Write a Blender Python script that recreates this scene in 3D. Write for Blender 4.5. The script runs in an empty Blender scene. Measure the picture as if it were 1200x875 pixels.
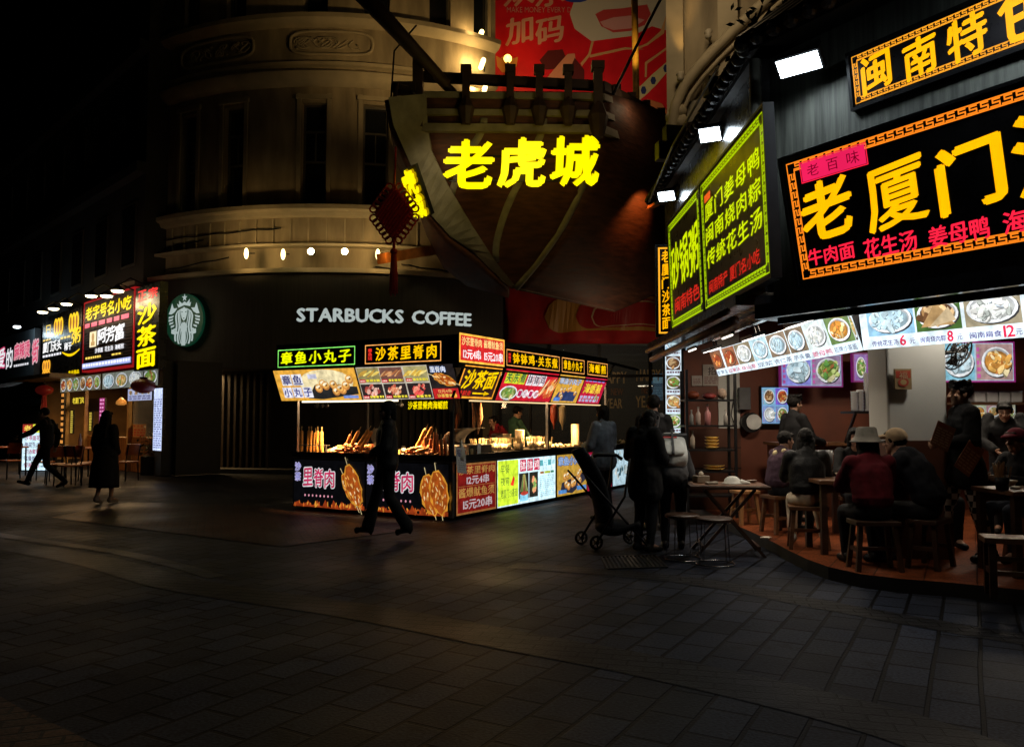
import bpy, math, random
from mathutils import Vector, Matrix
R = math.radians
RNG = random.Random(7)
S = bpy.context.scene
COL = S.collection
# ------------------------------------------------------------------ camera
FPX, CXP, CYP, CAMZ = 950.0, 600.0, 437.5, 1.5
PITCH = math.atan(52.5 / FPX)
cam_d = bpy.data.cameras.new('camera'); cam = bpy.data.objects.new('camera', cam_d); COL.objects.link(cam)
cam_d.sensor_width = 36; cam_d.lens = 36 * FPX / 1200; cam_d.clip_end = 400; cam_d.clip_start = 0.05
cam.location = (0, 0, CAMZ); cam.rotation_euler = (math.pi / 2 + PITCH, 0, 0)
S.camera = cam
# ------------------------------------------------------------------ world, moonlight, exposure
W = bpy.data.worlds.new('World'); S.world = W; W.use_nodes = True
wn = W.node_tree; wn.nodes.clear()
sky = wn.nodes.new('ShaderNodeTexSky'); sky.sky_type = 'NISHITA'; sky.sun_disc = False
sky.sun_elevation = R(-7); sky.sun_rotation = R(200)
bgn = wn.nodes.new('ShaderNodeBackground'); bgn.inputs[1].default_value = 0.05
wo = wn.nodes.new('ShaderNodeOutputWorld')
wn.links.new(sky.outputs[0], bgn.inputs[0]); wn.links.new(bgn.outputs[0], wo.inputs[0])
sun_d = bpy.data.lights.new('moon', 'SUN'); sun_d.energy = 0.002; sun_d.angle = R(0.5); sun_d.color = (1, .93, .85)
sun = bpy.data.objects.new('moon', sun_d); COL.objects.link(sun); sun.rotation_euler = (R(40), 0, R(160))
S.view_settings.view_transform = 'Standard'; S.view_settings.look = 'None'
S.view_settings.exposure = 0.0; S.view_settings.gamma = 1.0; S.view_settings.use_curve_mapping = False
S.render.engine = 'CYCLES'
S.cycles.use_denoising = True
S.cycles.max_bounces = 6; S.cycles.sample_clamp_indirect = 3.0; S.cycles.use_light_tree = True
S.cycles.caustics_reflective = False; S.cycles.caustics_refractive = False

# ------------------------------------------------------------------ picture -> place
CA, SA = math.cos(PITCH), math.sin(PITCH)
EYE = Vector((0, 0, CAMZ))
def ray(px, py):
    a = (px - CXP) / FPX; b = (CYP - py) / FPX
    return Vector((a, CA - b * SA, SA + b * CA))
def P(px, py, Y):
    d = ray(px, py); return EYE + d * (Y / d.y)
def G(px, py, z=0.0):
    d = ray(px, py); return EYE + d * ((z - CAMZ) / d.z)
class Fr:
    """flat frame: o + u*x + v*y + w*n"""
    def __init__(s, o, x, y=(0, 0, 1)):
        s.o = Vector(o); s.x = Vector(x).normalized(); s.y = Vector(y).normalized(); s.n = s.x.cross(s.y).normalized()
    def __call__(s, u, v, w=0.0): return s.o + s.x * u + s.y * v + s.n * w
    def hit(s, px, py, w=0.0):
        d = ray(px, py); o = s.o + s.n * w
        q = EYE + d * ((o - EYE).dot(s.n) / d.dot(s.n)) - o
        return q.dot(s.x), q.dot(s.y)
    def sub(s, u, v, w=0.0): 
        f = Fr(s(u, v, w), s.x, s.y); return f
    def lean(s, u, v, w, k):
        return Fr(s(u, v, w), s.x, s.y + s.n * k)
class Cy:
    """upright cylinder frame: u is arc length from the side facing -Y"""
    def __init__(s, c, r): s.c = Vector(c); s.r = r
    def __call__(s, u, v, w=0.0):
        a = u / s.r; q = s.r + w
        return Vector((s.c.x + q * math.sin(a), s.c.y - q * math.cos(a), s.c.z + v))
    def hit(s, px, py, w=0.0):
        d = ray(px, py); q = s.r + w
        ex, ey = -s.c.x, -s.c.y
        A = d.x**2 + d.y**2; B = 2 * (ex * d.x + ey * d.y); C = ex*ex + ey*ey - q*q
        t = (-B - math.sqrt(max(0, B*B - 4*A*C))) / (2*A)
        p = EYE + d * t
        return math.atan2(p.x - s.c.x, -(p.y - s.c.y)) * s.r, p.z - s.c.z
class Sub:
    def __init__(s, f, u, v, w=0): s.f, s.u, s.v, s.w = f, u, v, w
    def __call__(s, u, v, w=0.0): return s.f(s.u + u, s.v + v, s.w + w)
WORLD = Fr((0, 0, 0), (1, 0, 0), (0, 1, 0))

# ------------------------------------------------------------------ objects
def wm(o):
    m = o.matrix_basis.copy()
    while o.parent: o = o.parent; m = o.matrix_basis @ m
    return m
def tag(o, label=None, cat=None, group=None, kind=None):
    for k, v in (('label', label), ('category', cat), ('group', group), ('kind', kind)):
        if v: o[k] = v
    return o
def thing(name, label, cat, loc=(0, 0, 0), rz=0.0, group=None):
    o = bpy.data.objects.new(name, None); COL.objects.link(o); o.empty_display_size = .2
    o.location = loc; o.rotation_euler = (0, 0, rz)
    o.rotation_mode = 'XYZ'
    return tag(o, label, cat, group)
def kids(o): return [c for c in COL.objects if c.parent is o]
def dup(o, loc, rz=0.0, label=None, group=None, parent=None, scale=None):
    c = o.copy(); COL.objects.link(c); c.parent = parent
    if parent is None:
        c.location = loc; c.rotation_euler = (0, 0, rz)
        if scale: c.scale = scale
        if label: c['label'] = label
        if group: c['group'] = group
    for ch in [k for k in o.children]: dup(ch, None, parent=c)
    return c

class MB:
    def __init__(s): s.v, s.f, s.m, s.c = [], [], [], []
    def poly(s, pts, m=0, c=None):
        n = len(s.v); s.v += [Vector(p) for p in pts]; s.f.append(tuple(range(n, n + len(pts)))); s.m.append(m); s.c.append(c)
    def mesh(s, vs, fs, m=0, c=None):
        n = len(s.v); s.v += [Vector(p) for p in vs]
        for f in fs: s.f.append(tuple(i + n for i in f)); s.m.append(m); s.c.append(c)
    def fbox(s, fr, u0, v0, w0, u1, v1, w1, m=0, c=None, nu=1):
        if nu > 1:
            for k in range(nu):
                a = u0 + (u1 - u0) * k / nu; b = u0 + (u1 - u0) * (k + 1) / nu
                q = [fr(a, v0, w0), fr(b, v0, w0), fr(b, v1, w0), fr(a, v1, w0), fr(a, v0, w1), fr(b, v0, w1), fr(b, v1, w1), fr(a, v1, w1)]
                fs = [(4, 5, 6, 7), (1, 0, 3, 2), (3, 7, 6, 2), (0, 1, 5, 4)]
                if k == 0: fs.append((0, 4, 7, 3))
                if k == nu - 1: fs.append((1, 2, 6, 5))
                s.mesh(q, fs, m, c)
            return
        q = [fr(u0, v0, w0), fr(u1, v0, w0), fr(u1, v1, w0), fr(u0, v1, w0), fr(u0, v0, w1), fr(u1, v0, w1), fr(u1, v1, w1), fr(u0, v1, w1)]
        s.mesh(q, [(0, 3, 2, 1), (4, 5, 6, 7), (0, 1, 5, 4), (1, 2, 6, 5), (2, 3, 7, 6), (3, 0, 4, 7)], m, c)
    def box(s, c, d, rz=0.0, m=0, col=None):
        x, y = Vector((math.cos(rz), math.sin(rz), 0)), Vector((-math.sin(rz), math.cos(rz), 0))
        c = Vector(c); hx, hy, hz = d[0] / 2, d[1] / 2, d[2] / 2
        q = [c + x * a * hx + y * b * hy + Vector((0, 0, e * hz)) for e in (-1, 1) for a, b in ((-1, -1), (1, -1), (1, 1), (-1, 1))]
        s.mesh(q, [(0, 3, 2, 1), (4, 5, 6, 7), (0, 1, 5, 4), (1, 2, 6, 5), (2, 3, 7, 6), (3, 0, 4, 7)], m, col)
    def bar(s, a, b, w, h=None, m=0, up=(0, 0, 1), c=None):
        """square bar from a to b"""
        a, b = Vector(a), Vector(b); h = h or w
        t = (b - a).normalized(); up = Vector(up)
        if abs(t.dot(up)) > .95: up = Vector((0, 1, 0))
        x = t.cross(up).normalized(); y = x.cross(t).normalized()
        q = [p + x * i * w / 2 + y * j * h / 2 for p in (a, b) for i, j in ((-1, -1), (1, -1), (1, 1), (-1, 1))]
        s.mesh(q, [(0, 3, 2, 1), (4, 5, 6, 7), (0, 1, 5, 4), (1, 2, 6, 5), (2, 3, 7, 6), (3, 0, 4, 7)], m, c)
    def tube(s, pts, r, n=8, m=0, c=None, closed=False, sx=1.0, sdir=None):
        pts = [Vector(p) for p in pts]; k = len(pts)
        rs = r if isinstance(r, (list, tuple)) else [r] * k
        b0 = len(s.v); ref = None
        for i, p in enumerate(pts):
            if closed: t = (pts[(i + 1) % k] - pts[i - 1])
            else: t = pts[min(i + 1, k - 1)] - pts[max(i - 1, 0)]
            t = t.normalized() if t.length > 1e-9 else Vector((0, 0, 1))
            if ref is None:
                ref = Vector(sdir) if sdir else (Vector((1, 0, 0)) if abs(t.x) < .9 else Vector((0, 1, 0)))
            x = (ref - t * ref.dot(t)).normalized(); y = t.cross(x).normalized(); ref = x
            for j in range(n):
                a = 2 * math.pi * j / n
                s.v.append(p + x * math.cos(a) * rs[i] * sx + y * math.sin(a) * rs[i])
        rng = k if closed else k - 1
        for i in range(rng):
            for j in range(n):
                a = b0 + i * n + j; b = b0 + i * n + (j + 1) % n; i2 = (i + 1) % k
                s.f.append((a, b, b0 + i2 * n + (j + 1) % n, b0 + i2 * n + j)); s.m.append(m); s.c.append(c)
        if not closed:
            s.f.append(tuple(b0 + j for j in reversed(range(n)))); s.m.append(m); s.c.append(c)
            s.f.append(tuple(b0 + (k - 1) * n + j for j in range(n))); s.m.append(m); s.c.append(c)
    def lathe(s, prof, o=(0, 0, 0), n=16, m=0, c=None, sx=1.0, sy=1.0):
        o = Vector(o); b0 = len(s.v); k = len(prof)
        for r, z in prof:
            for j in range(n):
                a = 2 * math.pi * j / n; s.v.append(o + Vector((r * sx * math.cos(a), r * sy * math.sin(a), z)))
        for i in range(k - 1):
            for j in range(n):
                s.f.append((b0 + i*n + j, b0 + i*n + (j+1) % n, b0 + (i+1)*n + (j+1) % n, b0 + (i+1)*n + j)); s.m.append(m); s.c.append(c)
        s.f.append(tuple(b0 + j for j in reversed(range(n)))); s.m.append(m); s.c.append(c)
        s.f.append(tuple(b0 + (k-1)*n + j for j in range(n))); s.m.append(m); s.c.append(c)
    def ell(s, c, r, n=12, k=8, m=0, col=None, rot=None):
        c = Vector(c); b0 = len(s.v)
        def q(v): v = Vector(v); return c + (rot @ v if rot else v)
        s.v.append(q((0, 0, -r[2])))
        for i in range(1, k):
            p = -math.pi / 2 + math.pi * i / k
            for j in range(n):
                a = 2 * math.pi * j / n; s.v.append(q((r[0]*math.cos(p)*math.cos(a), r[1]*math.cos(p)*math.sin(a), r[2]*math.sin(p))))
        s.v.append(q((0, 0, r[2]))); top = len(s.v) - 1
        fs = []
        for j in range(n):
            fs.append((b0, b0 + 1 + (j+1) % n, b0 + 1 + j))
            fs.append((top, b0 + 1 + (k-2)*n + j, b0 + 1 + (k-2)*n + (j+1) % n))
            for i in range(k - 2):
                fs.append((b0+1+i*n+j, b0+1+i*n+(j+1) % n, b0+1+(i+1)*n+(j+1) % n, b0+1+(i+1)*n+j))
        for f in fs: s.f.append(f); s.m.append(m); s.c.append(col)
    def cap(s, a, b, ra, rb, n=12, sx=1.0, sdir=(1, 0, 0), m=0):
        """tapered capsule, sx widens it along sdir"""
        a, b = Vector(a), Vector(b); L = (b - a).length; t = (b - a) / L if L > 1e-6 else Vector((0, 0, 1))
        pts, rs = [], []
        for q in (80, 55, 28): pts.append(a - t * ra * math.sin(R(q))); rs.append(ra * math.cos(R(q)))
        for q in (0, .25, .5, .75, 1): pts.append(a + t * L * q); rs.append(ra + (rb - ra) * q)
        for q in (28, 55, 80): pts.append(b + t * rb * math.sin(R(q))); rs.append(rb * math.cos(R(q)))
        s.tube(pts, rs, n, m, sx=sx, sdir=sdir)
    def grid(s, fn, nu, nv, m=0, c=None, thick=None):
        b0 = len(s.v)
        for i in range(nu + 1):
            for j in range(nv + 1): s.v.append(Vector(fn(i / nu, j / nv)))
        for i in range(nu):
            for j in range(nv):
                a = b0 + i*(nv+1) + j; s.f.append((a, a + nv + 1, a + nv + 2, a + 1)); s.m.append(m); s.c.append(c)
    def build(s, name, mats, parent=None, smooth=False, bevel=0.0, solid=0.0, auto=False):
        if not isinstance(mats, (list, tuple)): mats = [mats]
        me = bpy.data.meshes.new(name)
        vs = s.v
        if parent is not None:
            inv = wm(parent).inverted(); vs = [inv @ v for v in vs]
        me.from_pydata([tuple(v) for v in vs], [], s.f)
        for mt in mats: me.materials.append(mt)
        if len(mats) > 1: me.polygons.foreach_set('material_index', s.m)
        if any(c is not None for c in s.c):
            at = me.color_attributes.new('Col', 'FLOAT_COLOR', 'CORNER'); buf = []
            for f, c in zip(s.f, s.c):
                c = c or (.02, .02, .02); buf += [c[0], c[1], c[2], 1.0] * len(f)
            at.data.foreach_set('color', buf)
        if smooth: me.polygons.foreach_set('use_smooth', [True] * len(me.polygons))
        me.update()
        o = bpy.data.objects.new(name, me); COL.objects.link(o); o.parent = parent
        if solid: md = o.modifiers.new('solid', 'SOLIDIFY'); md.thickness = solid; md.offset = -1
        if bevel: md = o.modifiers.new('bevel', 'BEVEL'); md.width = bevel; md.segments = 2; md.limit_method = 'ANGLE'
        if auto:
            me.polygons.foreach_set('use_smooth', [True] * len(me.polygons))
            try: me.set_sharp_from_angle(angle=R(35))
            except Exception: pass
        return o

# ------------------------------------------------------------------ materials
MATS = {}
def mat(name, col, rough=.6, metal=0.0, var=.25, scale=6.0, bump=0.0, bscale=60.0, spec=.5, coat=0.0, stretch=None, trans=0.0):
    if name in MATS: return MATS[name]
    m = bpy.data.materials.new(name); m.use_nodes = True; nt = m.node_tree; b = nt.nodes['Principled BSDF']
    tc = nt.nodes.new('ShaderNodeTexCoord'); src = tc.outputs['Object']
    if stretch:
        mp = nt.nodes.new('ShaderNodeMapping'); mp.inputs['Scale'].default_value = stretch
        nt.links.new(src, mp.inputs[0]); src = mp.outputs[0]
    nz = nt.nodes.new('ShaderNodeTexNoise'); nz.inputs['Scale'].default_value = scale; nz.inputs['Detail'].default_value = 6
    nt.links.new(src, nz.inputs['Vector'])
    rp = nt.nodes.new('ShaderNodeValToRGB'); e = rp.color_ramp.elements
    e[0].position = .3; e[1].position = .72
    e[0].color = (*[max(0, c * (1 - var)) for c in col], 1); e[1].color = (*[min(1, c * (1 + var)) for c in col], 1)
    nt.links.new(nz.outputs['Fac'], rp.inputs[0]); nt.links.new(rp.outputs[0], b.inputs['Base Color'])
    rr = nt.nodes.new('ShaderNodeMapRange'); rr.inputs[3].default_value = max(.02, rough - .12); rr.inputs[4].default_value = min(1, rough + .12)
    nt.links.new(nz.outputs['Fac'], rr.inputs[0]); nt.links.new(rr.outputs[0], b.inputs['Roughness'])
    b.inputs['Metallic'].default_value = metal; b.inputs['Specular IOR Level'].default_value = spec
    b.inputs['Coat Weight'].default_value = coat
    if trans: b.inputs['Transmission Weight'].default_value = trans
    if bump:
        n2 = nt.nodes.new('ShaderNodeTexNoise'); n2.inputs['Scale'].default_value = bscale; n2.inputs['Detail'].default_value = 4
        nt.links.new(src, n2.inputs['Vector'])
        bp = nt.nodes.new('ShaderNodeBump'); bp.inputs['Strength'].default_value = bump; bp.inputs['Distance'].default_value = .02
        nt.links.new(n2.outputs['Fac'], bp.inputs['Height']); nt.links.new(bp.outputs[0], b.inputs['Normal'])
    MATS[name] = m; return m
def emat(name, col, strength):
    if name in MATS: return MATS[name]
    m = bpy.data.materials.new(name); m.use_nodes = True; nt = m.node_tree; b = nt.nodes['Principled BSDF']
    b.inputs['Base Color'].default_value = (*[c * .5 for c in col], 1); b.inputs['Roughness'].default_value = .4
    b.inputs['Emission Color'].default_value = (*col, 1); b.inputs['Emission Strength'].default_value = strength
    MATS[name] = m; return m
def lit(strength, k=1, rough=.35):
    """backlit print: colour comes from the painted artwork, mottled a little like ink on film"""
    name = ('backlit_print_%.2f' if k else 'backlit_letter_%.2f') % strength
    if name in MATS: return MATS[name]
    m = bpy.data.materials.new(name); m.use_nodes = True; nt = m.node_tree; b = nt.nodes['Principled BSDF']
    at = nt.nodes.new('ShaderNodeAttribute'); at.attribute_name = 'Col'
    b.inputs['Base Color'].default_value = (.012, .012, .012, 1); b.inputs['Roughness'].default_value = rough; b.inputs['Specular IOR Level'].default_value = .15
    tc = nt.nodes.new('ShaderNodeTexCoord'); nz = nt.nodes.new('ShaderNodeTexNoise'); nz.inputs['Scale'].default_value = 11 if k else 3; nz.inputs['Detail'].default_value = 6 if k else 2
    nt.links.new(tc.outputs['Object'], nz.inputs['Vector'])
    mr = nt.nodes.new('ShaderNodeMapRange'); mr.inputs[1].default_value = .3; mr.inputs[2].default_value = .7
    mr.inputs[3].default_value = strength * (.62 if k else .92); mr.inputs[4].default_value = strength * (1.22 if k else 1.05)
    nt.links.new(nz.outputs['Fac'], mr.inputs[0])
    nt.links.new(at.outputs['Color'], b.inputs['Emission Color']); nt.links.new(mr.outputs[0], b.inputs['Emission Strength'])
    MATS[name] = m; return m
def printed(rough=.5):
    name = 'printed_vinyl'
    if name in MATS: return MATS[name]
    m = bpy.data.materials.new(name); m.use_nodes = True; nt = m.node_tree; b = nt.nodes['Principled BSDF']
    at = nt.nodes.new('ShaderNodeAttribute'); at.attribute_name = 'Col'
    nt.links.new(at.outputs['Color'], b.inputs['Base Color']); b.inputs['Roughness'].default_value = rough
    MATS[name] = m; return m

# ------------------------------------------------------------------ lettering
GL = {}
def glyph(ch, bold):
    k = (ch, bold)
    if k in GL: return GL[k]
    c = bpy.data.curves.new('g', 'FONT'); c.body = ch; c.offset = bold; c.resolution_u = 2
    o = bpy.data.objects.new('g', c); me = bpy.data.meshes.new_from_object(o)
    vs = [(v.co.x, v.co.y) for v in me.vertices]; fs = [tuple(p.vertices) for p in me.polygons]
    bpy.data.objects.remove(o); bpy.data.curves.remove(c); bpy.data.meshes.remove(me)
    if ord(ch) > 0x2e80 and vs:
        g = (vs, fs, 0.0, 1.0)
    elif vs:
        x0 = min(v[0] for v in vs) - .04; x1 = max(v[0] for v in vs) + .04
        g = ([(v[0] - x0, v[1]) for v in vs], fs, 0.0, x1 - x0)
    else: g = ([], [], 0.0, .3)
    GL[k] = g; return g
def layout(s, bold, vertical=False, gap=0.0, tilt=0.0, slant=0.0):
    """-> (verts, faces, x0, y0, x1, y1) in em units"""
    vs, fs = [], []; x = y = 0.0
    for ch in s:
        g = glyph(ch, 0.0); n = len(vs); w = g[3]; kx = tilt
        for a, b in g[0]:
            if ord(ch) > 0x2e80: b += kx * (a - .5)
            a += slant * b
            vs.append((a + x - (w / 2 if vertical else 0), b + y))
        fs += [tuple(i + n for i in f) for f in g[1]]
        if vertical: y -= 1.0 + gap
        else: x += w + gap
    if not vs: return vs, fs, 0, 0, 1, 1
    xs = [v[0] for v in vs]; ys = [v[1] for v in vs]
    return vs, fs, min(xs), min(ys), max(xs), max(ys)

def strokes(d):
    """pen offsets that thicken a letter without breaking its counters"""
    if d < .008: return [(0, 0)]
    if d < .05: return [(0, 0), (d*.9, d*.3), (-d*.9, -d*.3), (d*.2, d*.7), (-d*.2, -d*.7)]
    return [(d*math.cos(a), d*math.sin(a)) for a in [math.pi*i/4 for i in range(8)]]
class Art:
    """printed or cut-out artwork lying on a frame; overlapping shapes are stacked 1.5 mm apart"""
    def __init__(s, fr, w=0.004, step=.0015): s.fr, s.w, s.step = fr, w, step; s.mb = MB(); s.boxes = []
    def lay(s, x0, y0, x1, y1):
        l = 0
        for a, b, c, d, k in s.boxes:
            if x0 < c and x1 > a and y0 < d and y1 > b and k >= l: l = k + 1
        s.boxes.append((x0, y0, x1, y1, l)); return s.w + l * s.step
    def poly(s, pts, c):
        xs = [p[0] for p in pts]; ys = [p[1] for p in pts]; w = s.lay(min(xs), min(ys), max(xs), max(ys))
        a = sum(pts[i-1][0]*pts[i][1] - pts[i][0]*pts[i-1][1] for i in range(len(pts)))
        if a < 0: pts = pts[::-1]
        s.mb.poly([s.fr(p[0], p[1], w) for p in pts], 0, c)
    def rect(s, u0, v0, u1, v1, c, n=1):
        if n > 1:
            w = s.lay(u0, v0, u1, v1)
            for i in range(n):
                a = u0 + (u1-u0)*i/n; b = u0 + (u1-u0)*(i+1)/n
                s.mb.poly([s.fr(a, v0, w), s.fr(b, v0, w), s.fr(b, v1, w), s.fr(a, v1, w)], 0, c)
        else: s.poly([(u0, v0), (u1, v0), (u1, v1), (u0, v1)], c)
    def frame(s, u0, v0, u1, v1, t, c):
        s.rect(u0, v0, u1, v0 + t, c); s.rect(u0, v1 - t, u1, v1, c); s.rect(u0, v0 + t, u0 + t, v1 - t, c); s.rect(u1 - t, v0 + t, u1, v1 - t, c)
    def oval(s, u, v, ru, rv, c, n=18, rot=0.0, wob=0.0):
        ca, sa = math.cos(rot), math.sin(rot); pts = []
        for i in range(n):
            a = 2*math.pi*i/n; k = 1 + RNG.uniform(-wob, wob); x, y = ru*k*math.cos(a), rv*k*math.sin(a)
            pts.append((u + x*ca - y*sa, v + x*sa + y*ca))
        s.poly(pts, c)
    def text(s, t, u0, v0, u1, v1, c, bold=.02, vertical=False, gap=.0, tilt=0.0, slant=0.0, outline=None, ob=.06, keep=False):
        if outline: 
            s._text(t, u0, v0, u1, v1, outline, bold + ob, vertical, gap, tilt, slant, keep, ref=bold)
        s._text(t, u0, v0, u1, v1, c, bold, vertical, gap, tilt, slant, keep)
    def _text(s, t, u0, v0, u1, v1, c, bold, vertical, gap, tilt, slant, keep, ref=None):
        vs, fs, x0, y0, x1, y1 = layout(t, bold, vertical, gap, tilt, slant)
        if not fs: return
        kx = (u1-u0)/(x1-x0); ky = (v1-v0)/(y1-y0)
        if keep:
            k = min(kx, ky); cu, cv = (u0+u1)/2, (v0+v1)/2; u0 = cu - k*(x1-x0)/2; v0 = cv - k*(y1-y0)/2; kx = ky = k
        pts = [(u0 + (a-x0)*kx, v0 + (b-y0)*ky) for a, b in vs]
        w = s.lay(u0, v0, u1, v1)
        for i, (dx, dy) in enumerate(strokes(bold)):
            s.mb.mesh([s.fr(a + dx*kx, b + dy*ky, w + i*.00012) for a, b in pts], fs, 0, c)
    def lines(s, u0, v0, u1, v1, c, rows, cols=8, fill=.55):
        """rows of tiny print"""
        h = (v1-v0)/rows
        for r in range(rows):
            x = u0; y = v0 + r*h
            while x < u1 - 1e-4:
                w = (u1-u0)/cols*RNG.uniform(.5, 1.0); e = min(u1, x + w)
                s.rect(x, y + h*.2, e, y + h*(.2+fill), c); x = e + (u1-u0)/cols*.25
    def chunks(s, u, v, ru, rv, pal, n, size=.25, long=1.0, rot=None):
        for i in range(n):
            a = RNG.uniform(0, 6.28); q = math.sqrt(RNG.random())*.85
            x, y = u + ru*q*math.cos(a), v + rv*q*math.sin(a); z = size*min(ru, rv)*RNG.uniform(.6, 1.3)
            s.oval(x, y, z*long, z, RNG.choice(pal), 6, RNG.uniform(0, 3.1) if rot is None else rot + RNG.uniform(-.25, .25), .2)
    def dish(s, u, v, ru, rv, kind, plate=(.85, .88, .9), n=14):
        p = PAL[kind]
        dk = lambda c, q: tuple(k*q for k in c)
        s.oval(u + ru*.06, v - rv*.10, ru, rv, (.03, .03, .035), 18); s.oval(u, v, ru, rv, plate, 20); s.oval(u + ru*.02, v + rv*.05, ru*.88, rv*.84, dk(plate, .5), 18)
        s.oval(u, v - rv*.02, ru*.84, rv*.78, dk(p[0], .55), 16, 0, .03); s.oval(u - ru*.05, v + rv*.02, ru*.72, rv*.62, p[0], 14, 0, .12)
        for i in range(n + 8):
            a = RNG.uniform(0, 6.28); q = math.sqrt(RNG.random())*.72; x, y = u + ru*q*math.cos(a), v + rv*q*math.sin(a); z = min(ru, rv)*RNG.uniform(.09, .26); c = RNG.choice(p); r = RNG.uniform(0, 3.1); l = RNG.uniform(1, 2.2)
            s.oval(x + z*.15, y - z*.3, z*l, z, dk(c, .35), 6, r, .2); s.oval(x, y, z*l, z*.9, dk(c, RNG.uniform(.7, 1.25)), 7, r, .25)
    def build(s, name, m, parent): return s.mb.build(name, m, parent)
PAL = {
 'red': [(.35, .06, .02), (.7, .12, .03), (.8, .35, .08), (.5, .1, .03), (.9, .6, .3)],
 'green': [(.2, .3, .05), (.15, .4, .08), (.5, .6, .2), (.7, .65, .35), (.4, .15, .05)],
 'noodle': [(.6, .42, .15), (.8, .6, .25), (.7, .3, .08), (.25, .35, .08), (.9, .8, .5)],
 'white': [(.75, .78, .75), (.9, .9, .85), (.65, .72, .78), (.85, .85, .8), (.6, .65, .6)],
 'brown': [(.2, .09, .04), (.35, .17, .06), (.55, .3, .12), (.75, .5, .25), (.15, .07, .03)],
 'orange': [(.7, .3, .05), (.85, .45, .1), (.95, .65, .25), (.6, .2, .04), (.95, .8, .45)],
 'soup': [(.5, .7, .8), (.6, .78, .85), (.7, .85, .9), (.55, .75, .82)],
}
def key_border(art, u0, v0, u1, v1, t, c):
    """meander border of width t"""
    q = t * .13
    art.frame(u0, v0, u1, v1, q, c); art.frame(u0 + t - q, v0 + t - q, u1 - t + q, v1 - t + q, q, c)
    S_ = [(.08, .72, .80, .86), (.08, .44, .22, .72), (.22, .44, .80, .58), (.66, .14, .80, .44), (-.1, .14, .66, .28)]
    def run(a0, b0, L, vert):
        n = max(1, round(L / t)); k = L / n
        for i in range(n):
            for x0, y0, x1, y1 in S_:
                if vert: art_rect(b0 + y0*t, a0 + (i + x0)*k, b0 + y1*t, a0 + (i + x1)*k)
                else: art_rect(a0 + (i + x0)*k, b0 + y0*t, a0 + (i + x1)*k, b0 + y1*t)
    def art_rect(a, b, d, e): art.mb.poly([art.fr(a, b, art.w + .0004), art.fr(d, b, art.w + .0004), art.fr(d, e, art.w + .0004), art.fr(a, e, art.w + .0004)], 0, c)
    run(u0 + t, v0, u1 - u0 - 2*t, False); run(u0 + t, v1 - t, u1 - u0 - 2*t, False)
    run(v0 + t, u0, v1 - v0 - 2*t, True); run(v0 + t, u1 - t, v1 - v0 - 2*t, True)
def letters3d(fr, t, u0, v0, u1, v1, m, side, parent, depth=.08, w=.05, bold=.03, tilt=0.0, gap=0.0, vertical=False, name='lettering', keep=False):
    """raised letters: face + returns"""
    vs, fs, x0, y0, x1, y1 = layout(t, bold, vertical, gap, tilt)
    kx = (u1-u0)/(x1-x0); ky = (v1-v0)/(y1-y0)
    if keep: kx = ky = min(kx, ky)
    mb = MB(); pt = [(u0 + (a-x0)*kx, v0 + (b-y0)*ky) for a, b in vs]
    ed = {}
    for f in fs:
        for i in range(len(f)):
            a, b = f[i], f[(i+1) % len(f)]; ed[(a, b)] = 1
    for i, (dx, dy) in enumerate(strokes(bold)):
        q = [(a + dx*kx, b + dy*ky) for a, b in pt]; e = w + depth + i*.0004
        mb.mesh([fr(a, b, e) for a, b in q], fs, 0)
        for (a, b) in ed:
            if (b, a) not in ed: mb.poly([fr(*q[a], w), fr(*q[b], w), fr(*q[b], e - .0005), fr(*q[a], e - .0005)], 1)
    return mb.build(name, [m, side], parent)
# lamps
def lamp(kind, loc, energy, col, parent=None, size=.2, aim=None, spot=None, blend=.4):
    d = bpy.data.lights.new('lamp_light', kind); d.energy = energy; d.color = col
    if kind == 'AREA': d.size = size
    elif kind in ('POINT', 'SPOT'): d.shadow_soft_size = size
    if kind == 'SPOT': d.spot_size = R(spot or 90); d.spot_blend = blend
    o = bpy.data.objects.new('lamp_light', d); COL.objects.link(o)
    loc = Vector(loc)
    if parent is not None:
        o.parent = parent; M = wm(parent).inverted(); o.location = M @ loc
        if aim is not None: o.rotation_euler = ((M.to_3x3() @ (Vector(aim) - loc)).to_track_quat('-Z', 'Y')).to_euler()
    else:
        o.location = loc
        if aim is not None: o.rotation_euler = (Vector(aim) - loc).to_track_quat('-Z', 'Y').to_euler()
    return o
DARK = mat('dark_metal', (.015, .015, .016), .45, .6)
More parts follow.
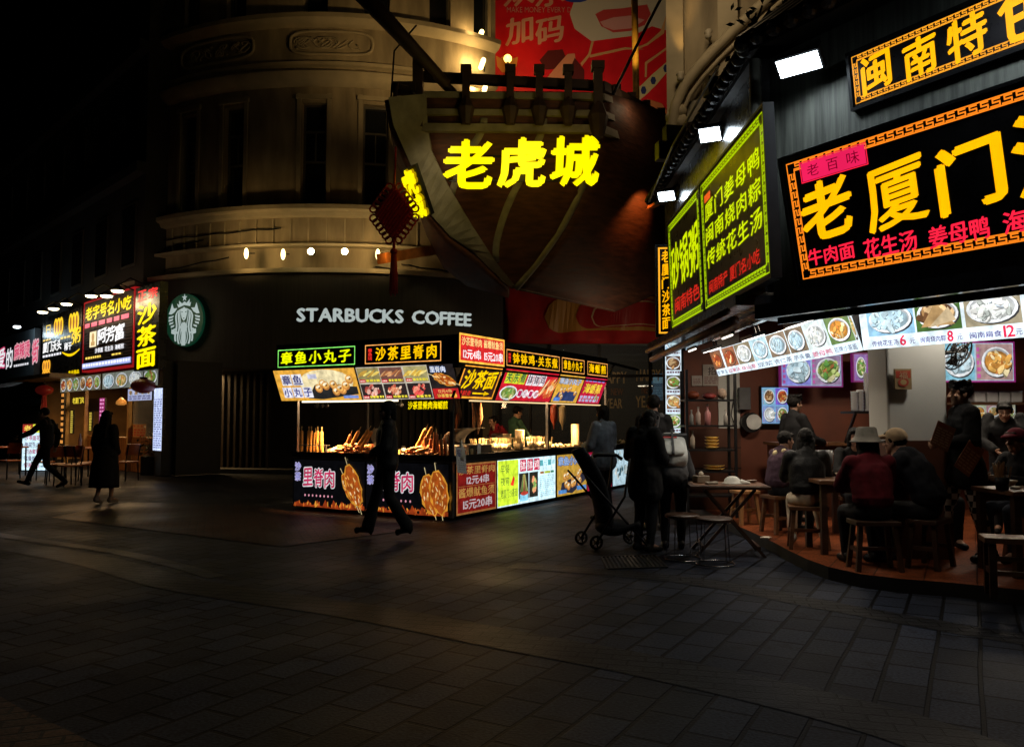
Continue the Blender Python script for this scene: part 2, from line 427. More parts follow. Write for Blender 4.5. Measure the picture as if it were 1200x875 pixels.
# ================================================================== GROUND
def paving(name, c1, c2, mortar, bw, rh, msize, ang, rough=.42, offset=.5, freq=2, squash=1.0):
    m = bpy.data.materials.new(name); m.use_nodes = True; nt = m.node_tree; b = nt.nodes['Principled BSDF']
    tc = nt.nodes.new('ShaderNodeTexCoord'); mp = nt.nodes.new('ShaderNodeMapping'); mp.inputs['Rotation'].default_value = (0, 0, ang)
    nt.links.new(tc.outputs['Object'], mp.inputs[0])
    dn = nt.nodes.new('ShaderNodeTexNoise'); dn.inputs['Scale'].default_value = .8
    nt.links.new(mp.outputs[0], dn.inputs['Vector'])
    ad = nt.nodes.new('ShaderNodeVectorMath'); ad.operation = 'MULTIPLY_ADD'; ad.inputs[1].default_value = (.03, .03, 0)
    nt.links.new(dn.outputs['Color'], ad.inputs[0]); nt.links.new(mp.outputs[0], ad.inputs[2])
    br = nt.nodes.new('ShaderNodeTexBrick'); br.inputs['Scale'].default_value = 1
    br.inputs['Brick Width'].default_value = bw; br.inputs['Row Height'].default_value = rh
    br.inputs['Mortar Size'].default_value = msize; br.inputs['Mortar Smooth'].default_value = .3; br.inputs['Bias'].default_value = 0
    br.inputs['Color1'].default_value = (*c1, 1); br.inputs['Color2'].default_value = (*c2, 1); br.inputs['Mortar'].default_value = (*mortar, 1)
    br.offset = offset; br.offset_frequency = freq; br.squash = squash; br.squash_frequency = 3
    nt.links.new(ad.outputs[0], br.inputs['Vector'])
    n1 = nt.nodes.new('ShaderNodeTexNoise'); n1.inputs['Scale'].default_value = .55; n1.inputs['Detail'].default_value = 7
    nt.links.new(tc.outputs['Object'], n1.inputs['Vector'])
    n2 = nt.nodes.new('ShaderNodeTexNoise'); n2.inputs['Scale'].default_value = 55; n2.inputs['Detail'].default_value = 5
    nt.links.new(tc.outputs['Object'], n2.inputs['Vector'])
    mx = nt.nodes.new('ShaderNodeMix'); mx.data_type = 'RGBA'; mx.blend_type = 'MULTIPLY'; mx.inputs[0].default_value = .75
    r1 = nt.nodes.new('ShaderNodeValToRGB'); r1.color_ramp.elements[0].position = .3; r1.color_ramp.elements[0].color = (.3, .3, .3, 1); r1.color_ramp.elements[1].position = .68
    nt.links.new(n1.outputs['Fac'], r1.inputs[0])
    nt.links.new(br.outputs['Color'], mx.inputs[6]); nt.links.new(r1.outputs[0], mx.inputs[7])
    m2 = nt.nodes.new('ShaderNodeMix'); m2.data_type = 'RGBA'; m2.blend_type = 'MULTIPLY'; m2.inputs[0].default_value = .9
    r2 = nt.nodes.new('ShaderNodeValToRGB'); r2.color_ramp.elements[0].position = .35; r2.color_ramp.elements[0].color = (.4, .4, .4, 1); r2.color_ramp.elements[1].position = .65; r2.color_ramp.elements[1].color = (1.3, 1.3, 1.3, 1)
    nt.links.new(n2.outputs['Fac'], r2.inputs[0])
    nt.links.new(mx.outputs[2], m2.inputs[6]); nt.links.new(r2.outputs[0], m2.inputs[7])
    n3 = nt.nodes.new('ShaderNodeTexNoise'); n3.inputs['Scale'].default_value = 3.4; n3.inputs['Detail'].default_value = 8; n3.inputs['Roughness'].default_value = .65
    nt.links.new(tc.outputs['Object'], n3.inputs['Vector'])
    r3 = nt.nodes.new('ShaderNodeValToRGB'); r3.color_ramp.elements[0].position = .56; r3.color_ramp.elements[0].color = (1, 1, 1, 1); r3.color_ramp.elements[1].position = .63; r3.color_ramp.elements[1].color = (.5, .47, .44, 1)
    nt.links.new(n3.outputs['Fac'], r3.inputs[0]); m3 = nt.nodes.new('ShaderNodeMix'); m3.data_type = 'RGBA'; m3.blend_type = 'MULTIPLY'; m3.inputs[0].default_value = .8
    nt.links.new(m2.outputs[2], m3.inputs[6]); nt.links.new(r3.outputs[0], m3.inputs[7])
    nt.links.new(m3.outputs[2], b.inputs['Base Color']); b.inputs['Specular IOR Level'].default_value = .07
    rr = nt.nodes.new('ShaderNodeMapRange'); rr.inputs[1].default_value = .3; rr.inputs[2].default_value = .7; rr.inputs[3].default_value = rough - .1; rr.inputs[4].default_value = rough + .2
    nt.links.new(n1.outputs['Fac'], rr.inputs[0]); nt.links.new(rr.outputs[0], b.inputs['Roughness'])
    # joints and grain in relief
    h = nt.nodes.new('ShaderNodeMath'); h.operation = 'MULTIPLY_ADD'; h.inputs[1].default_value = -1.0
    g = nt.nodes.new('ShaderNodeMath'); g.operation = 'MULTIPLY'; g.inputs[1].default_value = .22
    nt.links.new(n2.outputs['Fac'], g.inputs[0]); nt.links.new(br.outputs['Fac'], h.inputs[0]); nt.links.new(g.outputs[0], h.inputs[2])
    bp = nt.nodes.new('ShaderNodeBump'); bp.inputs['Strength'].default_value = .9; bp.inputs['Distance'].default_value = .015
    nt.links.new(h.outputs[0], bp.inputs['Height']); nt.links.new(bp.outputs[0], b.inputs['Normal'])
    return m
ANG = math.atan2(.871, .492)          # joints run the way the food stall runs
PAVE = paving('granite_paving', (.042, .051, .078), (.0155, .0188, .029), (.002, .002, .003), .37, .25, .014, -ANG, .5)
PBAND = paving('small_setts', (.026, .026, .03), (.013, .013, .015), (.003, .003, .003), .21, .105, .008, -R(-14))
PRED = paving('red_brick_setts', (.085, .036, .022), (.045, .022, .015), (.008, .006, .005), .21, .105, .01, -R(20), .4)
PLIGHT = paving('pale_kerb_paving', (.055, .052, .05), (.036, .033, .032), (.008, .008, .008), .5, .3, .01, -R(-19), .4)

mb = MB(); N = 24
mb.poly([(-120, -25, 0), (120, -25, 0), (120, 180, 0), (-120, 180, 0)])
tag(mb.build('ground', PAVE), kind='structure')
def ground_strip(name, m, pts, w0, w1, z):
    """a band of setts along a curve of picture points laid on the ground"""
    q = [G(*p) for p in pts]
    # densify (Catmull-Rom)
    d = []
    for i in range(len(q) - 1):
        p0, p1, p2, p3 = q[max(i-1, 0)], q[i], q[i+1], q[min(i+2, len(q)-1)]
        for k in range(6):
            t = k / 6; d.append(.5*((2*p1) + (p2-p0)*t + (2*p0-5*p1+4*p2-p3)*t*t + (3*p1-p0-3*p2+p3)*t**3))
    d.append(q[-1]); b = MB(); L, Rr = [], []
    for i, p in enumerate(d):
        t = (d[min(i+1, len(d)-1)] - d[max(i-1, 0)]).normalized(); s = Vector((-t.y, t.x, 0))
        L.append(Vector((p.x + s.x*w0, p.y + s.y*w0, z))); Rr.append(Vector((p.x + s.x*w1, p.y + s.y*w1, z)))
    for i in range(len(d)-1): b.poly([L[i], Rr[i], Rr[i+1], L[i+1]] if w0 > w1 else [Rr[i], L[i], L[i+1], Rr[i+1]])
    return tag(b.build(name, m), kind='structure')
ground_strip('paving_band', PBAND, [(-60, 628), (100, 655), (215, 685), (420, 716), (600, 750), (740, 776), (880, 806), (1010, 838), (1100, 866), (1200, 905)], .22, -.22, .004)
ground_strip('paving_band', PBAND, [(600, 662), (680, 668), (780, 677), (870, 690), (950, 706), (1040, 722), (1130, 738), (1220, 752)], .16, -.16, .004)
ground_strip('brick_paving', PRED, [(-60, 800), (0, 838), (60, 868), (120, 905)], .1, -.9, .008)
b = MB(); b.poly([G(60, 606, .008), G(330, 640, .008), G(470, 622, .008), G(300, 592, .008), G(150, 588, .008)][::-1])
tag(b.build('brick_paving', PRED), kind='structure')
ground_strip('kerb_strip', PLIGHT, [(-80, 622), (0, 636), (100, 651), (170, 668), (212, 682)], .42, .24, .004)

# ================================================================== CORNER CAFE BUILDING (round)
BC = (-5.5, 30.6, 0.0)
CW = Cy(BC, 8.4)
STUCCO = mat('cream_stucco', (.38, .32, .22), .8, var=.38, scale=1.6, bump=.3, bscale=25, stretch=(1.6, 1.6, .35))
STUCCO2 = mat('cream_moulding', (.47, .41, .29), .75, var=.18, scale=2, bump=.15, bscale=40)
GLASSD = mat('dark_window_glass', (.012, .014, .018), .08, var=.4, scale=.7, spec=.8)
FRAMEG = mat('grey_window_frame', (.10, .095, .085), .5)
SLAT = mat('dark_timber_slats', (.022, .020, .018), .6, var=.5, scale=3, stretch=(8, 8, .5), bump=.3, bscale=20)
FASCIA = mat('dark_ribbed_fascia', (.06, .058, .055), .55, var=.4, scale=3, stretch=(30, 30, .25), bump=.5, bscale=14)
cafe = thing('corner_building', 'tall cream corner building with rounded front and dark cafe fascia at street level', 'building', (-5.5, 30.6, 0))
A0, A1 = -R(100)*8.4, R(36.5)*8.4
def ring(mb, prof, a0=A0, a1=A1, n=56, m=0):
    """sweep a (w, z) profile round the cylinder"""
    b0 = len(mb.v); k = len(prof)
    for i in range(n + 1):
        u = a0 + (a1 - a0) * i / n
        for w, z in prof: mb.v.append(CW(u, z, w))
    for i in range(n):
        for j in range(k - 1):
            a = b0 + i*k + j; mb.f.append((a, a + k, a + k + 1, a + 1)); mb.m.append(m); mb.c.append(None)
# windows grid first (openings cut by building the wall from strips)
WB, WT = 7.45, 10.3            # first-floor window sill and head
wins = []
for a, b_ in ((228, 240), (262, 285), (353, 382), (425, 455)):
    u0 = CW.hit(a, 200)[0]; u1 = CW.hit(b_, 200)[0]; wins.append((u0, u1))
wins[0] = (wins[1][0] - 1.62, wins[1][0] - 1.0)
wins.insert(0, (wins[0][0] - 1.7, wins[0][0] - 1.05))
wins.append((wins[-1][1] + 1.15, wins[-1][1] + 1.8)); wins.append((wins[-1][1] + .75, wins[-1][1] + 1.35))
def wall_band(mb, z0, z1, openings, zb=None, zt=None, reveal=.28):
    """curved wall with real openings"""
    us = sorted(openings); edges = [A0] + [x for o in us for x in o] + [A1]
    for i in range(0, len(edges), 2):
        a, b = edges[i], edges[i+1]; n = max(1, int((b - a) / .55))
        for k in range(n):
            p, q = a + (b-a)*k/n, a + (b-a)*(k+1)/n
            mb.poly([CW(p, z0), CW(q, z0), CW(q, z1), CW(p, z1)])
    for a, b in us:
        mb.poly([CW(a, z0), CW(b, z0), CW(b, zb), CW(a, zb)]); mb.poly([CW(a, zt), CW(b, zt), CW(b, z1), CW(a, z1)])
        for s, t in ((a, a), (b, b)):
            q = [CW(s, zb), CW(s, zb, -reveal), CW(s, zt, -reveal), CW(s, zt)]
            mb.poly(q if s == a else q[::-1])
        mb.poly([CW(a, zb), CW(b, zb), CW(b, zb, -reveal), CW(a, zb, -reveal)]); mb.poly([CW(a, zt, -reveal), CW(b, zt, -reveal), CW(b, zt), CW(a, zt)])
mb = MB()
wall_band(mb, 5.3, 7.2, [])
wall_band(mb, 7.2, 10.9, wins, WB, WT)
wall_band(mb, 10.9, 12.6, [])
wall_band(mb, 12.6, 18.0, wins, 12.9, 16.4)
mb.build('wall', STUCCO, cafe, auto=True)
mb = MB()
ring(mb, [(0, 7.05), (.16, 7.08), (.2, 7.18), (.3, 7.24), (.3, 7.36), (.02, 7.4)])
ring(mb, [(0, 10.75), (.1, 10.8), (.26, 10.95), (.3, 11.1), (.02, 11.16)])
ring(mb, [(0, 11.3), (.12, 11.34), (.16, 11.42), (.02, 11.47)])
ring(mb, [(0, 12.45), (.18, 12.5), (.3, 12.62), (.3, 12.75), (.02, 12.8)])
ring(mb, [(0, 18), (.3, 18.1), (.5, 18.4), (-.4, 18.6)])
mb.build('cornice', STUCCO2, cafe, auto=True)
# shallow pilaster seams and cartouches
mb = MB()
for u0, u1 in wins:
    for e in (u0 - .13, u1 + .02):
        mb.fbox(CW, e, 7.42, .002, e + .11, 10.55, .05)
    mb.fbox(CW, u0 - .16, 10.4, .002, u1 + .16, 10.52, .08)
mb.build('window_surround', STUCCO2, cafe)
for uc, hw in ((CW.hit(388, 62)[0], 1.15), (CW.hit(252, 62)[0], 1.3)):
    mb = MB(); k = 28; pts = []
    for i in range(k):
        a = 2*math.pi*i/k; x = math.copysign(abs(math.cos(a))**.45, math.cos(a))*hw; y = math.copysign(abs(math.sin(a))**.6, math.sin(a))*.33
        pts.append(CW(uc + x, 12.0 + y, .03))
    mb.tube(pts, .045, 6, closed=True)
    for i in range(16):
        a = RNG.uniform(-.85, .85)*hw; mb.tube([CW(uc + a + .12*math.sin(t*1.6 + i)*1.2, 12.0 + .16*math.sin(t + i*1.7), .02) for t in [q*.4 for q in range(10)]], .022, 5)
    mb.build('cartouche', STUCCO2, cafe, smooth=True)
WINMB = []
for zi, (zb, zt) in enumerate(((WB, WT), (12.9, 16.4))):
    for u0, u1 in wins:
        mb = MB(); t = .055
        mb.fbox(CW, u0, zb, -.26, u0 + t, zt, -.18); mb.fbox(CW, u1 - t, zb, -.26, u1, zt, -.18)
        for z in (zb, zb + (zt-zb)*.42, zb + (zt-zb)*.72, zt - t): mb.fbox(CW, u0 + t, z, -.25, u1 - t, z + t, -.19)
        c = (u0+u1)/2; mb.fbox(CW, c - .02, zb + (zt-zb)*.42 + t, -.25, c + .02, zb + (zt-zb)*.72, -.2)
        w = mb.build('window', FRAMEG, cafe)
        g = MB(); g.poly([CW(u0, zb, -.235), CW(u1, zb, -.235), CW(u1, zt, -.235), CW(u0, zt, -.235)]); g.build('pane', GLASSD, w)
# ribbed lit soffit panel under the first cornice
mb = MB()
for i in range(40):
    u = A0 + (A1-A0)*i/40; mb.fbox(CW, u, 6.3, .002, u + .035, 7.02, .05)
ring(mb, [(0, 6.2), (.32, 6.2), (.32, 6.27), (.0, 6.3)]); ring(mb, [(0, 5.42), (.5, 5.44), (.5, 5.56), (.0, 5.62)])
mb.build('ledge', STUCCO2, cafe)
mb = MB(); ring(mb, [(-.4, 2.82), (.42, 2.84), (.42, 5.4), (.3, 5.42)], n=90)
mb.build('fascia', FASCIA, cafe, auto=True)
mb = MB(); ring(mb, [(-.5, 0.0), (-.5, 2.9)], n=60)
mb.build('street_wall', mat('dark_shop_wall', (.018, .016, .015), .5), cafe)
mb = MB()
mb_list = []
for px0, px1 in ((205, 322), (430, 560)):
    mb = MB(); ua = CW.hit(px0, 470, -.4)[0]; ub = CW.hit(px1, 470, -.4)[0]; n = int((ub-ua)/.2)
    for i in range(n):
        u = ua + (ub-ua)*i/n; mb.fbox(CW, u, .12, -.44, u + .07, 2.75, -.3)
    mb.build('slat_screen', mat('brown_timber_slat', (.028, .02, .016), .55, var=.4, scale=5, stretch=(6, 6, .6)), cafe)
mb = MB(); ring(mb, [(.3, .02), (.3, .12), (-.45, .12)], n=60); mb.build('step', mat('dark_stone_step', (.04, .04, .04), .5), cafe)
mb = MB(); u = CW.hit(212, 425, -.3)[0]; mb.fbox(CW, u - .12, 1.9, -.48, u + .12, 2.55, -.3); mb.build('menu_frame', mat('brass_frame', (.12, .10, .07), .4, .5), cafe)
# cables on the facade
mb = MB()
for z, s, a, b in ((6.55, .10, 120, 240), (6.0, .18, 150, 270), (6.75, .06, 180, 330), (5.8, .1, 470, 590), (5.7, .16, 440, 600)):
    ua, ub = CW.hit(a, 290)[0], CW.hit(b, 290)[0]
    mb = MB(); mb.tube([CW(ua + (ub-ua)*t/12, z - s*math.sin(math.pi*t/12) + .02*math.sin(t*2.1), .06) for t in range(13)], .018, 5)
    mb.build('cable', DARK, cafe, smooth=True)
# block behind the round front
mb = MB(); mb.box((-4.6, 32.2, 9.2), (8.0, 16.0, 18.2)); mb.build('rear_block', STUCCO, cafe)

# letters on the fascia
WHITE_SIGN = emat('white_letter_face', (.62, .72, .70), .62)
sg = thing('fascia_lettering', 'white raised block letters spelling a coffee shop name across the dark curved fascia', 'sign', CW((CW.hit(450, 372)[0]), 4.25, .42))
u0, v0 = CW.hit(349, 372, .45); u1, v1 = CW.hit(551, 372, .45)
def curved_letters(t, ua, ub, va, vb):
    letters3d(CW, t, ua, va, ub, vb, WHITE_SIGN, DARK, sg, depth=.06, w=.44, bold=.045)
ug = CW.hit(472, 372, .45)[0]; uh = CW.hit(483, 372, .45)[0]
curved_letters('STARBUCKS', u0, ug, 4.1, 4.45); curved_letters('COFFEE', uh, u1, 4.1, 4.45)
# round emblem: crowned long-haired figure with a tail in each hand
em = thing('emblem_sign', 'round green emblem with white crowned long-haired figure on the dark curved fascia', 'sign', CW(CW.hit(222, 376)[0], 4.25, .42))
ue, ve = CW.hit(222, 376, .45); EF = Fr(CW(ue, ve, .56), (math.cos(R(-17)), math.sin(R(-17)), 0))
mb = MB(); ra = .73; ru_ = .62
ring_pts = [(ru_*math.cos(2*math.pi*i/40), ra*math.sin(2*math.pi*i/40)) for i in range(40)]
mb.poly([EF(a, b, .09) for a, b in ring_pts]); 
for i in range(40):
    a, b = ring_pts[i-1], ring_pts[i]; mb.poly([EF(*a, 0), EF(*b, 0), EF(*b, .09), EF(*a, .09)])
mb.build('disc', emat('green_emblem_face', (.004, .045, .022), .55), em)
art = Art(EF, .095, .004); wht = (.62, .75, .72); grn = (.004, .045, .022); q = ra / .33
def ep(pts, c):
    # picture grid of the emblem: centre 315,480, half-height 325
    art.poly([((x - 318) / 322 * ra, (480 - y) / 322 * ra) for x, y in pts], c)
star = []
for i in range(10):
    r = 44 if i % 2 == 0 else 17; a = math.pi/2 + i*math.pi/5; star.append((318 + r*math.cos(a)*.95, 205 - r*math.sin(a)*1.15))
ep(star, wht)
ep([(210, 275), (243, 290), (240, 240), (285, 275), (318, 250), (350, 270), (395, 222), (392, 275), (415, 258), (402, 312), (318, 296), (232, 325)], wht)
# hair as wavy locks, tone split by green gaps
for sgn in (-1, 1):
    for k, (off, w) in enumerate(((70, 24), (104, 24), (52, 12))):
        L_, R_ = [], []
        for i in range(15):
            y = 335 + i*31; t = i/14
            wob = 16*math.sin(t*9.5) * (0.4 + t*.6) ; spread = off*(1.0 + .12*math.sin(t*3)) - (18 if k == 2 else 0)*t
            x = 318 + sgn*(min(spread, 30 + 130*t**.35*1.1) + wob)
            ww = w*(.45 + .55*min(1, i/3))*.5
            L_.append((x - ww, y)); R_.append((x + ww, y))
        lim = [j for j in range(15) if ((L_[j][0]-318)/270)**2 + ((L_[j][1]-480)/318)**2 < .93]
        n_ = lim[-1] + 1 if lim else 15
        ep(L_[:n_] + R_[:n_][::-1], wht)
ep([(272, 350), (318, 318), (360, 350), (362, 400), (348, 460), (318, 492), (288, 460), (272, 400)], wht)
ep([(300, 505), (338, 505), (372, 560), (348, 630), (352, 700), (345, 790), (290, 790), (284, 700), (288, 630), (262, 560)], wht)
for sgn in (-1, 1):
    X = lambda x: 318 + sgn*(x - 318)
    ep([(X(284), 372), (X(306), 380), (X(284), 388)], grn); 
    ep([(X(495), 268), (X(520), 350), (X(542), 402), (X(500), 405), (X(455), 378), (X(418), 330), (X(470), 332)], wht)
    for i in range(6):
        y = 420 + i*38; e = 545 - max(0, i-1)*i*6; ep([(X(e-75+i*7), y), (X(e), y + 14), (X(e-2), y + 38), (X(e-66+i*6), y + 22)], wht)
    ep([(X(440), 610), (X(495), 585), (X(498), 640), (X(450), 655)], wht)
ep([(305, 452), (331, 452), (318, 466)], grn)
art.build('figure', lit(.62, 0), em)

# spotlights on the ledge
WARM = (1, .62, .22)
spots = [(293, 299, 30), (335, 300, 12), (367, 297, 110), (405, 297, 110), (443, 300, 30)]
SPM = emat('warm_lamp_lens', (1, .80, .42), 22); SPM2 = emat('amber_lamp_lens', (1, .78, .3), 6)
lab = ['amber spotlight leftmost of the row on the cream ledge, turned side-on', 'dim small spotlight between the first and the bright pair on the ledge',
       'bright warm spotlight, left one of the glaring pair above the shop letters', 'bright warm spotlight, right one of the glaring pair above the shop letters', 'amber spotlight nearest the ship hull on the cream ledge']
for i, (px, py, e) in enumerate(spots):
    u, z = CW.hit(px, py, .55); c = CW(u, z, .7)
    t = thing('spotlight', lab[i], 'spotlight', c, group='spotlights along the cream ledge')
    m = MB(); out = (CW(u, z, 1.0) - CW(u, z, 0)).normalized(); aim = out if i in (2, 3) else Vector((1, 0, 0)) if i < 2 else Vector((-1, 0, 0))
    hd = c; m.cap(hd - aim*.14, hd + aim*.02, .07, .10, 12); m.bar(hd - aim*.05 + Vector((0, 0, .02)), CW(u, z + .1, .3), .03)
    m.build('housing', DARK, t, smooth=True)
    l = MB()
    if i in (2, 3): l.ell(hd + aim*.12, (.09, .05, .09), 14, 8)
    else: l.ell(hd + Vector((0, -.08, 0)), (.06, .05, .15), 10, 8)
    l.build('lens', SPM if i in (2, 3) else SPM2, t, smooth=True)
    if i in (0, 2, 3, 4): 
        lamp('SPOT', hd + out*.45 + Vector((0, 0, .05)), {0: 26, 2: 9, 3: 9, 4: 26}[i], WARM, t, .1, aim=hd - out + Vector((0, 0, .35)), spot=125, blend=.6)
        if i in (2, 3): lamp('SPOT', hd + out*.3, 8, (1, .72, .4), t, .12, aim=hd + out*6 + Vector((0, 0, -5)), spot=95, blend=.8)

# ================================================================== LEFT DARK STREET FRONT ABOVE THE SHOPS
LQ = Fr((-9.26, 21.2, 0), (.695, -.719, 0))      # u runs left -> right, negative away to the left
rowb = thing('row_building', 'unlit long building standing above the row of lit snack shops', 'building', (-15, 27.5, 0))
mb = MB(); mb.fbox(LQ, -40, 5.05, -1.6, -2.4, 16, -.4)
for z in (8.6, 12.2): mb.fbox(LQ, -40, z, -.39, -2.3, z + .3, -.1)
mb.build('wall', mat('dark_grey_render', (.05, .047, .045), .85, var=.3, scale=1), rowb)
for k in range(14):
    for z in (6.0, 9.5, 13.0):
        u = -3.6 - k*2.5; w = MB(); w.fbox(LQ, u - .6, z, -.398, u + .6, z + 1.9, -.36)
        wo_ = w.build('window', FRAMEG, rowb); g = MB(); g.fbox(LQ, u - .53, z + .07, -.359, u + .53, z + 1.83, -.355); g.build('pane', GLASSD, wo_)

# ================================================================== MALL FRONT BEHIND THE SHIP
mall = thing('mall_building', 'dim mall front behind the wooden ship with a cream beam and glass doors below', 'building', (3, 25, 0))
MF = Fr((-2.0, 24.6, 0), (1, 0, 0))
mb = MB(); mb.fbox(MF, 0, 3.75, -.6, 12, 4.35, .5); mb.fbox(MF, 0, 4.36, -.6, 12, 4.62, .3); mb.fbox(MF, 0, 4.63, -1, 12, 9.5, -.3)
mb.build('beam', STUCCO2, mall)
mb = MB(); mb.fbox(MF, -1, 0.0, -4.2, 14, 3.74, -4.0); mb.fbox(MF, -1, 3.5, -4, 14, 3.74, -.62); mb.build('lobby_wall', mat('lobby_wall', (.06, .06, .065), .6), mall)
mb = MB()
for u in (.2, 1.6, 3.1, 4.62, 6.15, 7.6): mb.fbox(MF, u, 0, -.1, u + .09, 3.74, .02)
mb.fbox(MF, 0, 2.75, -.09, 8, 2.83, .01); mb.fbox(MF, 0, 0.01, -.09, 8, .1, .01)
dfr = mb.build('door_frame', DARK, mall)
gl = mat('smoky_glass', (.02, .024, .03), .06, var=.2, spec=.8)
gl2 = bpy.data.materials.new('clear_dark_glass'); gl2.use_nodes = True; bb = gl2.node_tree.nodes['Principled BSDF']
bb.inputs['Base Color'].default_value = (.25, .28, .32, 1); bb.inputs['Roughness'].default_value = .03; bb.inputs['Alpha'].default_value = .35
mb = MB(); mb.fbox(MF, .2, .1, -.06, 7.6, 3.74, -.045); mb.build('glass_front', gl2, mall)
art = Art(MF, -.03)
tan = (.6, .45, .26)
def mft(t, x0, y0, x1, y1, c=tan):
    a = MF.hit(x0, y1, -.03); b = MF.hit(x1, y0, -.03); art.text(t, a[0], a[1], b[0], b[1], c, .02)
mft('HAPPY', 704, 436, 734, 449); mft('NEW', 716, 455, 730, 463, (.25, .12, .07)); mft('YEAR', 709, 467, 729, 478)
mft('HAPPY', 746, 433, 774, 446); mft('NEW', 752, 452, 766, 461, (.25, .12, .07)); mft('YEAR', 745, 464, 770, 477)
art.mb.build('window_lettering', printed(), mall)
# a small lamp and a poster inside the lobby
t = thing('ceiling_lamp', 'small flat white lamp hanging inside the glass lobby', 'lamp', P(756, 451, 26.5))
m = MB(); c = P(756, 451, 26.5); m.lathe([(.03, .35), (.03, .05), (.25, .02), (.27, -.02), (.02, -.025)], c, 16); m.build('shade', DARK, t)
m = MB(); m.lathe([(.24, -.03), (.24, -.04)], c, 16); m.build('diffuser', emat('lobby_lamp', (1, .85, .6), 3), t); lamp('POINT', c - Vector((0, 0, .3)), 10, (1, .85, .65), t, .15)
pf = Fr(P(762, 470, 27.0), (1, 0, 0)); t = thing('lobby_screen', 'dim blue picture screen glowing behind the lobby glass', 'screen', P(775, 470, 27))
m = MB(); m.fbox(pf, 0, 0, -.06, 1.1, .95, 0); m.build('frame', DARK, t)
art = Art(pf, .004); art.rect(.03, .03, 1.07, .92, (.05, .13, .2)); art.rect(.6, .2, .95, .8, (.02, .03, .04)); art.oval(.77, .5, .1, .22, (.3, .22, .12)); art.rect(.1, .6, .45, .8, (.2, .4, .5)); art.lines(.1, .15, .5, .5, (.12, .25, .33), 4, 4); art.build('artwork', lit(.5), t)

# festive cloth under the ship
fc = thing('festive_banner', 'red festive cloth with yellow cloud curls draped under the ship hull', 'banner', P(680, 370, 23.9))
FB = Fr(P(592, 405, 23.9), (1, 0, 0))
def cloth(u, v, w): 
    return FB(u, v, w + .09*math.sin(u*3.1 + v*1.4) + .05*math.sin(u*7 - v*2))
wdt = FB.hit(776, 400)[0]
mb = MB(); mb.grid(lambda i, j: cloth(i*wdt, (.05 + .55*abs(math.sin(min(1, i*1.0)*2.2))*0) + j*1.75, 0.1), 40, 10); mb.build('cloth', mat('red_cloth', (.42, .012, .012), .75, var=.2, scale=3), fc, smooth=True, solid=.02)
def cfr(u, v, w=0): return cloth(u, v, w + .14)
art = Art(cfr, 0, .004)
def curl(x0, x1, y0, y1, c, n=26):
    a = FB.hit(x0, y1); b = FB.hit(x1, y0); u0, v0, u1, v1 = a[0], a[1], b[0], b[1]; r = (v1-v0)/2
    top, bot = [], []
    for k in range(n+1):
        t = k/n; u = u0 + (u1-u0)*t; s = min(1, (u-u0)/r/1.1); hh = r*math.sqrt(max(0, 1-(1-s)**2)); 
        mid = (v0+v1)/2 + .12*math.sin(t*2.6); top.append((u, mid + hh)); bot.append((u, mid - hh))
    for k in range(n):
        art.mb.poly([cfr(*bot[k], art.w), cfr(*bot[k+1], art.w), cfr(*top[k+1], art.w), cfr(*top[k], art.w)], 0, c)
    art.w += .012
curl(638, 774, 352, 392, (.42, .2, .035)); curl(674, 774, 356, 388, (.34, .015, .012)); curl(692, 774, 358, 386, (.5, .35, .2)); curl(694, 774, 360, 385, (.32, .012, .012))
art.mb.build('cloud_pattern', printed(), fc)

# ================================================================== RED BILLBOARD
bbd = thing('billboard', 'huge red promotional billboard with pale lettering and cream shapes above the ship deck', 'billboard', P(680, 60, 28.3))
BF = Fr(P(577, 150, 28), (1, 0, 0))
bx1 = BF.hit(784, 150)[0]
mb = MB(); mb.fbox(BF, 0, -2.0, -.3, bx1, 9, 0); mb.build('panel', mat('red_vinyl', (.60, .004, .009), .55, var=.12, scale=1.5), bbd)
mb = MB(); mb.fbox(BF, -.14, -2, -.32, 0, 9, .06); mb.fbox(BF, bx1, -2, -.32, bx1 + .14, 9, .06); mb.build('frame', FRAMEG, bbd)
art = Art(BF, .004, .003)
def bp(pts, c): art.poly([BF.hit(x, y) for x, y in pts], c)
def crop(x, y): return (560 + x*340/1200, y*140/494)
cream = (.55, .50, .36); pale = (.66, .5, .36)
def bt(t, x0, y0, x1, y1, c, bold=.02, sl=0):
    a = BF.hit(x0, y1); b = BF.hit(x1, y0); art.text(t, a[0], a[1], b[0], b[1], c, bold, tilt=.22, slant=.0)
bt('加码', 593, 19, 660, 54, (.62, .30, .17), .03); bt('欢乐', 591, -28, 662, 8, (.62, .30, .17), .03)
a = BF.hit(594, 15); art.text('MAKE MONEY EVERY DAY', a[0], a[1], a[0] + 2.6, a[1] + .2, (.5, .22, .16), 0)
# cream cloud with a red and pink mouth-like bow, ribbons and blue spots: plain shapes
bp([crop(*p) for p in ((420, -60), (380, 60), (400, 120), (470, 172), (560, 160), (640, 150), (720, 110), (790, 130), (790, -60))], cream)
bp([crop(*p) for p in ((485, 60), (520, 42), (600, 36), (700, 20), (715, 60), (690, 105), (630, 130), (560, 136), (510, 110))], (.5, .05, .045))
bp([crop(*p) for p in ((505, 92), (560, 74), (630, 66), (690, 84), (640, 118), (560, 126), (520, 112))], (.62, .3, .26))
bp([crop(*p) for p in ((470, 172), (480, 172), (465, 230), (430, 275), (425, 262), (456, 225))], (.6, .32, .12))
bp([crop(*p) for p in ((465, 228), (610, 196), (690, 205), (612, 206), (462, 240))], (.6, .32, .12))
bp([crop(*p) for p in ((780, 60), (770, 140), (700, 190), (640, 212), (640, 204), (700, 180), (755, 130))], (.6, .32, .12))
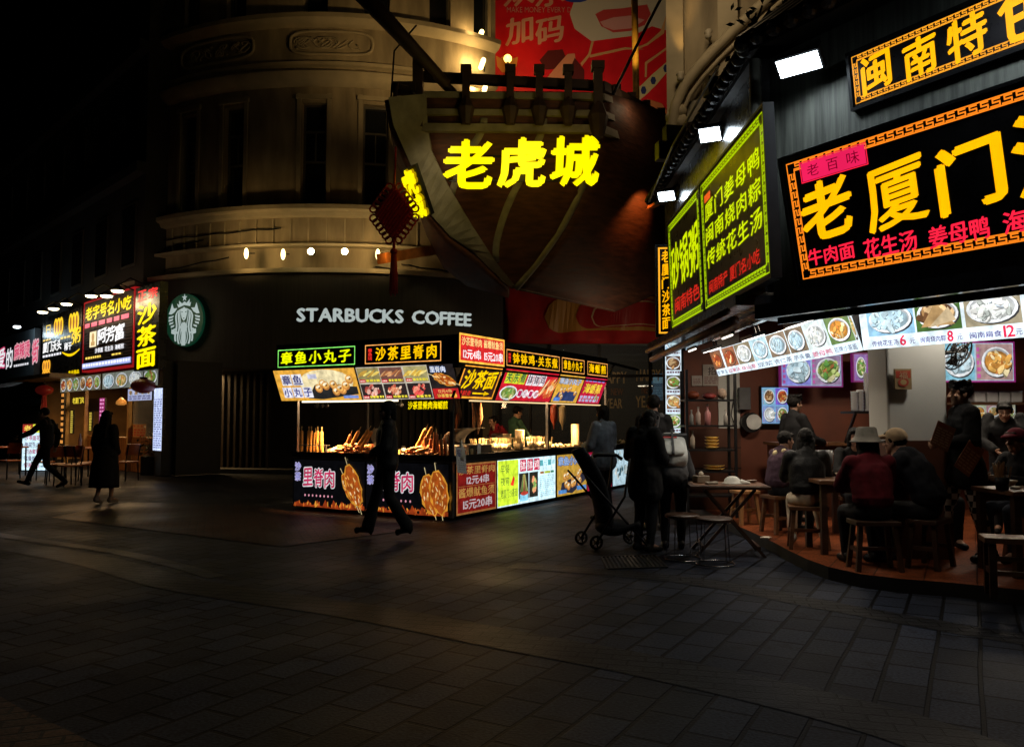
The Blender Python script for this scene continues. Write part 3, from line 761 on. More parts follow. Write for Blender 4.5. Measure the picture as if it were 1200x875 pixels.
bp([crop(*p) for p in ((690, 260), (790, 190), (790, 200), (700, 266), (698, 320), (690, 320))], (.6, .32, .12))
bp([crop(*p) for p in ((600, 420), (680, 350), (720, 310), (790, 250), (790, 290), (740, 350), (700, 390), (640, 440))], (.55, .45, .2))
for x, y in ((685, 375), (725, 335), (778, 285), (640, 405)): bp([crop(x + 12*math.cos(k*1.05), y + 18*math.sin(k*1.05)) for k in range(6)], (.02, .03, .12))
bp([crop(405 + 50*math.cos(k*.6), 5*0 - 2 + 14*math.sin(k*.6)) for k in range(10)], (.03, .06, .3))
# gold ingot
bp([crop(*p) for p in ((75, 232), (100, 245), (140, 245), (166, 236), (160, 275), (135, 300), (100, 300), (80, 275))], (.62, .26, .04))
bp([crop(*p) for p in ((96, 240), (120, 222), (146, 238), (122, 250))], (.75, .42, .08))
bp([crop(*p) for p in ((255, 250), (290, 210), (350, 205), (365, 240), (330, 285), (280, 290))], (.10, .012, .01))
bp([crop(*p) for p in ((280, 330), (330, 270), (370, 225), (400, 222), (405, 250), (365, 330))], (.62, .25, .12))
bp([crop(*p) for p in ((365, 330), (400, 240), (440, 290), (440, 340))], (.10, .012, .01))
bp([crop(*p) for p in ((660, 460), (700, 410), (760, 430), (790, 470), (790, 500), (660, 500))], (.5, .16, .05))
art.mb.build('artwork', printed(), bbd)
lamp('SPOT', P(610, 150, 24.5), 190, (1, .78, .55), bbd, .2, aim=P(640, 30, 28), spot=110, blend=.9)
lamp('SPOT', P(730, 150, 24.0), 190, (1, .78, .55), bbd, .2, aim=P(720, 20, 28), spot=110, blend=.9)
lampb = thing('deck_lamp', 'small glowing amber lamp in front of the gold ingot on the billboard', 'lamp', P(595, 69, 26.8))
mb = MB(); c = P(595, 69, 27.2); mb.ell(c, (.14, .14, .14)); mb.build('bulb', emat('amber_bulb', (1, .55, .1), 5), lampb, smooth=True)
mb = MB(); mb.tube([c - Vector((0, 0, .1)), c - Vector((0, 0, 3.5))], .05); mb.build('post', DARK, lampb); lamp('POINT', c - Vector((0, .3, 0)), 25, (1, .5, .12), lampb, .1)
bkw = thing('rear_wall', 'tall plain wall carrying the red billboard behind the ship', 'wall', (3, 29, 0))
mb = MB(); mb.box((4.2, 29.6, 11), (14, 2, 22)); mb.build('rendered_face', mat('grey_wall', (.12, .105, .085), .85, scale=1), bkw)
# window strip with three slanting lamps, right end of the corner building
for i, (px, py) in enumerate(((563, 42), (565, 75), (567, 107))):
    c = P(px, py, 23.3); t = thing('wall_lamp', ['topmost', 'middle', 'lowest'][i] + ' of three slanted amber tube lamps beside the red billboard', 'lamp', c, group='slanted tube lamps by the billboard')
    m = MB(); d = Vector((.35, 0, 1)).normalized(); m.cap(c - d*.12, c + d*.12, .07, .07, 10); m.build('tube', emat('amber_tube', (1, .72, .25), 7), t, smooth=True)
    m = MB(); m.bar(c + Vector((.06, .08, -.2)), c + Vector((.06, .08, .2)), .04); m.bar(c + Vector((.06, .1, 0)), c + Vector((.06, .9, 0)), .035); m.build('bracket', DARK, t)
    lamp('POINT', c + Vector((-.3, -.25, 0)), 26, WARM, t, .12)
# ================================================================== WOODEN JUNK (ship front over the entrance)
WOODH = mat('dark_hull_planks', (.095, .034, .018), .72, var=.45, scale=2.2, stretch=(1.2, 1.2, 7), bump=.4, bscale=5)
WOODG = mat('weathered_grey_timber', (.27, .25, .19), .7, var=.3, scale=3, bump=.3, bscale=18)
WOODR = mat('dark_rail_timber', (.05, .028, .018), .6, var=.4, scale=4, bump=.2)
ship = thing('wooden_ship', 'bow of a big dark wooden junk with railings built over the mall entrance', 'ship', P(620, 335, 21))
def lerp_pts(pts, t):
    t = max(0, min(1, t)) * (len(pts) - 1); i = min(int(t), len(pts) - 2); f = t - i
    a, b = pts[i], pts[i+1]; return tuple(a[k] + (b[k]-a[k])*f for k in range(len(a)))
# picture x, y, distance
LE = [(496, 110, 17.35), (498, 142, 17.5), (503, 175, 17.75), (524, 219, 18.2), (553, 267, 18.9), (579, 307, 19.5), (601, 334, 20.0)]
RE = [(704, 110, 17.6), (701, 142, 17.7), (694, 180, 18.0), (679, 225, 18.4), (655, 270, 19.0), (628, 308, 19.6), (604, 336, 20.05)]
BE = [(790, 146, 23.0), (790, 185, 23.0), (790, 225, 23.0), (789, 265, 23.0), (785, 305, 23.0), (765, 340, 22.8), (716, 362, 22.4)]
OL = [(452, 118, 17.0), (459, 173, 17.6), (476, 203, 18.1), (496, 261, 18.9), (516, 301, 19.5), (544, 324, 19.9), (597, 339, 20.3)]   # far (port) outline
BL = [(455, 114, 16.6), (461, 147, 16.8), (484, 199, 17.4), (504, 250, 18.2), (527, 276, 18.8), (556, 296, 19.3), (597, 336, 19.9)]   # beam, outer edge
def hullT(i, j):
    a = Vector(P(*lerp_pts(LE, j))); b = Vector(P(*lerp_pts(RE, j))); p = a.lerp(b, i)
    return p + Vector((0, -1, -.1)) * (.28 * math.sin(math.pi*i) * math.sin(math.pi*min(1, j*1.1)))
def hullS(i, j):
    a = Vector(P(*lerp_pts(RE, j))); b = Vector(P(*lerp_pts(BE, j))); p = a.lerp(b, i)
    return p + Vector((.5, -.55, -.1)) * (.9 * math.sin(math.pi*i*.9) * math.sin(math.pi*min(1, .1 + j*.85)))
def hullP(i, j):
    a = Vector(P(*lerp_pts(BL, j))) + Vector((0, .12, 0)); b = Vector(P(*lerp_pts(OL, j))) + Vector((-.0, 1.5, .1)); p = a.lerp(b, i)
    return p
mb = MB(); mb.grid(hullT, 14, 18); mb.grid(hullS, 16, 18)
mb.build('hull', WOODH, ship, smooth=True, solid=.12)
mb = MB(); mb.grid(lambda i, j: hullP(1-i, j), 6, 18); mb.build('hull_side', WOODH, ship, smooth=True, solid=.1)
# deck
mb = MB(); d0 = [hullT(i/10, .1) for i in range(11)] + [hullS(i/10, .1) for i in range(1, 11)]
d0 += [Vector(P(520, 130, 23.0))]
mb.poly(d0[::-1]); mb.build('deck', WOODR, ship, solid=.05)
# heavy stem beam
mb = MB(); n = 24; L_, R_ = [], []
for k in range(n + 1):
    L_.append(Vector(P(*lerp_pts(BL, k/n)))); q = lerp_pts(LE, k/n); R_.append(Vector(P(q[0] + 2, q[1], q[2] - .25)))
dp = Vector((.05, .45, .02))
for k in range(n):
    a, b, c, d = L_[k], R_[k], R_[k+1], L_[k+1]
    mb.poly([d, c, b, a]); mb.poly([a + dp, b + dp, c + dp, d + dp]); mb.poly([a, a + dp, d + dp, d]); mb.poly([b, c, c + dp, b + dp])
mb.poly([L_[0], R_[0], R_[0] + dp, L_[0] + dp]); mb.build('stem_beam', WOODG, ship)
# ribs on the hull
def rib(fn, pts, w=.12):
    m = MB(); q = [fn(*p) for p in pts]; m.tube([p + Vector((.0, -.05, -.02)) for p in q], w, 6, sx=1.0); return m
for fn, pts in ((hullT, [(.34*math.cos(t*1.5), .16 + t*.36) for t in [k/12 for k in range(13)]]), (hullT, [(.68*math.cos(t*1.45)**.9, .16 + t*.66) for t in [k/14 for k in range(15)]]), (hullT, [(1, t) for t in [.18 + k*.82/14 for k in range(15)]])):
    rib(fn, pts).build('rib', WOODG, ship, smooth=True)
m = MB(); m.tube([hullS(t, .995) + Vector((0, -.05, 0)) for t in [k/12 for k in range(13)]], .1, 6); m.build('keel_strip', WOODG, ship, smooth=True)
# wales (pale strakes) and bulwark planks
for y0, h in ((108, .14), (128, .13), (146, .17)):
    m = MB(); a = Vector(P(494, y0 + 4, 17.3)); b = Vector(P(705, y0 + 6, 17.42)); c = Vector(P(792, y0 + 42, 22.9)); o = Vector((0, 0, 0))
    m.bar(a, b, .14, h); m.bar(b, c, .14, h); m.build('wale', WOODG, ship)
# railing
for a, b in (((494, 90, 17.5), (705, 101, 17.6)), ((705, 101, 17.6), (792, 146, 23.0))):
    m = MB(); m.bar(P(*a), P(*b), .15, .2); m.build('rail', WOODR, ship)
def rail_post(px, y0, y1, Y, w=.2):
    m = MB(); a, b = Vector(P(px, y1, Y)), Vector(P(px, y0, Y)); h = (b - a).z
    m.bar(a, a + Vector((0, 0, h)), w*.8); m.lathe([(w*.5, 0), (w*.75, h*.15), (w*.95, h*.3), (w*.6, h*.42), (w*.45, h*.5)], a + Vector((0, 0, -.02)), 8)
    m.box(a + Vector((0, 0, h)), (w*1.15, w*1.15, .16)); m.build('rail_post', WOODR, ship)
for px in (546, 598, 632, 666): rail_post(px, 82, 145, 17.25)
rail_post(701, 78, 160, 17.3, .24)
for t in (.2, .4, .6, .8): rail_post(705 + 87*t, 96 + 44*t, 128 + 44*t, 17.5 + 5.4*t, .18)
m = MB(); m.bar(P(490, 150, 17.3), P(490, 62, 17.3), .22); m.box(P(474, 104, 17.2), (.5, .3, .2)); m.tube([P(462, 116, 17.0), P(466, 98, 17.0), P(480, 103, 17.1), P(489, 118, 17.2)], .05, 6); m.build('bow_post', WOODR, ship)
m = MB(); m.tube([P(418, -14, 16.5), P(470, 42, 16.9), P(524, 100, 17.4)], [.2, .16, .12], 8); m.tube([P(500, 78, 17.2), P(532, 110, 17.5)], .1, 6); m.build('spar', WOODR, ship, smooth=True)
m = MB(); m.tube([P(746, 135, 20.5), P(743, -30, 20.5)], .085, 10); m.build('mast_pole', mat('gilded_pole', (.62, .36, .05), .45), ship, smooth=True)
m = MB(); m.tube([P(777, -6, 18.6), P(748, 50, 18.4), P(718, 112, 18)], .035, 6); m.build('rope', DARK, ship, smooth=True)
m = MB(); m.tube([P(458, 118, 17), P(462, 60, 17.2), P(488, 30, 17.3)], .02, 5); m.build('rope', DARK, ship, smooth=True)
# big yellow letters on the bow
YEL = emat('lemon_letter_face', (1, .84, .0), 1.15)
AMB = emat('amber_letter_face', (1, .60, .0), 1.15)
SIDEY = emat('lemon_letter_side', (.8, .55, 0), .35)
nm = thing('bow_lettering', 'three big glowing yellow characters across the ship bow', 'sign', P(610, 195, 17.2))
a, b, c = Vector(P(520, 226, 16.9)), Vector(P(703, 226, 17.1)), Vector(P(520, 160, 16.45))
NF = Fr(a, b - a, (c - a)); 
xs = []
for ch, x0, x1, y0, y1 in (('老', 521, 576, 166, 219), ('虎', 584, 637, 165, 219), ('城', 645, 700, 164, 219)):
    p, q = NF.hit(x0, y1), NF.hit(x1, y0)
    letters3d(NF, ch, p[0], p[1], q[0], q[1], YEL, SIDEY, nm, .1, 0.02, .045)
m = MB(); 
for v in (.25, .75): m.bar(NF(0.1, v, -.02), NF((b-a).length - .1, v, -.02), .04)
for u in (.5, 1.7, 2.9): m.bar(NF(u, .75, -.02), NF(u, .75, -1.1), .04)
m.build('letter_frame', DARK, nm)
lamp('AREA', NF(1.65, .5, 1.0), 12, (1, .75, .15), nm, 1.2, aim=NF(1.65, .3, 0))
# narrow lettering on the far side of the stem
sd = thing('side_lettering', 'narrow yellow characters seen edge-on left of the grey stem beam of the ship', 'sign', P(486, 235, 17.5))
a = Vector(P(497, 262, 18.0)); b = Vector(P(478, 208, 17.25)); SF = Fr(a, (-.75, .66, 0), b - a)
SF = Fr(a + Vector((-.08, -.55, 0)), (.28, -.4, -.02), b - a)
letters3d(SF, '城', 0, .0, .55, .5, YEL, SIDEY, sd, .06, .02, .05); letters3d(SF, '虎', 0, .55, .55, 1.08, YEL, SIDEY, sd, .06, .02, .05)
m = MB(); m.fbox(SF, -.02, -.05, -.1, .57, 1.12, -.01); m.build('backing', DARK, sd)
lamp('SPOT', P(775, 232, 19.0), 60, (1, .30, .06), ship, .06, aim=P(730, 256, 20.0), spot=80, blend=.7)
# added warm light without a lamp body, washing the facade behind
lamp('SPOT', P(532, 112, 18.5), 260, (1, .62, .22), ship, .15, aim=P(505, 20, 23), spot=100, blend=.9)
lamp('SPOT', P(505, 165, 17.8 - 2.5), 75, (1, .8, .45), ship, .2, aim=P(530, 230, 18.5), spot=60, blend=.9)  # spot added to brighten the stem beam, no fixture
for px, py, Y, qx, qy, q in ((447, 303, 19.5, 520, 291, 21.5), (770, 234, 19.9, 706, 268, 20.2)):
    t = thing('support_strut', 'orange-lit timber strut ' + ('left under the hull near the red knot' if px < 500 else 'beside the starboard side of the hull'), 'beam', P(px, py, Y))
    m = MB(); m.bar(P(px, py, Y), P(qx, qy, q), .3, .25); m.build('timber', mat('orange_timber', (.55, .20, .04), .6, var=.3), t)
# red knot ornament
RED = mat('red_cord', (.42, .010, .014), .6, var=.3, scale=20, bump=.4, bscale=80)
kn = thing('knot_ornament', 'red woven knot ornament with a long tassel hanging beside the ship stem', 'ornament', P(462, 250, 16.6))
KF = Fr(P(462, 250, 16.6), (1, -.05, 0)); m = MB(); hw = .40
m.poly([KF(0, .55, .05), KF(-hw, 0, .05), KF(0, -.55, .05), KF(hw, 0, .05)]); m.poly([KF(0, .55, -.05), KF(hw, 0, -.05), KF(0, -.55, -.05), KF(-hw, 0, -.05)])
for k in range(-4, 5):
    t = k/5
    m.tube([KF(-hw*(1-abs(t)*0)*.5 + t*hw*.5 - .0, t*.28 + .28, .06), KF(t*hw*.5 + hw*.5, t*.28 - .28, .06)], .035, 6)
    m.tube([KF(hw*.5 + t*hw*.5, -t*.28 + .28, .08), KF(t*hw*.5 - hw*.5, -t*.28 - .28, .08)], .035, 6)
for sx in (-1, 1):
    for sy in (-1, 1):
        for k in range(6):
            t = (k + .5)/6; cx, cy = sx*hw*t, sy*.55*(1-t); q = [KF(cx + sx*.07 + .075*math.cos(a), cy + sy*.05 + .075*math.sin(a), 0) for a in [2*math.pi*i/10 for i in range(10)]]
            m.tube(q, .02, 5, closed=True)
m.build('woven_knot', RED, kn, smooth=False)
m = MB(); m.tube([KF(0, .5, 0), KF(.02, 1.4, 0)], .018, 6); m.build('hanging_cord', RED, kn)
m = MB(); m.tube([KF(0, -.55, 0), KF(0, -.75, 0)], .03, 6); m.ell(KF(0, -.8, 0), (.08, .08, .07))
for k in range(14):
    a = k*.449; m.tube([KF(.04*math.cos(a), -.84, .04*math.sin(a)), KF(.07*math.cos(a), -1.3, .07*math.sin(a)), KF(.075*math.cos(a), -1.62 - .05*(k % 3), .075*math.sin(a))], .015, 4)
m.build('tassel', RED, kn, smooth=True)

lamp('POINT', (2.6, 21.6, 3.3), 26, (1, .72, .45), mall, .3)  # added entrance light under the beam, no lamp body
lamp('SPOT', P(741, 92, 19.7), 120, (1, .62, .2), ship, .1, aim=P(745, 20, 20.5), spot=60, blend=.8)  # spot added to light up the pole, without a fixture
lamp('POINT', P(452, 297, 19.15), 5, (1, .5, .14), cafe, .05)  # small orange light added to brighten the left strut
lamp('POINT', P(752, 122, 18.3), 6, (1, .7, .4), ship, .1)  # warm point added for the right-hand wales, no lamp there
# ================================================================== RESTAURANT ON THE RIGHT
PF = .12                                   # terrace height
K = Vector((2.60, 8.0, 0))
FA = Fr(K, (.53, -.848, 0))                # front wing, u runs left -> right towards the viewer
FB_ = Fr((2.52, 13.0, 0), (0, -1, 0))      # side wing, u runs from the far end to the corner
PLANK = mat('grey_wall_planks', (.10, .105, .09), .7, var=.5, scale=2.5, stretch=(9, 9, .5), bump=.4, bscale=12)
BLACKP = mat('black_panel', (.012, .011, .012), .28, var=.3)
TILEB = mat('brown_wall_tile', (.09, .03, .014), .45, var=.3, scale=3)
WALLW = mat('white_wall_paint', (.62, .62, .58), .75, var=.08, scale=2)
TERR = paving('terrace_tile', (.32, .085, .03), (.26, .07, .026), (.06, .02, .012), .4, .4, .006, -ANG, .38, offset=0)
terr_px = [(2.9, 13.5), (2.9, 12), (2.9, 10.6), (2.93, 9.5), (2.9, 8.6), (2.9, 8.05), (2.95, 7.65), (3.1, 7.3), (3.35, 7.08), (3.7, 6.92), (4.17, 6.6), (5.2, 6.0), (6.5, 5.2), (9, 3.6)]
mb = MB(); top = [(x, y, PF) for x, y in terr_px]
mb.poly([(12, 13.5, PF), *top, (12, 3.6, PF)])
for i in range(len(top) - 1):
    a, b = Vector(top[i]), Vector(top[i+1]); mb.poly([a, (a.x, a.y, 0.0), (b.x, b.y, 0.0), b], 1)
tag(mb.build('terrace_floor', [TERR, mat('dark_kerb_edge', (.02, .016, .014), .6)]), kind='structure')
rest = thing('restaurant_building', 'two-winged snack restaurant with dark plank walls, tiled eaves and an open brown interior', 'building', (4.5, 9, 0))
mb = MB(); mb.fbox(FA, .0, 2.62, -.25, 7.5, 5.12, 0); mb.build('plank_wall', PLANK, rest)
mb = MB(); mb.fbox(FB_, -.2, 2.75, -.3, 5.0, 5.12, 0); mb.build('side_wall', BLACKP, rest)
mb = MB(); mb.poly([(2.7, 13, 3.0), (12, 13, 3.0), (12, 2.5, 3.0), (6.7, 2.0, 3.0), tuple(FA(0.02, 3.0, -.26))]); mb.build('ceiling', mat('dark_ceiling', (.10, .07, .05), .8), rest, solid=.1)
BW = Fr((2.4, 12.4, 0), (1, 0, 0))
mb = MB(); mb.fbox(BW, 0, 1.35, -.2, .75, 3, 0, 0); mb.fbox(BW, 1.08, PF, -.2, 10, 3.0, 0, 0); mb.build('back_wall', mat('red_brown_wall', (.16, .042, .018), .6, var=.25, scale=2), rest)
mb = MB(); mb.fbox(BW, .75, 1.35, -.19, 1.08, 3.0, .02); mb.build('white_wall', WALLW, rest)
mb = MB(); mb.fbox(BW, 0, PF, -.18, 1.08, 1.345, .03)
mb.build('tile_dado', TILEB, rest); m = MB()
for k in range(1, 4): m.fbox(BW, 0, PF + k*.31, .031, 1.08, PF + k*.31 + .012, .036)
m.build('tile_joint', DARK, rest)
# pillar
pc = Vector((4.06, 8.35, 0)); mb = MB(); mb.box((pc.x, pc.y, 1.95), (.57, .57, 2.1), -.10); mb.build('pillar', WALLW, rest, bevel=.02)
mb = MB(); mb.box((pc.x, pc.y, PF + .58), (.60, .60, 1.16 - PF*0), -.10); mb.build('pillar_base', TILEB, rest)
# eaves with tile rows
TILE = mat('black_roof_tile', (.020, .020, .022), .5, var=.4, scale=8)
def eave(fr, u0, u1, name):
    ov = .10 if name == 'b' else .3
    m = MB(); m.fbox(fr, u0, 5.12, -.4, u1, 5.2, ov)
    sl = Fr(fr(0, 5.2, ov + .06), fr.x, fr.y*.75 - fr.n)
    n = int((u1-u0)/.2)
    for k in range(n):
        u = u0 + .1 + k*.2; m.tube([sl(u, -.05, .03), sl(u, .6, .03), sl(u, 1.15, .03)], .062, 7)
    m.fbox(sl, u0, 0, -.06, u1, 1.2, .0)
    for k in range(n): m.ell(sl(u0 + .1 + k*.2, -.06, .0), (.075, .075, .075), 8, 5)
    m.build('tiled_eave', TILE, rest)
eave(FA, -.1, 7.5, 'a'); eave(FB_, -.6, 5.3, 'b')
m = MB(); q = FB_(4.97, 0, .06) ; m.tube([Vector((q.x, q.y, 5.3)), Vector((q.x, q.y, 4.15))], .055, 12); m.tube([Vector((q.x, q.y, 4.22)), Vector((q.x, q.y, 4.02))], .085, 12); m.build('corner_pipe', mat('bamboo_grey_pipe', (.30, .29, .24), .5), rest, smooth=True)
# soffit and signage channel under the boards
m = MB(); m.fbox(FA, .0, 2.46, -.5, 7, 2.6, .28); m.fbox(FB_, -.2, 2.62, -.4, 5.0, 2.72, .3); m.build('soffit', BLACKP, rest)
m = MB(); m.fbox(FB_, .2, 2.5, -.1, 4.9, 2.605, -.04); m.fbox(FA, .3, 2.38, .3, 6, 2.445, .31); m.build('mirror_strip', mat('polished_foil', (.6, .6, .6), .14, 1.0, bump=.6, bscale=6), rest)
m = MB(); m.tube([FB_(-.1, 2.45, .25), FB_(4.6, 2.52, .2)], .05, 8); m.tube([FB_(-.1, 2.58, .33), FB_(4.7, 2.6, .3)], .035, 8); m.build('awning_roller', mat('brown_roller', (.14, .06, .03), .4), rest, smooth=True)
m = MB(); m.tube([FB_(.1, 5.25, .1), FB_(1.5, 5.2, .12), FB_(3.4, 5.26, .1), FB_(4.9, 5.22, .1)], .02, 5); m.build('cable', DARK, rest)
m = MB(); m.tube([FB_(.0, 5.0, .3), FB_(2.6, 5.05, .42), FB_(4.5, 5.28, .3)], .015, 5); m.build('cable', DARK, rest)
# AC-like boxes and brackets on the eave corner
for px, py, Y, s in ((840, 103, 11.5, .34), (790, 158, 13.2, .34), (783, 178, 13.4, .4)):
    t = thing('flood_lamp', ['dark unlit flood lamp box on a bracket above the tiled eave', 'small dark unlit lamp box at the far end of the tiled eave', 'dark grey unlit lamp box lowest at the far end of the eave'][(840, 790, 783).index(px)], 'lamp', P(px, py, Y), group='unlit lamp boxes on the eave')
    m = MB(); c = Vector(P(px, py, Y)); m.box(c, (s, .2, s*.78), .2); m.build('housing', DARK, t, bevel=.01)
    m = MB(); m.bar(c + Vector((s*.5, .05, 0)), c + Vector((s*.9, .1, -.05)), .05); m.bar(c + Vector((s*.9, .1, -.3)), c + Vector((s*.9, .1, .18)), .07); m.build('bracket', DARK, t)

# ---- white flood lamps under the eave; the last is added out of view for the diners
FLD = emat('flood_lens', (.80, .93, 1.0), 14)
for i, (u, w_, fr) in enumerate(((.28, .45, FA), (2.95, .42, FB_), (.35, .42, FB_), (3.2, .55, FA))):
    px, py = ((936, 76), (832, 158), (781, 230), (1170, -60))[i]
    c = Vector(P(px, py, (7.3, 9.55, 12.15, 5.6)[i])); 
    out = fr.n; rt = fr.x
    dn = Vector(((-.42, -.5, -.76), (-.3, -.62, -.68), (-.3, -.62, -.68), (-.5, -.5, -.7))[i]).normalized()
    rt = Vector((-dn.y, dn.x, 0)).normalized(); lf = Fr(c, rt, dn.cross(rt))
    t = thing('flood_lamp', ['glaring white flood lamp nearest the corner pipe under the eave', 'glaring white flood lamp above the middle of the green sign', 'glaring white flood lamp at the far end of the green sign', 'added unseen white flood lamp above the upper amber sign'][i], 'lamp', c, group='white flood lamps under the eave')
    hw, hh = ((.19, .085), (.12, .085), (.12, .075), (.18, .1))[i]
    m = MB(); m.fbox(lf, -hw - .02, -hh - .02, -.07, hw + .02, hh + .02, -.002); m.bar(c - dn*.05, c + Vector((0, 0, .3)) - out*.3, .03); m.build('housing', DARK, t)
    m = MB(); m.fbox(lf, -hw, -hh, -.001, hw, hh, .006); m.build('lens', FLD, t)
    l = lamp('AREA', c + dn*.03, (11, 13, 8, 20)[i], (.82, .93, 1), t, .25, aim=c + Vector((0, 0, -1)) + out*.22 if i < 3 else Vector((3.5, 7.3, .8)))

# ---- signs
def hitrect(fr, x0, y0, x1, y1, w=0.0):
    """picture box -> u0, v0, u1, v1 (left/right taken at mid-height)"""
    ym = (y0+y1)/2; xm = (x0+x1)/2
    return fr.hit(x0, ym, w)[0], fr.hit(xm, y1, w)[1], fr.hit(x1, ym, w)[0], fr.hit(xm, y0, w)[1]
def board(name, label, cat, fr, u0, v0, u1, v1, thick=.1, frame=None, face=BLACKP, group=None, edge=.03):
    t = thing(name, label, cat, fr((u0+u1)/2, v0, 0), group=group)
    m = MB(); m.fbox(fr, u0, v0, -thick, u1, v1, 0); m.build('panel', face, t)
    if frame:
        m = MB()
        m.fbox(fr, u0 - edge, v0 - edge, -thick - .01, u1 + edge, v0 - .001, .014); m.fbox(fr, u0 - edge, v1 + .001, -thick - .01, u1 + edge, v1 + edge, .014)
        m.fbox(fr, u0 - edge, v0, -thick - .01, u0 - .001, v1, .014); m.fbox(fr, u1 + .001, v0, -thick - .01, u1 + edge, v1, .014); m.build('frame', frame, t)
    return t
AMBc, ORc, REDc, LEMc = (1, .43, .0), (1, .24, .012), (1, .015, .05), (.64, .80, .0)
# big amber sign
a0 = FA.hit(937, 334, .05); SA_ = FA.lean(a0[0], a0[1], .05, .2)
hA = SA_.hit(912, 190)[1]
t = board('restaurant_sign', 'large black sign with big amber characters, red dish names and an orange meander border', 'sign', SA_, 0, 0, 5.2, hA, .1, DARK)
art = Art(SA_, .003); key_border(art, .05, .045, 5.15, hA - .045, .085, ORc); art.mb.build('meander_border', lit(1.1, 0), t)
art = Art(SA_, .004)
for ch, x0, y0, x1, y1 in (('老', 939, 211, 998, 278), ('厦', 1014, 187, 1086, 268), ('门', 1099, 165, 1176, 247)):
    u0, v0, u1, v1 = hitrect(SA_, x0, y0, x1, y1); art.text(ch, u0, v0, u1, v1, AMBc, .02 if ch == '厦' else .04, tilt=.10)
us = SA_.hit(1190, 190)[0]
for k, ch in enumerate('沙茶面'): art.text(ch, us + k*.72, v0, us + k*.72 + .62, v0 + .62, AMBc, .035, tilt=.10)
art.mb.build('lettering', lit(1.35, 0), t)
art = Art(SA_, .004)
for s, x0, y0, x1, y1 in (('牛肉面', 947, 286, 1002, 309), ('花生汤', 1012, 273, 1075, 300), ('姜母鸭', 1088, 258, 1160, 287)):
    art = Art(SA_, .004); u0, v0, u1, v1 = hitrect(SA_, x0, y0, x1, y1); art.text(s, u0, v0 + .01, u1, v1 - .01, REDc, .025, tilt=.05); art.mb.build('dish_lettering', lit(1.2, 0), t)
us = SA_.hit(1175, 255)[0]; art = Art(SA_, .004); art.text('海蛎煎', us, v0 + .01, us + .56, v1 - .01, REDc, .025, tilt=.05); art.mb.build('dish_lettering', lit(1.2, 0), t); art = Art(SA_, .004)
u0, v0, u1, v1 = hitrect(SA_, 938, 180, 1016, 203); art.rect(u0, v0, u1, v1, (.75, .012, .09)); art.frame(u0 - .015, v0 - .012, u1 + .015, v1 + .012, .008, REDc); art.text('老百味', u0 + .06, v0 + .03, u1 - .06, v1 - .03, (.16, .0, .01), -.005, gap=.5)
art.mb.build('seal_lettering', lit(1.2, 0), t)
# upper amber sign
a0 = FA.hit(1001, 126, .05); S2 = FA.lean(a0[0], a0[1], .05, .12); hB = S2.hit(995, 66)[1]
t = board('restaurant_sign', 'smaller black sign high on the plank wall with one row of amber characters', 'sign', S2, 0, 0, 3.6, hB, .1, DARK)
art = Art(S2, .003); key_border(art, .02, .02, 3.58, hB - .02, .055, (1, .38, .02)); art.mb.build('meander_border', lit(1.1, 0), t)
art = Art(S2, .004)
for ch, x0, y0, x1, y1 in (('闽', 1010, 62, 1044, 108), ('南', 1059, 43, 1098, 91), ('特', 1110, 17, 1157, 70)):
    u0, v0, u1, v1 = hitrect(S2, x0, y0, x1, y1); art.text(ch, u0, v0, u1, v1, AMBc, .03, tilt=.1)
us = S2.hit(1171, 20)[0]
for k, ch in enumerate('色小吃'): art.text(ch, us + k*.46, v0, us + k*.46 + .40, v0 + .44, AMBc, .03, tilt=.1)
art.mb.build('lettering', lit(1.35, 0), t)
# green-lettered boards on the side wing
GRF = mat('dark_olive_board', (.035, .045, .016), .3, var=.2)
G1 = FB_.lean(0, 0, .06, .03)
u0 = G1.hit(823, 280)[0]; u1 = G1.hit(899, 220)[0]; vb = G1.hit(905, 322)[1]; vt = G1.hit(892, 128)[1]
t = board('green_sign', 'dark board with three rows of yellow-green characters inside a meander border, beside the corner pipe', 'sign', G1, u0, vb, u1, vt, .08, DARK, GRF)
art = Art(G1, .003); key_border(art, u0 + .03, vb + .03, u1 - .03, vt - .03, .095, (.45, .68, 0)); art.mb.build('meander_border', lit(.95, 0), t)
art = Art(G1, .004); hw = u1 - u0; hv = vt - vb
for r, s in enumerate(('厦门姜母鸭', '闽南烧肉粽', '传统花生汤')):
    v1 = vt - .30 - r*(hv - .72)/3; v0 = v1 - (hv - .72)/3 + .06; art.text(s, u0 + .2, v0, u1 - .18, v1, LEMc, .015, tilt=.12, gap=.05)
art.rect(u0 + .2, vt - .29, u0 + .48, vt - .2, (.8, .1, .01)); art.mb.build('lettering', lit(1.05, 0), t)
art = Art(G1, .004); art.text('闽南特产 厦门名小吃', u0 + .25, vb + .17, u1 - .3, vb + .33, (.75, .02, .01), .01, tilt=.06); art.mb.build('red_lettering', lit(.9, 0), t)
ua = G1.hit(784, 300)[0]
t = board('green_sign', 'dark board with two tall yellow-green characters at the far end of the side wing', 'sign', G1, ua, vb, u0 - .07, vt, .08, DARK, GRF)
art = Art(G1, .003); key_border(art, ua + .03, vb + .03, u0 - .1, vt - .03, .095, (.45, .68, 0)); art.mb.build('meander_border', lit(.95, 0), t)
art = Art(G1, .004); art.text('砂锅粥', ua + .16, vb + .55, u0 - .22, vt - .38, LEMc, .02, tilt=.1, gap=.02); art.mb.build('lettering', lit(1.05, 0), t)
art = Art(G1, .004); art.text('闽南特色', ua + .3, vb + .2, u0 - .25, vb + .42, (.75, .02, .01), .01, tilt=.06); art.mb.build('red_lettering', lit(.9, 0), t)
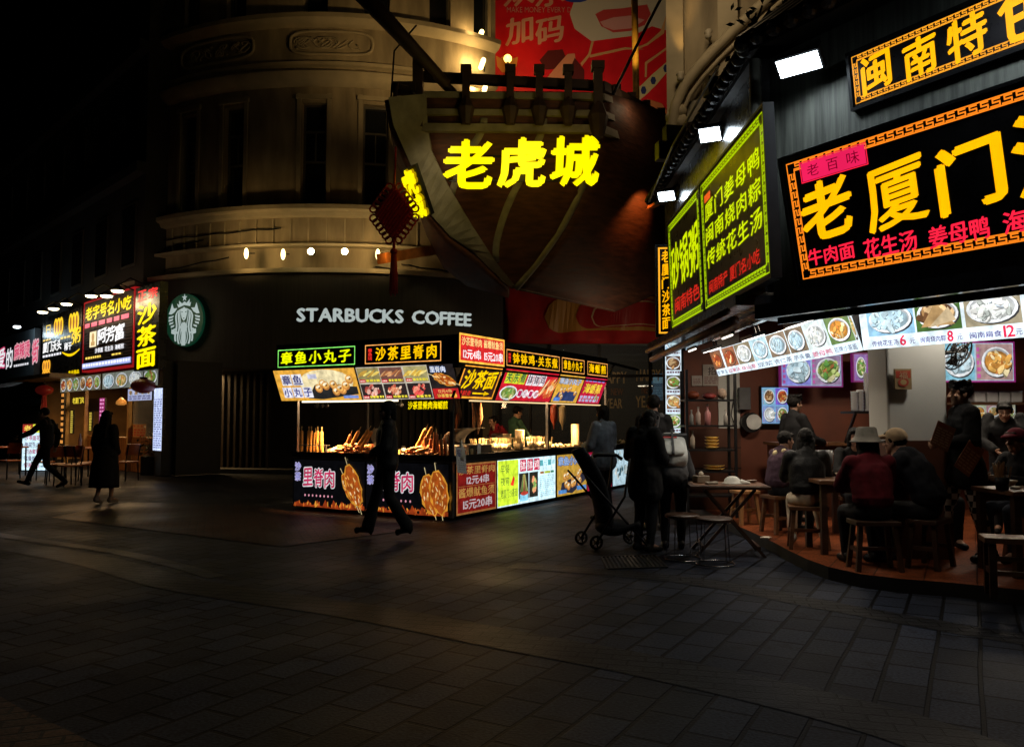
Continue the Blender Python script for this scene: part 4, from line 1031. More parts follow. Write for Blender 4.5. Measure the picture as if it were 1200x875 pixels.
# upright projecting sign
VS = Fr(P(771, 392, 12.45), (1, -.12, 0)); w_, h_ = VS.hit(791, 350)[0], VS.hit(772, 289)[1]
t = board('upright_sign', 'narrow upright black sign with six amber characters inside an orange border', 'sign', VS, 0, 0, w_, h_, .12, DARK)
art = Art(VS, .003); art.frame(.015, .015, w_ - .015, h_ - .015, .025, (1, .42, .02)); 
for k, ch in enumerate('老厦门沙茶面'):
    ch_h = (h_ - .12)/6; v1 = h_ - .06 - k*ch_h; art.text(ch, .07, v1 - ch_h + .02, w_ - .07, v1, AMBc, .03, tilt=.08)
art.mb.build('lettering', lit(1.25, 0), t)
# upright lit menu
VM = Fr(P(780, 507, 12.1), (1, -.15, 0)); w_, h_ = VM.hit(799, 450)[0], VM.hit(779, 394)[1]
t = board('menu_light_box', 'tall white lit menu column with a stack of dish pictures under the upright amber sign', 'menu', VM, 0, 0, w_, h_, .08, DARK)
art = Art(VM, .003); art.rect(.005, .005, w_ - .005, h_ - .005, (.75, .9, 1.0))
for k, kd in enumerate(('soup', 'brown', 'green', 'noodle', 'green')):
    hh = h_/5; v = h_ - (k + 1)*hh; art.rect(.02, v + hh*.24, w_ - .02, v + hh*.96, ((.35, .6, .8), (.1, .05, .03), (.08, .07, .03), (.25, .12, .05), (.2, .3, .12))[k]); art.dish(w_*.5, v + hh*.6, w_*.42, hh*.32, kd)
    art.lines(.03, v + hh*.06, w_ - .03, v + hh*.18, (.15, .05, .08), 1, 5, .7)
art.build('artwork', lit(1.0), t)
# lit menu strip with dish pictures, in two runs that meet at the corner
mc = Vector((3.1, 7.12, 2.1)); ml = Vector((2.95, 11.55, 2.1))
M1 = Fr(ml, mc - ml, (-.33, 0, 1)); L1 = (mc - ml).length; hM = .37
t = board('menu_light_box', 'long slanting lit menu strip of nine small dish pictures below the green signs', 'menu', M1, 0, 0, L1, hM, .06, None)
art = Art(M1, .003, .0012); art.rect(0, 0, L1, hM, (.78, .93, 1.0))
kinds = ['green', 'red', 'red', 'white', 'soup', 'soup', 'soup', 'white', 'noodle', 'brown']
edges = [G_ for G_ in (828, 838, 851, 866, 885, 905, 928, 950, 976, 1006)]
us = [M1.hit(x, 430 - (x-826)*.15)[0] for x in edges]; us[0] = .05
for k in range(9):
    a, b = us[k], us[k+1]; c = (a+b)/2; kd = ('green', 'red', 'red', 'white', 'soup', 'soup', 'soup', 'white', 'orange')[k]
    bgc = ((.12, .06, .03), (.2, .08, .04), (.35, .12, .05), (.25, .2, .12), (.45, .65, .72), (.25, .18, .12), (.2, .15, .1), (.7, .8, .78), (.15, .25, .08))[k]
    art.rect(a + .01, hM*.27, b - .01, hM*.98, bgc); art.dish(c, hM*.62, (b-a)*.42, hM*.3, kd, plate=(.9, .93, .95) if k > 2 else (.3, .12, .05))
art.rect(us[9] + .0, hM*.27, L1 - .02, hM*.98, (.10, .07, .05)); art.dish((us[9] + L1)/2, hM*.62, max(.03, (L1-us[9])*.42), hM*.3, 'noodle')
for k in range(9):
    nn = 3 + k % 3; art.text(('花生汤', '土笋冻', '四果汤', '烧仙草', '豆浆', '杏仁茶', '芋头羹', '姜母鸭', '招牌沙茶面')[k], us[k] + .03, hM*.05, us[k+1] - .03, hM*.2, (.08, .1, .2) if k not in (2, 3, 7) else (.5, .02, .1), .015)
art.build('artwork', lit(1.35), t)
# the dark lamp hoods in front of the strip
for k, u in enumerate((.5, 2.2, 3.6)):
    c = M1(u, hM + .06, .16); q = thing('strip_lamp', ['far', 'middle', 'near'][k] + ' metal hooded picture lamp clipped on the slanting menu strip', 'lamp', c, group='hooded lamps on the menu strip')
    m = MB(); m.fbox(M1, u - .22, hM + .02, .03, u + .22, hM + .06, .2); m.tube([M1(u - .06, hM + .06, .05), M1(u - .06, hM + .16, .05), M1(u + .06, hM + .16, .05), M1(u + .06, hM + .06, .05)], .012, 5); m.build('hood', DARK, q)
    m = MB(); m.fbox(M1, u - .2, hM + .008, .05, u + .2, hM + .018, .19); m.build('tube', emat('strip_tube', (1, .97, .9), 3.0), q)
M2 = Fr(mc, FA.x, (0, 0, 1) + FA.n*.0 if 0 else Vector((0, 0, 1)) + FA.n*.18); L2 = 4.2
t = board('menu_light_box', 'lit white menu strip of large dish pictures with red prices at the front wing', 'menu', M2, .0, 0, L2, hM + .02, .06, None)
art = Art(M2, .003, .0012); art.rect(0, 0, L2, hM + .02, (.80, .93, 1.0))
seg = [(1015, 1072), (1072, 1128), (1130, 1200)]
kd = ['soup', 'brown', 'white']
for k, (x0, x1) in enumerate(seg):
    a, b = M2.hit(x0, 375)[0] + .01, M2.hit(x1, 370)[0] - .01
    art.rect(a, hM*.30, b, hM*1.0, ((.30, .55, .75), (.06, .13, .03), (.35, .3, .2))[k])
    art.dish((a+b)/2, hM*.66, (b-a)*.46, hM*.31, kd[k], n=26)
    if k == 1:
        art.poly([(a + .06, hM*.4), (a + .2, hM*.92), (a + .34, hM*.42)], (.45, .28, .12)); art.poly([(a + .12, hM*.38), (a + .30, hM*.8), (b - .02, hM*.5)], (.55, .42, .25))
    nm_, pr = (('传统花生汤', '6'), ('闽南烧肉粽', '8'), ('闽南扁食', '12'))[k]
    w_ = b - a; art.text(nm_, a + .02, hM*.06, a + w_*.62, hM*.19, (.08, .06, .25), .02); art.text(pr, a + w_*.66, hM*.04, a + w_*(.78 if k < 2 else .84), hM*.27, (.75, .02, .08), .03); art.text('元', a + w_*.86, hM*.06, a + w_*.97, hM*.18, (.08, .06, .25), .01)
p = M2.hit(1200, 370)[0]
for k in range(2):
    a = p + .05 + k*.9; art.rect(a, hM*.3, a + .8, hM, (.3, .15, .08)); art.dish(a + .4, hM*.66, .36, hM*.3, 'noodle'); art.text('招牌沙茶面', a + .03, hM*.06, a + .5, hM*.19, (.08, .06, .25), .02); art.text('15', a + .55, hM*.04, a + .68, hM*.25, (.75, .02, .08), .03)
art.build('artwork', lit(1.35), t)
# screens and posters inside
def screen(label, x0, y0, x1, y1, Y, kinds, rows=1, bg=(.35, .5, .65), e=1.0, fr_c=None, name='menu_screen', tilt=0):
    f = Fr(P(x0, y1, Y), (1, tilt, 0)); w, h = f.hit(x1, y1)[0], f.hit(x0, y0)[1]
    t = board(name, label, 'screen', f, 0, 0, w, h, .06, DARK if fr_c is None else fr_c, edge=.02)
    art = Art(f, .003, .0012); art.rect(.0, .0, w, h, bg); n = len(kinds)//rows
    for i, k in enumerate(kinds):
        r, c = divmod(i, n); a, b = w*c/n, w*(c+1)/n; v0, v1 = h*(rows-1-r)/rows, h*(rows-r)/rows
        cc = tuple(q*RNG.uniform(.25, 1.1) for q in bg); art.rect(a + .01, v0 + .01, b - .01, v1 - .01, cc)
        art.dish((a+b)/2 + (b-a)*.06, (v0+v1)/2, (b-a)*.4, (v1-v0)*.4, k, n=18)
        art.lines(a + .02, v0 + .02, a + (b-a)*.14, v1 - .04, (.6, .1, .4), 5, 1, .6)
    art.build('artwork', lit(e), t); return t
VIO = emat('violet_screen_rim', (.35, .02, .25), .25)
screen('wide lit menu screen with a pale soup and a salad bowl on the back wall', 916, 416, 986, 452, 11.9, ['soup', 'green'], 1, (.4, .55, .8), .8, VIO)
screen('small lit menu screen half hidden left of the white pillar', 1001, 415, 1030, 446, 11.9, ['green', 'red'], 1, (.35, .2, .45), .8, VIO)
screen('blue lit poster of four dishes on the wall left of the serving counter', 893, 454, 924, 496, 12.3, ['brown', 'red', 'white', 'green'], 2, (.25, .5, .85), .8, None, 'menu_poster')
screen('wide lit menu screen with a golden chicken dish right of the pillar', 1099, 402, 1188, 446, 11.0, ['soup', 'orange'], 1, (.45, .6, .75), .9, VIO)
screen('narrow lit picture strip low behind the right-hand diners', 1138, 474, 1190, 490, 12.0, ['orange', 'noodle', 'green'], 1, (.6, .65, .5), .55, None, 'menu_poster')
# wall fan in front of the right screen
t = thing('wall_fan', 'black caged wall fan in front of the right menu screen', 'fan', P(1118, 415, 10.4)); m = MB(); fc_ = Fr(P(1118, 412, 10.4), (1, .6, .0), (.45, 0, 1))
for r in (.27, .2, .12): m.tube([fc_(r*math.cos(a), r*math.sin(a)*.9, .05 if r > .25 else .1) for a in [2*math.pi*i/20 for i in range(20)]], .01, 5, closed=True)
for i in range(16): a = i*math.pi/8; m.tube([fc_(.04*math.cos(a), .04*math.sin(a), .12), fc_(.27*math.cos(a), .25*math.sin(a), .05)], .006, 4)
m.build('cage', DARK, t); m = MB()
for i in range(3):
    a = i*2.09; m.poly([fc_(0, 0, .04), fc_(.22*math.cos(a), .2*math.sin(a), .02), fc_(.22*math.cos(a + .9), .2*math.sin(a + .9), .07)])
m.build('blade', DARK, t, solid=.008); m = MB(); m.bar(fc_(0, 0, 0), fc_(.1, -.2, -.6), .05); m.build('arm', DARK, t)
# framed box on the pillar
pf_ = Fr(Vector((pc.x - .28, pc.y - .315, 0)), (math.cos(-.1), math.sin(-.1), 0)); a = pf_.hit(1049, 456); b = pf_.hit(1068, 432)
t = board('calendar_box', 'small tan and red lucky calendar hung on the white pillar', 'calendar', pf_, a[0], a[1], b[0], b[1], .03, None, mat('tan_card', (.32, .22, .10), .6)); art = Art(pf_, .003)
art.rect(a[0] + .01, (a[1]+b[1])/2 + .01, b[0] - .01, b[1] - .02, (.45, .06, .03)); art.oval((a[0]+b[0])/2, a[1] + .07, .05, .045, (.4, .05, .03)); art.oval((a[0]+b[0])/2, a[1] + .07, .03, .026, (.4, .28, .12)); art.text('福', (a[0]+b[0])/2 - .04, b[1] - .1, (a[0]+b[0])/2 + .04, b[1] - .03, (.5, .35, .2), .0); art.build('artwork', printed(), t)
# vines and leaves on the roof
t = thing('roof_creeper', 'dark straggling creeper growing on the tiled roof above the corner', 'plant', P(925, 40, 9)); m = MB()
for i in range(420):
    q = Vector(P(RNG.gauss(935, 32), RNG.gauss(38, 22), RNG.uniform(8.6, 9.8))); a = RNG.uniform(0, 6.28); s = RNG.uniform(.03, .08); d1 = Vector((math.cos(a), RNG.uniform(-.5, .5), math.sin(a))); d2 = Vector((-math.sin(a), RNG.uniform(-.5, .5), math.cos(a)))
    m.poly([q - d1*s, q + d2*s*.45, q + d1*s, q - d2*s*.45])
m.build('leaves', mat('dark_leaf', (.03, .045, .02), .6, var=.5), t); m = MB()
for i in range(14):
    q = Vector(P(RNG.gauss(935, 26), 66, 9.2)); m.tube([q, q + Vector((RNG.uniform(-.2, .2), RNG.uniform(-.2, .2), .35)), q + Vector((RNG.uniform(-.4, .4), 0, RNG.uniform(.5, .8)))], .012, 4)
m.build('stems', mat('dark_stem', (.03, .022, .015), .8), t)

# ================================================================== CREAM BUILDING WITH ARCH ABOVE THE RESTAURANT
cb = thing('arched_building', 'cream building with a curved moulding and lit pilasters above the restaurant roof', 'building', (7, 16, 0))
CB = Fr(P(783, 200, 15.2), (.93, -.37, 0)); CB.o.z = 0
mb = MB(); mb.fbox(CB, .0, 4.5, -.4, 9, 20, 0); mb.build('wall', STUCCO, cb)
mb = MB(); mb.fbox(CB, 0.02, 4.5, .001, .34, 20, .16); mb.fbox(CB, .98, 4.5, .001, 1.34, 20, .16); mb.build('pilaster', STUCCO2, cb)
arch = [(786, 178), (788, 150), (793, 124), (803, 102), (818, 82), (836, 62), (858, 40), (884, 16), (915, -12), (960, -50)]
for off, r_ in ((0, .10), (.15, .04)):
    m = MB(); q = []
    for x, y in arch: u, v = CB.hit(x, y, .2); q.append(CB(u + off*.7, v - off, .22 + (.05 if off == 0 else 0)))
    m.tube(q, r_, 8); m.build('arch_moulding', STUCCO2, cb, smooth=True)
m = MB()
for i in range(40):
    u, v = CB.hit(RNG.uniform(783, 800), RNG.uniform(125, 200), .2); m.ell(CB(u, v, .18), (RNG.uniform(.05, .14),)*3, 8, 5)
m.build('carved_corbel', STUCCO2, cb, smooth=True)
for i, (px, py) in enumerate(((797, 86), (830, 36))):
    u, v = CB.hit(px, py, .35); c = CB(u, v, .35); t = thing('uplight', ['lower', 'upper'][i] + ' small spiral uplight fixed on the curved cream moulding', 'lamp', c, group='uplights on the arch')
    m = MB(); m.lathe([(.05, 0), (.07, .05), (.05, .08), (.08, .12), (.06, .16)], c - Vector((0, 0, .15)), 10); m.bar(c - Vector((0, 0, .1)), CB(u, v - .1, .05), .04); m.build('housing', mat('pale_lamp_body', (.4, .36, .28), .5), t, smooth=True)
    lamp('SPOT', c + Vector((0, 0, .08)), 45, (1, .55, .15), t, .04, aim=CB(u + .0, v + 3, .1), spot=38, blend=.7)
lamp('POINT', CB(.9, 9.0, 2.2), 55, (1, .72, .4), cb, .4)
mb = MB(); u, v = CB.hit(814, 130, .1); mb.fbox(CB, u - .16, v - .2, .02, u + .16, v + .2, .1); mb.build('meter_box', mat('grey_box', (.25, .23, .19), .5), cb)
# ================================================================== FOOD STALL (corner towards the viewer)
SC = Vector((-.88, 12.0, 0))
FL = Fr(SC, (.871, -.492, 0)); FRt = Fr(SC, (.492, .871, 0))
STEEL = mat('brushed_steel', (.32, .32, .33), .32, .9, var=.2, scale=20, stretch=(1, 1, 12))
STALLB = mat('black_stall_board', (.02, .018, .018), .4)
LW, RW = 3.2, 5.95
stall = thing('food_stall', 'corner snack stall with lit picture panels, lit name boards and heaps of fried snacks', 'stall', SC)
# plan in stall coordinates: FL.x right, inwards = -FL.n ; FRt likewise
CT = .86
mb = MB()
mb.fbox(FL, -LW, .04, -.85, -.005, CT - .03, -.03); mb.fbox(FRt, .86, .04, -.85, RW + 1.35, CT - .03, -.03); mb.build('counter_body', STALLB, stall)
mb = MB(); mb.fbox(FL, -LW - .03, CT - .03, -.88, .01, CT, .02); mb.fbox(FRt, .89, CT - .03, -.88, RW + 1.38, CT, .02); mb.build('counter_top', STEEL, stall, bevel=.004)
mb = MB(); mb.fbox(FL, -LW, CT + .001, -.02, -.0, CT + .09, .012); mb.fbox(FRt, .02, CT + .001, -.02, RW + 1.3, CT + .09, .012); mb.build('counter_guard', STALLB, stall)
for fr, u in ((FL, -LW + .08), (FL, -.02), (FRt, FRt.hit(643, 490)[0]), (FRt, RW - .1)):
    m = MB(); m.fbox(fr, u - .025, CT if not (fr is FL and u > -.1) else .03, -.05, u + .025, 2.3, -.001); m.build('post', STEEL, stall)
for fr, u in ((FL, -LW + .08), (FRt, RW - .1)):
    m = MB(); m.fbox(fr, u - .025, .02, -1.85, u + .025, 2.3, -1.8); m.build('post', STEEL, stall)
OV = .36
mb = MB(); mb.fbox(FL, -LW - .05, 2.25, -1.95, OV*.9, 2.29, OV - .06); mb.fbox(FRt, 1.9, 2.25, -1.95, Fr(FRt(0, 0, OV), FRt.x).hit(713, 420)[0] - .05, 2.29, OV - .06); mb.build('roof', STALLB, stall)
def part_panel(name, fr, u0, v0, u1, v1, th, m=STALLB):
    b = MB(); b.fbox(fr, u0, v0, -th, u1, v1, 0); return b.build(name, m, stall)
RE_ = Fr(FRt(0, 0, OV), FRt.x).hit(713, 420)[0]
BO_L = Fr(FL(0, 0, OV), FL.x); BO_R = Fr(FRt(0, 0, OV), FRt.x)
# black fascia behind the name boards
mb = MB(); mb.fbox(BO_L, -LW - .05, 2.26, -.12, OV - .0, 2.7, -.02); mb.build('fascia_board', STALLB, stall)
mb = MB(); mb.fbox(BO_R, -OV + .0, 2.22, -.121, RE_, 2.7, -.021); mb.build('fascia_board', STALLB, stall)
def board_px(fr, x0, y0, x1, y1):
    return fr.hit(x0, (y0+y1)/2)[0], fr.hit(x1, (y0+y1)/2)[0]
GRE, AMB_, = (.45, .95, .03), (1, .55, 0)
def name_board(fr, x0, x1, v0, v1, rim, txt, tcol, extra=None, bg=None, round_=False):
    u0, u1 = fr.hit(x0, 420)[0], fr.hit(x1, 420)[0]
    p = part_panel('name_board', fr, u0, v0, u1, v1, .018)
    art = Art(fr, .003)
    if bg: art.rect(u0 + .01, v0 + .01, u1 - .01, v1 - .01, bg)
    art.frame(u0 + .015, v0 + .015, u1 - .015, v1 - .015, .014, rim)
    a = u0 + (.22 if extra else .09)
    if extra: art.text(extra, u0 + .07, v0 + .07, u0 + .15, v1 - .07, (.9, .03, .02), .02, vertical=True)
    art.text(txt, a, v0 + .06, u1 - .1, v1 - .055, tcol, .035, tilt=.07, gap=.15); art.build('artwork', lit(1.25), p)
name_board(BO_L, 325, 417, 2.31, 2.63, (.25, .9, .15), '章鱼小丸子', (.85, .95, .0))
name_board(BO_L, 427, 518, 2.31, 2.63, (1, .42, .1), '沙茶里脊肉', AMB_, '章鱼烧')
name_board(BO_R, 593, 656, 2.31, 2.6, (1, .42, .1), '钵钵鸡·关东煮', AMB_, '麻辣烫')
name_board(BO_R, 658, 685, 2.31, 2.6, (1, .42, .1), '章鱼小丸子', AMB_)
name_board(BO_R, 688, 712, 2.31, 2.6, (1, .42, .1), '海蛎煎', AMB_)
u0, u1 = BO_R.hit(538, 415)[0], BO_R.hit(591, 415)[0]
p = part_panel('price_board', BO_R, u0, 2.3, u1, 2.72, .018); art = Art(BO_R, .003); w = u1 - u0
art.rect(u0, 2.3, u1, 2.72, (1, .5, .06)); art.rect(u0 + .03, 2.33, u1 - .03, 2.69, (.62, .02, .02))
art.text('沙茶里脊肉', u0 + .06, 2.55, u0 + w*.47, 2.67, (1, .7, .25), .02); art.text('酱爆鱿鱼须', u0 + w*.52, 2.55, u1 - .06, 2.67, (1, .7, .25), .02)
art.text('12元4串', u0 + .1, 2.36, u0 + w*.45, 2.5, (1, .85, .85), .03); art.text('15元20串', u0 + w*.53, 2.36, u1 - .06, 2.5, (1, .85, .85), .03); art.build('artwork', lit(1.3), p)
# slanting picture panels, top edge out
kL = .42; TL = Fr(FL(0, 1.79, .14), FL.x, Vector((0, 0, 1)) + FL.n*kL); hT = .49*math.sqrt(1 + kL*kL)
TR = Fr(FRt(0, 1.79, .14), FRt.x, Vector((0, 0, 1)) + FRt.n*kL)
def pic(fr, x0, x1, yy, name='picture_panel', h=hT, m=STALLB):
    u0, u1 = fr.hit(x0, yy)[0], fr.hit(x1, yy)[0]; b = MB(); b.fbox(fr, u0, 0, -.04, u1, h, 0); return u0, u1, b.build(name, m, stall), Art(fr, .003, .0013)
def balls(art, u, v, ru, rv, n):
    for i in range(n):
        a = u + RNG.uniform(-ru, ru); b = v + RNG.uniform(-rv, rv); r = min(ru, rv)*.62
        art.oval(a, b, r, r*.95, (.55, .22, .05), 12); art.oval(a, b + r*.15, r*.85, r*.7, (.8, .42, .1), 10, 0, .1); art.oval(a - r*.1, b + r*.35, r*.6, r*.28, (.95, .85, .6), 8, .3, .2); art.oval(a + r*.2, b + .1*r, r*.35, r*.2, (.25, .1, .03), 7, .5, .2)
def sticks(art, u0, v0, u1, v1, pal, n, ang=.5):
    for i in range(n):
        t = (i + .5)/n; u = u0 + (u1-u0)*t; v = (v0+v1)/2 + RNG.uniform(-.02, .02); L = (v1-v0)*.45
        art.oval(u, v, L, (u1-u0)/n*.42, RNG.choice(pal), 8, ang + RNG.uniform(-.15, .15), .1)
def skewer_slab(art, u, v, L, w, ang):
    """a flat grilled cutlet on a stick"""
    ca, sa = math.cos(ang), math.sin(ang)
    q = lambda a, b: (u + a*ca - b*sa, v + a*sa + b*ca)
    art.poly([q(-L*.75, -.006), q(L*.68, -.006), q(L*.68, .006), q(-L*.75, .006)], (.75, .6, .3))
    art.poly([q(L*.5*math.cos(k*math.pi/10)*(1 + .06*math.sin(k*2.7)), w*.5*math.sin(k*math.pi/10)*(1 + .1*math.sin(k*3.3))) for k in range(20)], (.72, .30, .03))
    art.poly([q(L*.46*math.cos(k*math.pi/10)*(1 + .07*math.sin(k*2.1)), w*.43*math.sin(k*math.pi/10)*(1 + .1*math.sin(k*2.9))) for k in range(20)], (.42, .085, .01))
    for i in range(34):
        a, b = RNG.uniform(-.42, .42)*L, RNG.uniform(-.36, .36)*w
        if (a/(L*.45))**2 + (b/(w*.42))**2 > .9: continue
        x, y = q(a, b); art.oval(x, y, RNG.uniform(.02, .05), RNG.uniform(.006, .014), RNG.choice([(.85, .4, .08), (.9, .55, .18), (.5, .08, .01), (.95, .7, .35), (.7, .25, .03)]), 6, ang + RNG.uniform(-.5, .5), .2)
# octopus balls panel
u0, u1, p, art = pic(TL, 326, 421, 455); w = u1 - u0
art.rect(u0, 0, u1, hT, (.80, .40, .05))
art.oval(u0 + w*.62, hT*.55, w*.33, hT*.44, (.85, .72, .42), 16); art.poly([(u0 + w*.36, .04), (u0 + w*.55, .02), (u1 - .03, .1), (u1 - .03, hT*.42), (u0 + w*.48, hT*.5)], (.02, .02, .02))
balls(art, u0 + w*.72, hT*.48, w*.2, hT*.24, 9)
for k, ch in enumerate('章鱼'): a = u0 + .13 + k*.24; art.rect(a, hT*.5, a + .22, hT*.86, (.8, .8, .85)); art.text(ch, a + .02, hT*.53, a + .2, hT*.83, (.04, .04, .18), .03)
for k, ch in enumerate('小丸子'): a = u0 + .10 + k*.22; art.rect(a, hT*.1, a + .2, hT*.44, (.75, .75, .85)); art.text(ch, a + .02, hT*.13, a + .18, hT*.41, (.05, .05, .25), .03)
art.rect(u0 + w*.42, hT*.7, u0 + w*.53, hT*.85, (.6, .6, .75)); art.rect(u1 - .35, .03, u1 - .05, .08, (.2, .3, .7)); art.build('artwork', lit(1.1), p)
# grid of snacks
u0, u1, p, art = pic(TL, 423, 506, 455); w = u1 - u0; art.rect(u0, 0, u1, hT, (.55, .5, .4))
pals = [[(.85, .6, .12), (.9, .75, .2), (.6, .35, .06)], [(.45, .16, .06), (.7, .35, .15), (.3, .1, .04)], [(.9, .65, .12), (.95, .75, .25), (.75, .45, .06)], [(.4, .06, .05), (.6, .15, .1), (.85, .5, .4)], [(.55, .1, .06), (.75, .3, .15), (.9, .6, .4)], [(.8, .1, .08), (.9, .3, .2), (.6, .05, .04)]]
for i in range(6):
    r, c = divmod(i, 3); a = u0 + w*c/3 + .012; b = u0 + w*(c+1)/3 - .012; y0 = hT*(.5 if r == 0 else 0) + .012; y1 = y0 + hT*.5 - .024
    art.rect(a, y0, b, y1, ((.3, .25, .1), (.18, .08, .06), (.4, .35, .15), (.03, .02, .02), (.03, .02, .02), (.03, .02, .02))[i])
    if r == 0: sticks(art, a + .03, y0 + .05, b - .03, y1, pals[i], 9, .5)
    else: art.chunks((a+b)/2, (y0+y1)/2 + .02, (b-a)*.36, (y1-y0)*.36, pals[i], 22, .3, 1.7, .9)
    art.rect(a + .005, y0 + .005, a + .12, y0 + .055, (.65, .02, .03)); art.lines(a + .14, y0 + .01, b - .02, y0 + .05, (.9, .75, .05), 1, 4, .9); art.lines(a + .02, y0 + .012, a + .11, y0 + .05, (.9, .8, .7), 1, 3, .5)
art.build('artwork', lit(1.05), p)
u0, u1, p, art = pic(TL, 507, 537, 455); w = u1 - u0; art.rect(u0, 0, u1, hT, (.02, .015, .015)); art.rect(u0, 0, u1, hT*.3, (.55, .02, .02))
skewer_slab(art, (u0+u1)/2 + .02, hT*.56, .4, .17, -.35); art.text('里脊肉', u0 + .03, hT*.78, u0 + w*.66, hT*.95, (.9, .9, .9), .02, outline=(.1, .2, .5)); art.text('沙茶里脊肉', u0 + .06, hT*.04, u1 - .05, hT*.14, (.95, .75, .1), .02); art.text('12元4串', u0 + .1, hT*.17, u1 - .12, hT*.28, (.95, .5, .15), .02)
art.build('artwork', lit(1.05), p)
# right face: arrow board and pictures
u0, u1, p, art = pic(TR, 538, 584, 447); w = u1 - u0
art.rect(u0, 0, u1, hT, (.03, .012, .008)); art.frame(u0 + .01, .01, u1 - .01, hT - .01, .03, (1, .38, .03)); art.text('沙茶面', u0 + .1, hT*.3, u1 - .09, hT*.88, (1, .62, 0), .035, tilt=.1, slant=.1)
art.rect(u0 + w*.42, hT*.155, u0 + w*.74, hT*.2, (1, .62, 0)); art.poly([(u0 + w*.72, hT*.11), (u0 + w*.86, hT*.18), (u0 + w*.72, hT*.25)], (1, .62, 0)); art.text('往前走', u0 + .07, hT*.1, u0 + w*.38, hT*.25, (.9, .03, .02), .01); art.build('artwork', lit(1.2), p)
u0, u1, p, art = pic(TR, 587, 651, 450); w = u1 - u0
art.rect(u0, 0, u1, hT, (.62, .012, .03))
for k, ch in enumerate('关东煮'): a = u0 + w*.04 + k*w*.12; art.rect(a, hT*.55, a + w*.11, hT*.95, (.65, .75, .03)); art.text(ch, a + .02, hT*.6, a + w*.11 - .02, hT*.9, (.03, .12, .05), .03)
for k, ch in enumerate('钵钵鸡'): a = u0 + w*.42 + k*w*.12; art.rect(a, hT*.53, a + w*.11, hT*.93, (.85, .82, .85)); art.text(ch, a + .02, hT*.58, a + w*.11 - .02, hT*.88, (.12, .05, .08), .03)
art.dish(u0 + w*.17, hT*.25, w*.15, hT*.23, 'green'); 
for k in range(4): a = u0 + w*(.37 + k*.1); art.oval(a, hT*.25, w*.052, hT*.14, (.9, .85, .88), 14); art.text('一元一串'[k], a - w*.03, hT*.17, a + w*.03, hT*.33, (.5, .02, .1), .01)
sticks(art, u0 + w*.74, .03, u1 - .02, hT*.95, [(.85, .3, .06), (.9, .55, .2), (.6, .12, .03), (.95, .75, .4)], 9, .95); art.chunks(u0 + w*.87, hT*.45, w*.09, hT*.35, PAL['red'], 24, .3, 1.5); art.build('artwork', lit(1.1), p)
u0, u1, p, art = pic(TR, 652, 682, 452); w = u1 - u0
art.rect(u0, 0, u1, hT, (.78, .42, .05)); art.text('章鱼小丸子', u0 + .06, hT*.68, u1 - .1, hT*.9, (.6, .65, .75), .03, outline=(.05, .1, .3)); art.poly([(u0 + .05, .04), (u1 - .15, .03), (u1 - .1, hT*.4), (u0 + .2, hT*.45)], (.03, .05, .15)); balls(art, u0 + w*.5, hT*.36, w*.34, hT*.18, 9); art.rect(u0 + .05, .03, u0 + .3, .1, (.1, .25, .7)); art.build('artwork', lit(1.05), p)
u0, u1, p, art = pic(TR, 683, 709, 452); w = u1 - u0
art.rect(u0, 0, u1, hT, (.6, .012, .05)); art.text('海蛎煎', u0 + .1, hT*.38, u1 - .15, hT*.78, (.95, .75, .05), .03, tilt=.1); art.lines(u0 + .05, hT*.82, u1 - .1, hT*.95, (.3, .3, .8), 1, 5, .8); art.lines(u0 + .05, hT*.04, u1 - .1, hT*.3, (.55, .5, .75), 2, 5, .8); art.chunks(u0 + w*.8, hT*.2, w*.15, hT*.14, PAL['green'], 10, .4); art.build('artwork', lit(1.0), p)
# hanging yellow slogan under the panel
LS = Fr(FL(0, 1.6, .1), FL.x); u0, u1 = LS.hit(477, 473)[0], LS.hit(526, 473)[0]
b = MB(); b.fbox(LS, u0, .02, -.02, u1, .17, 0); p = b.build('slogan_board', STALLB, stall); art = Art(LS, .003); art.text('沙茶里脊肉海蛎煎', u0 + .02, .035, u1 - .02, .155, (1, .78, 0), .03, tilt=.05); art.build('artwork', lit(1.2), p)
# tube lights under the panels
b = MB(); b.fbox(FL, -2.95, 1.76, -.0, -1.0, 1.785, .05); b.build('tube_light', emat('stall_tube', (1, .86, .6), 2.2), stall)
b = MB(); b.fbox(FRt, .5, 1.76, -.03, 5.5, 1.78, .01); b.build('tube_light', emat('stall_tube_warm', (1, .7, .35), 1.2), stall)
for fr, u, e in ((FL, -2.5, 80), (FL, -1.0, 80), (FRt, 1.6, 60), (FRt, 3.0, 60), (FRt, 4.6, 50)): lamp('AREA', fr(u, 1.72, -.25), e, (1, .58, .24), stall, .3, aim=fr(u, .9, -.55)).data.spread = R(95)
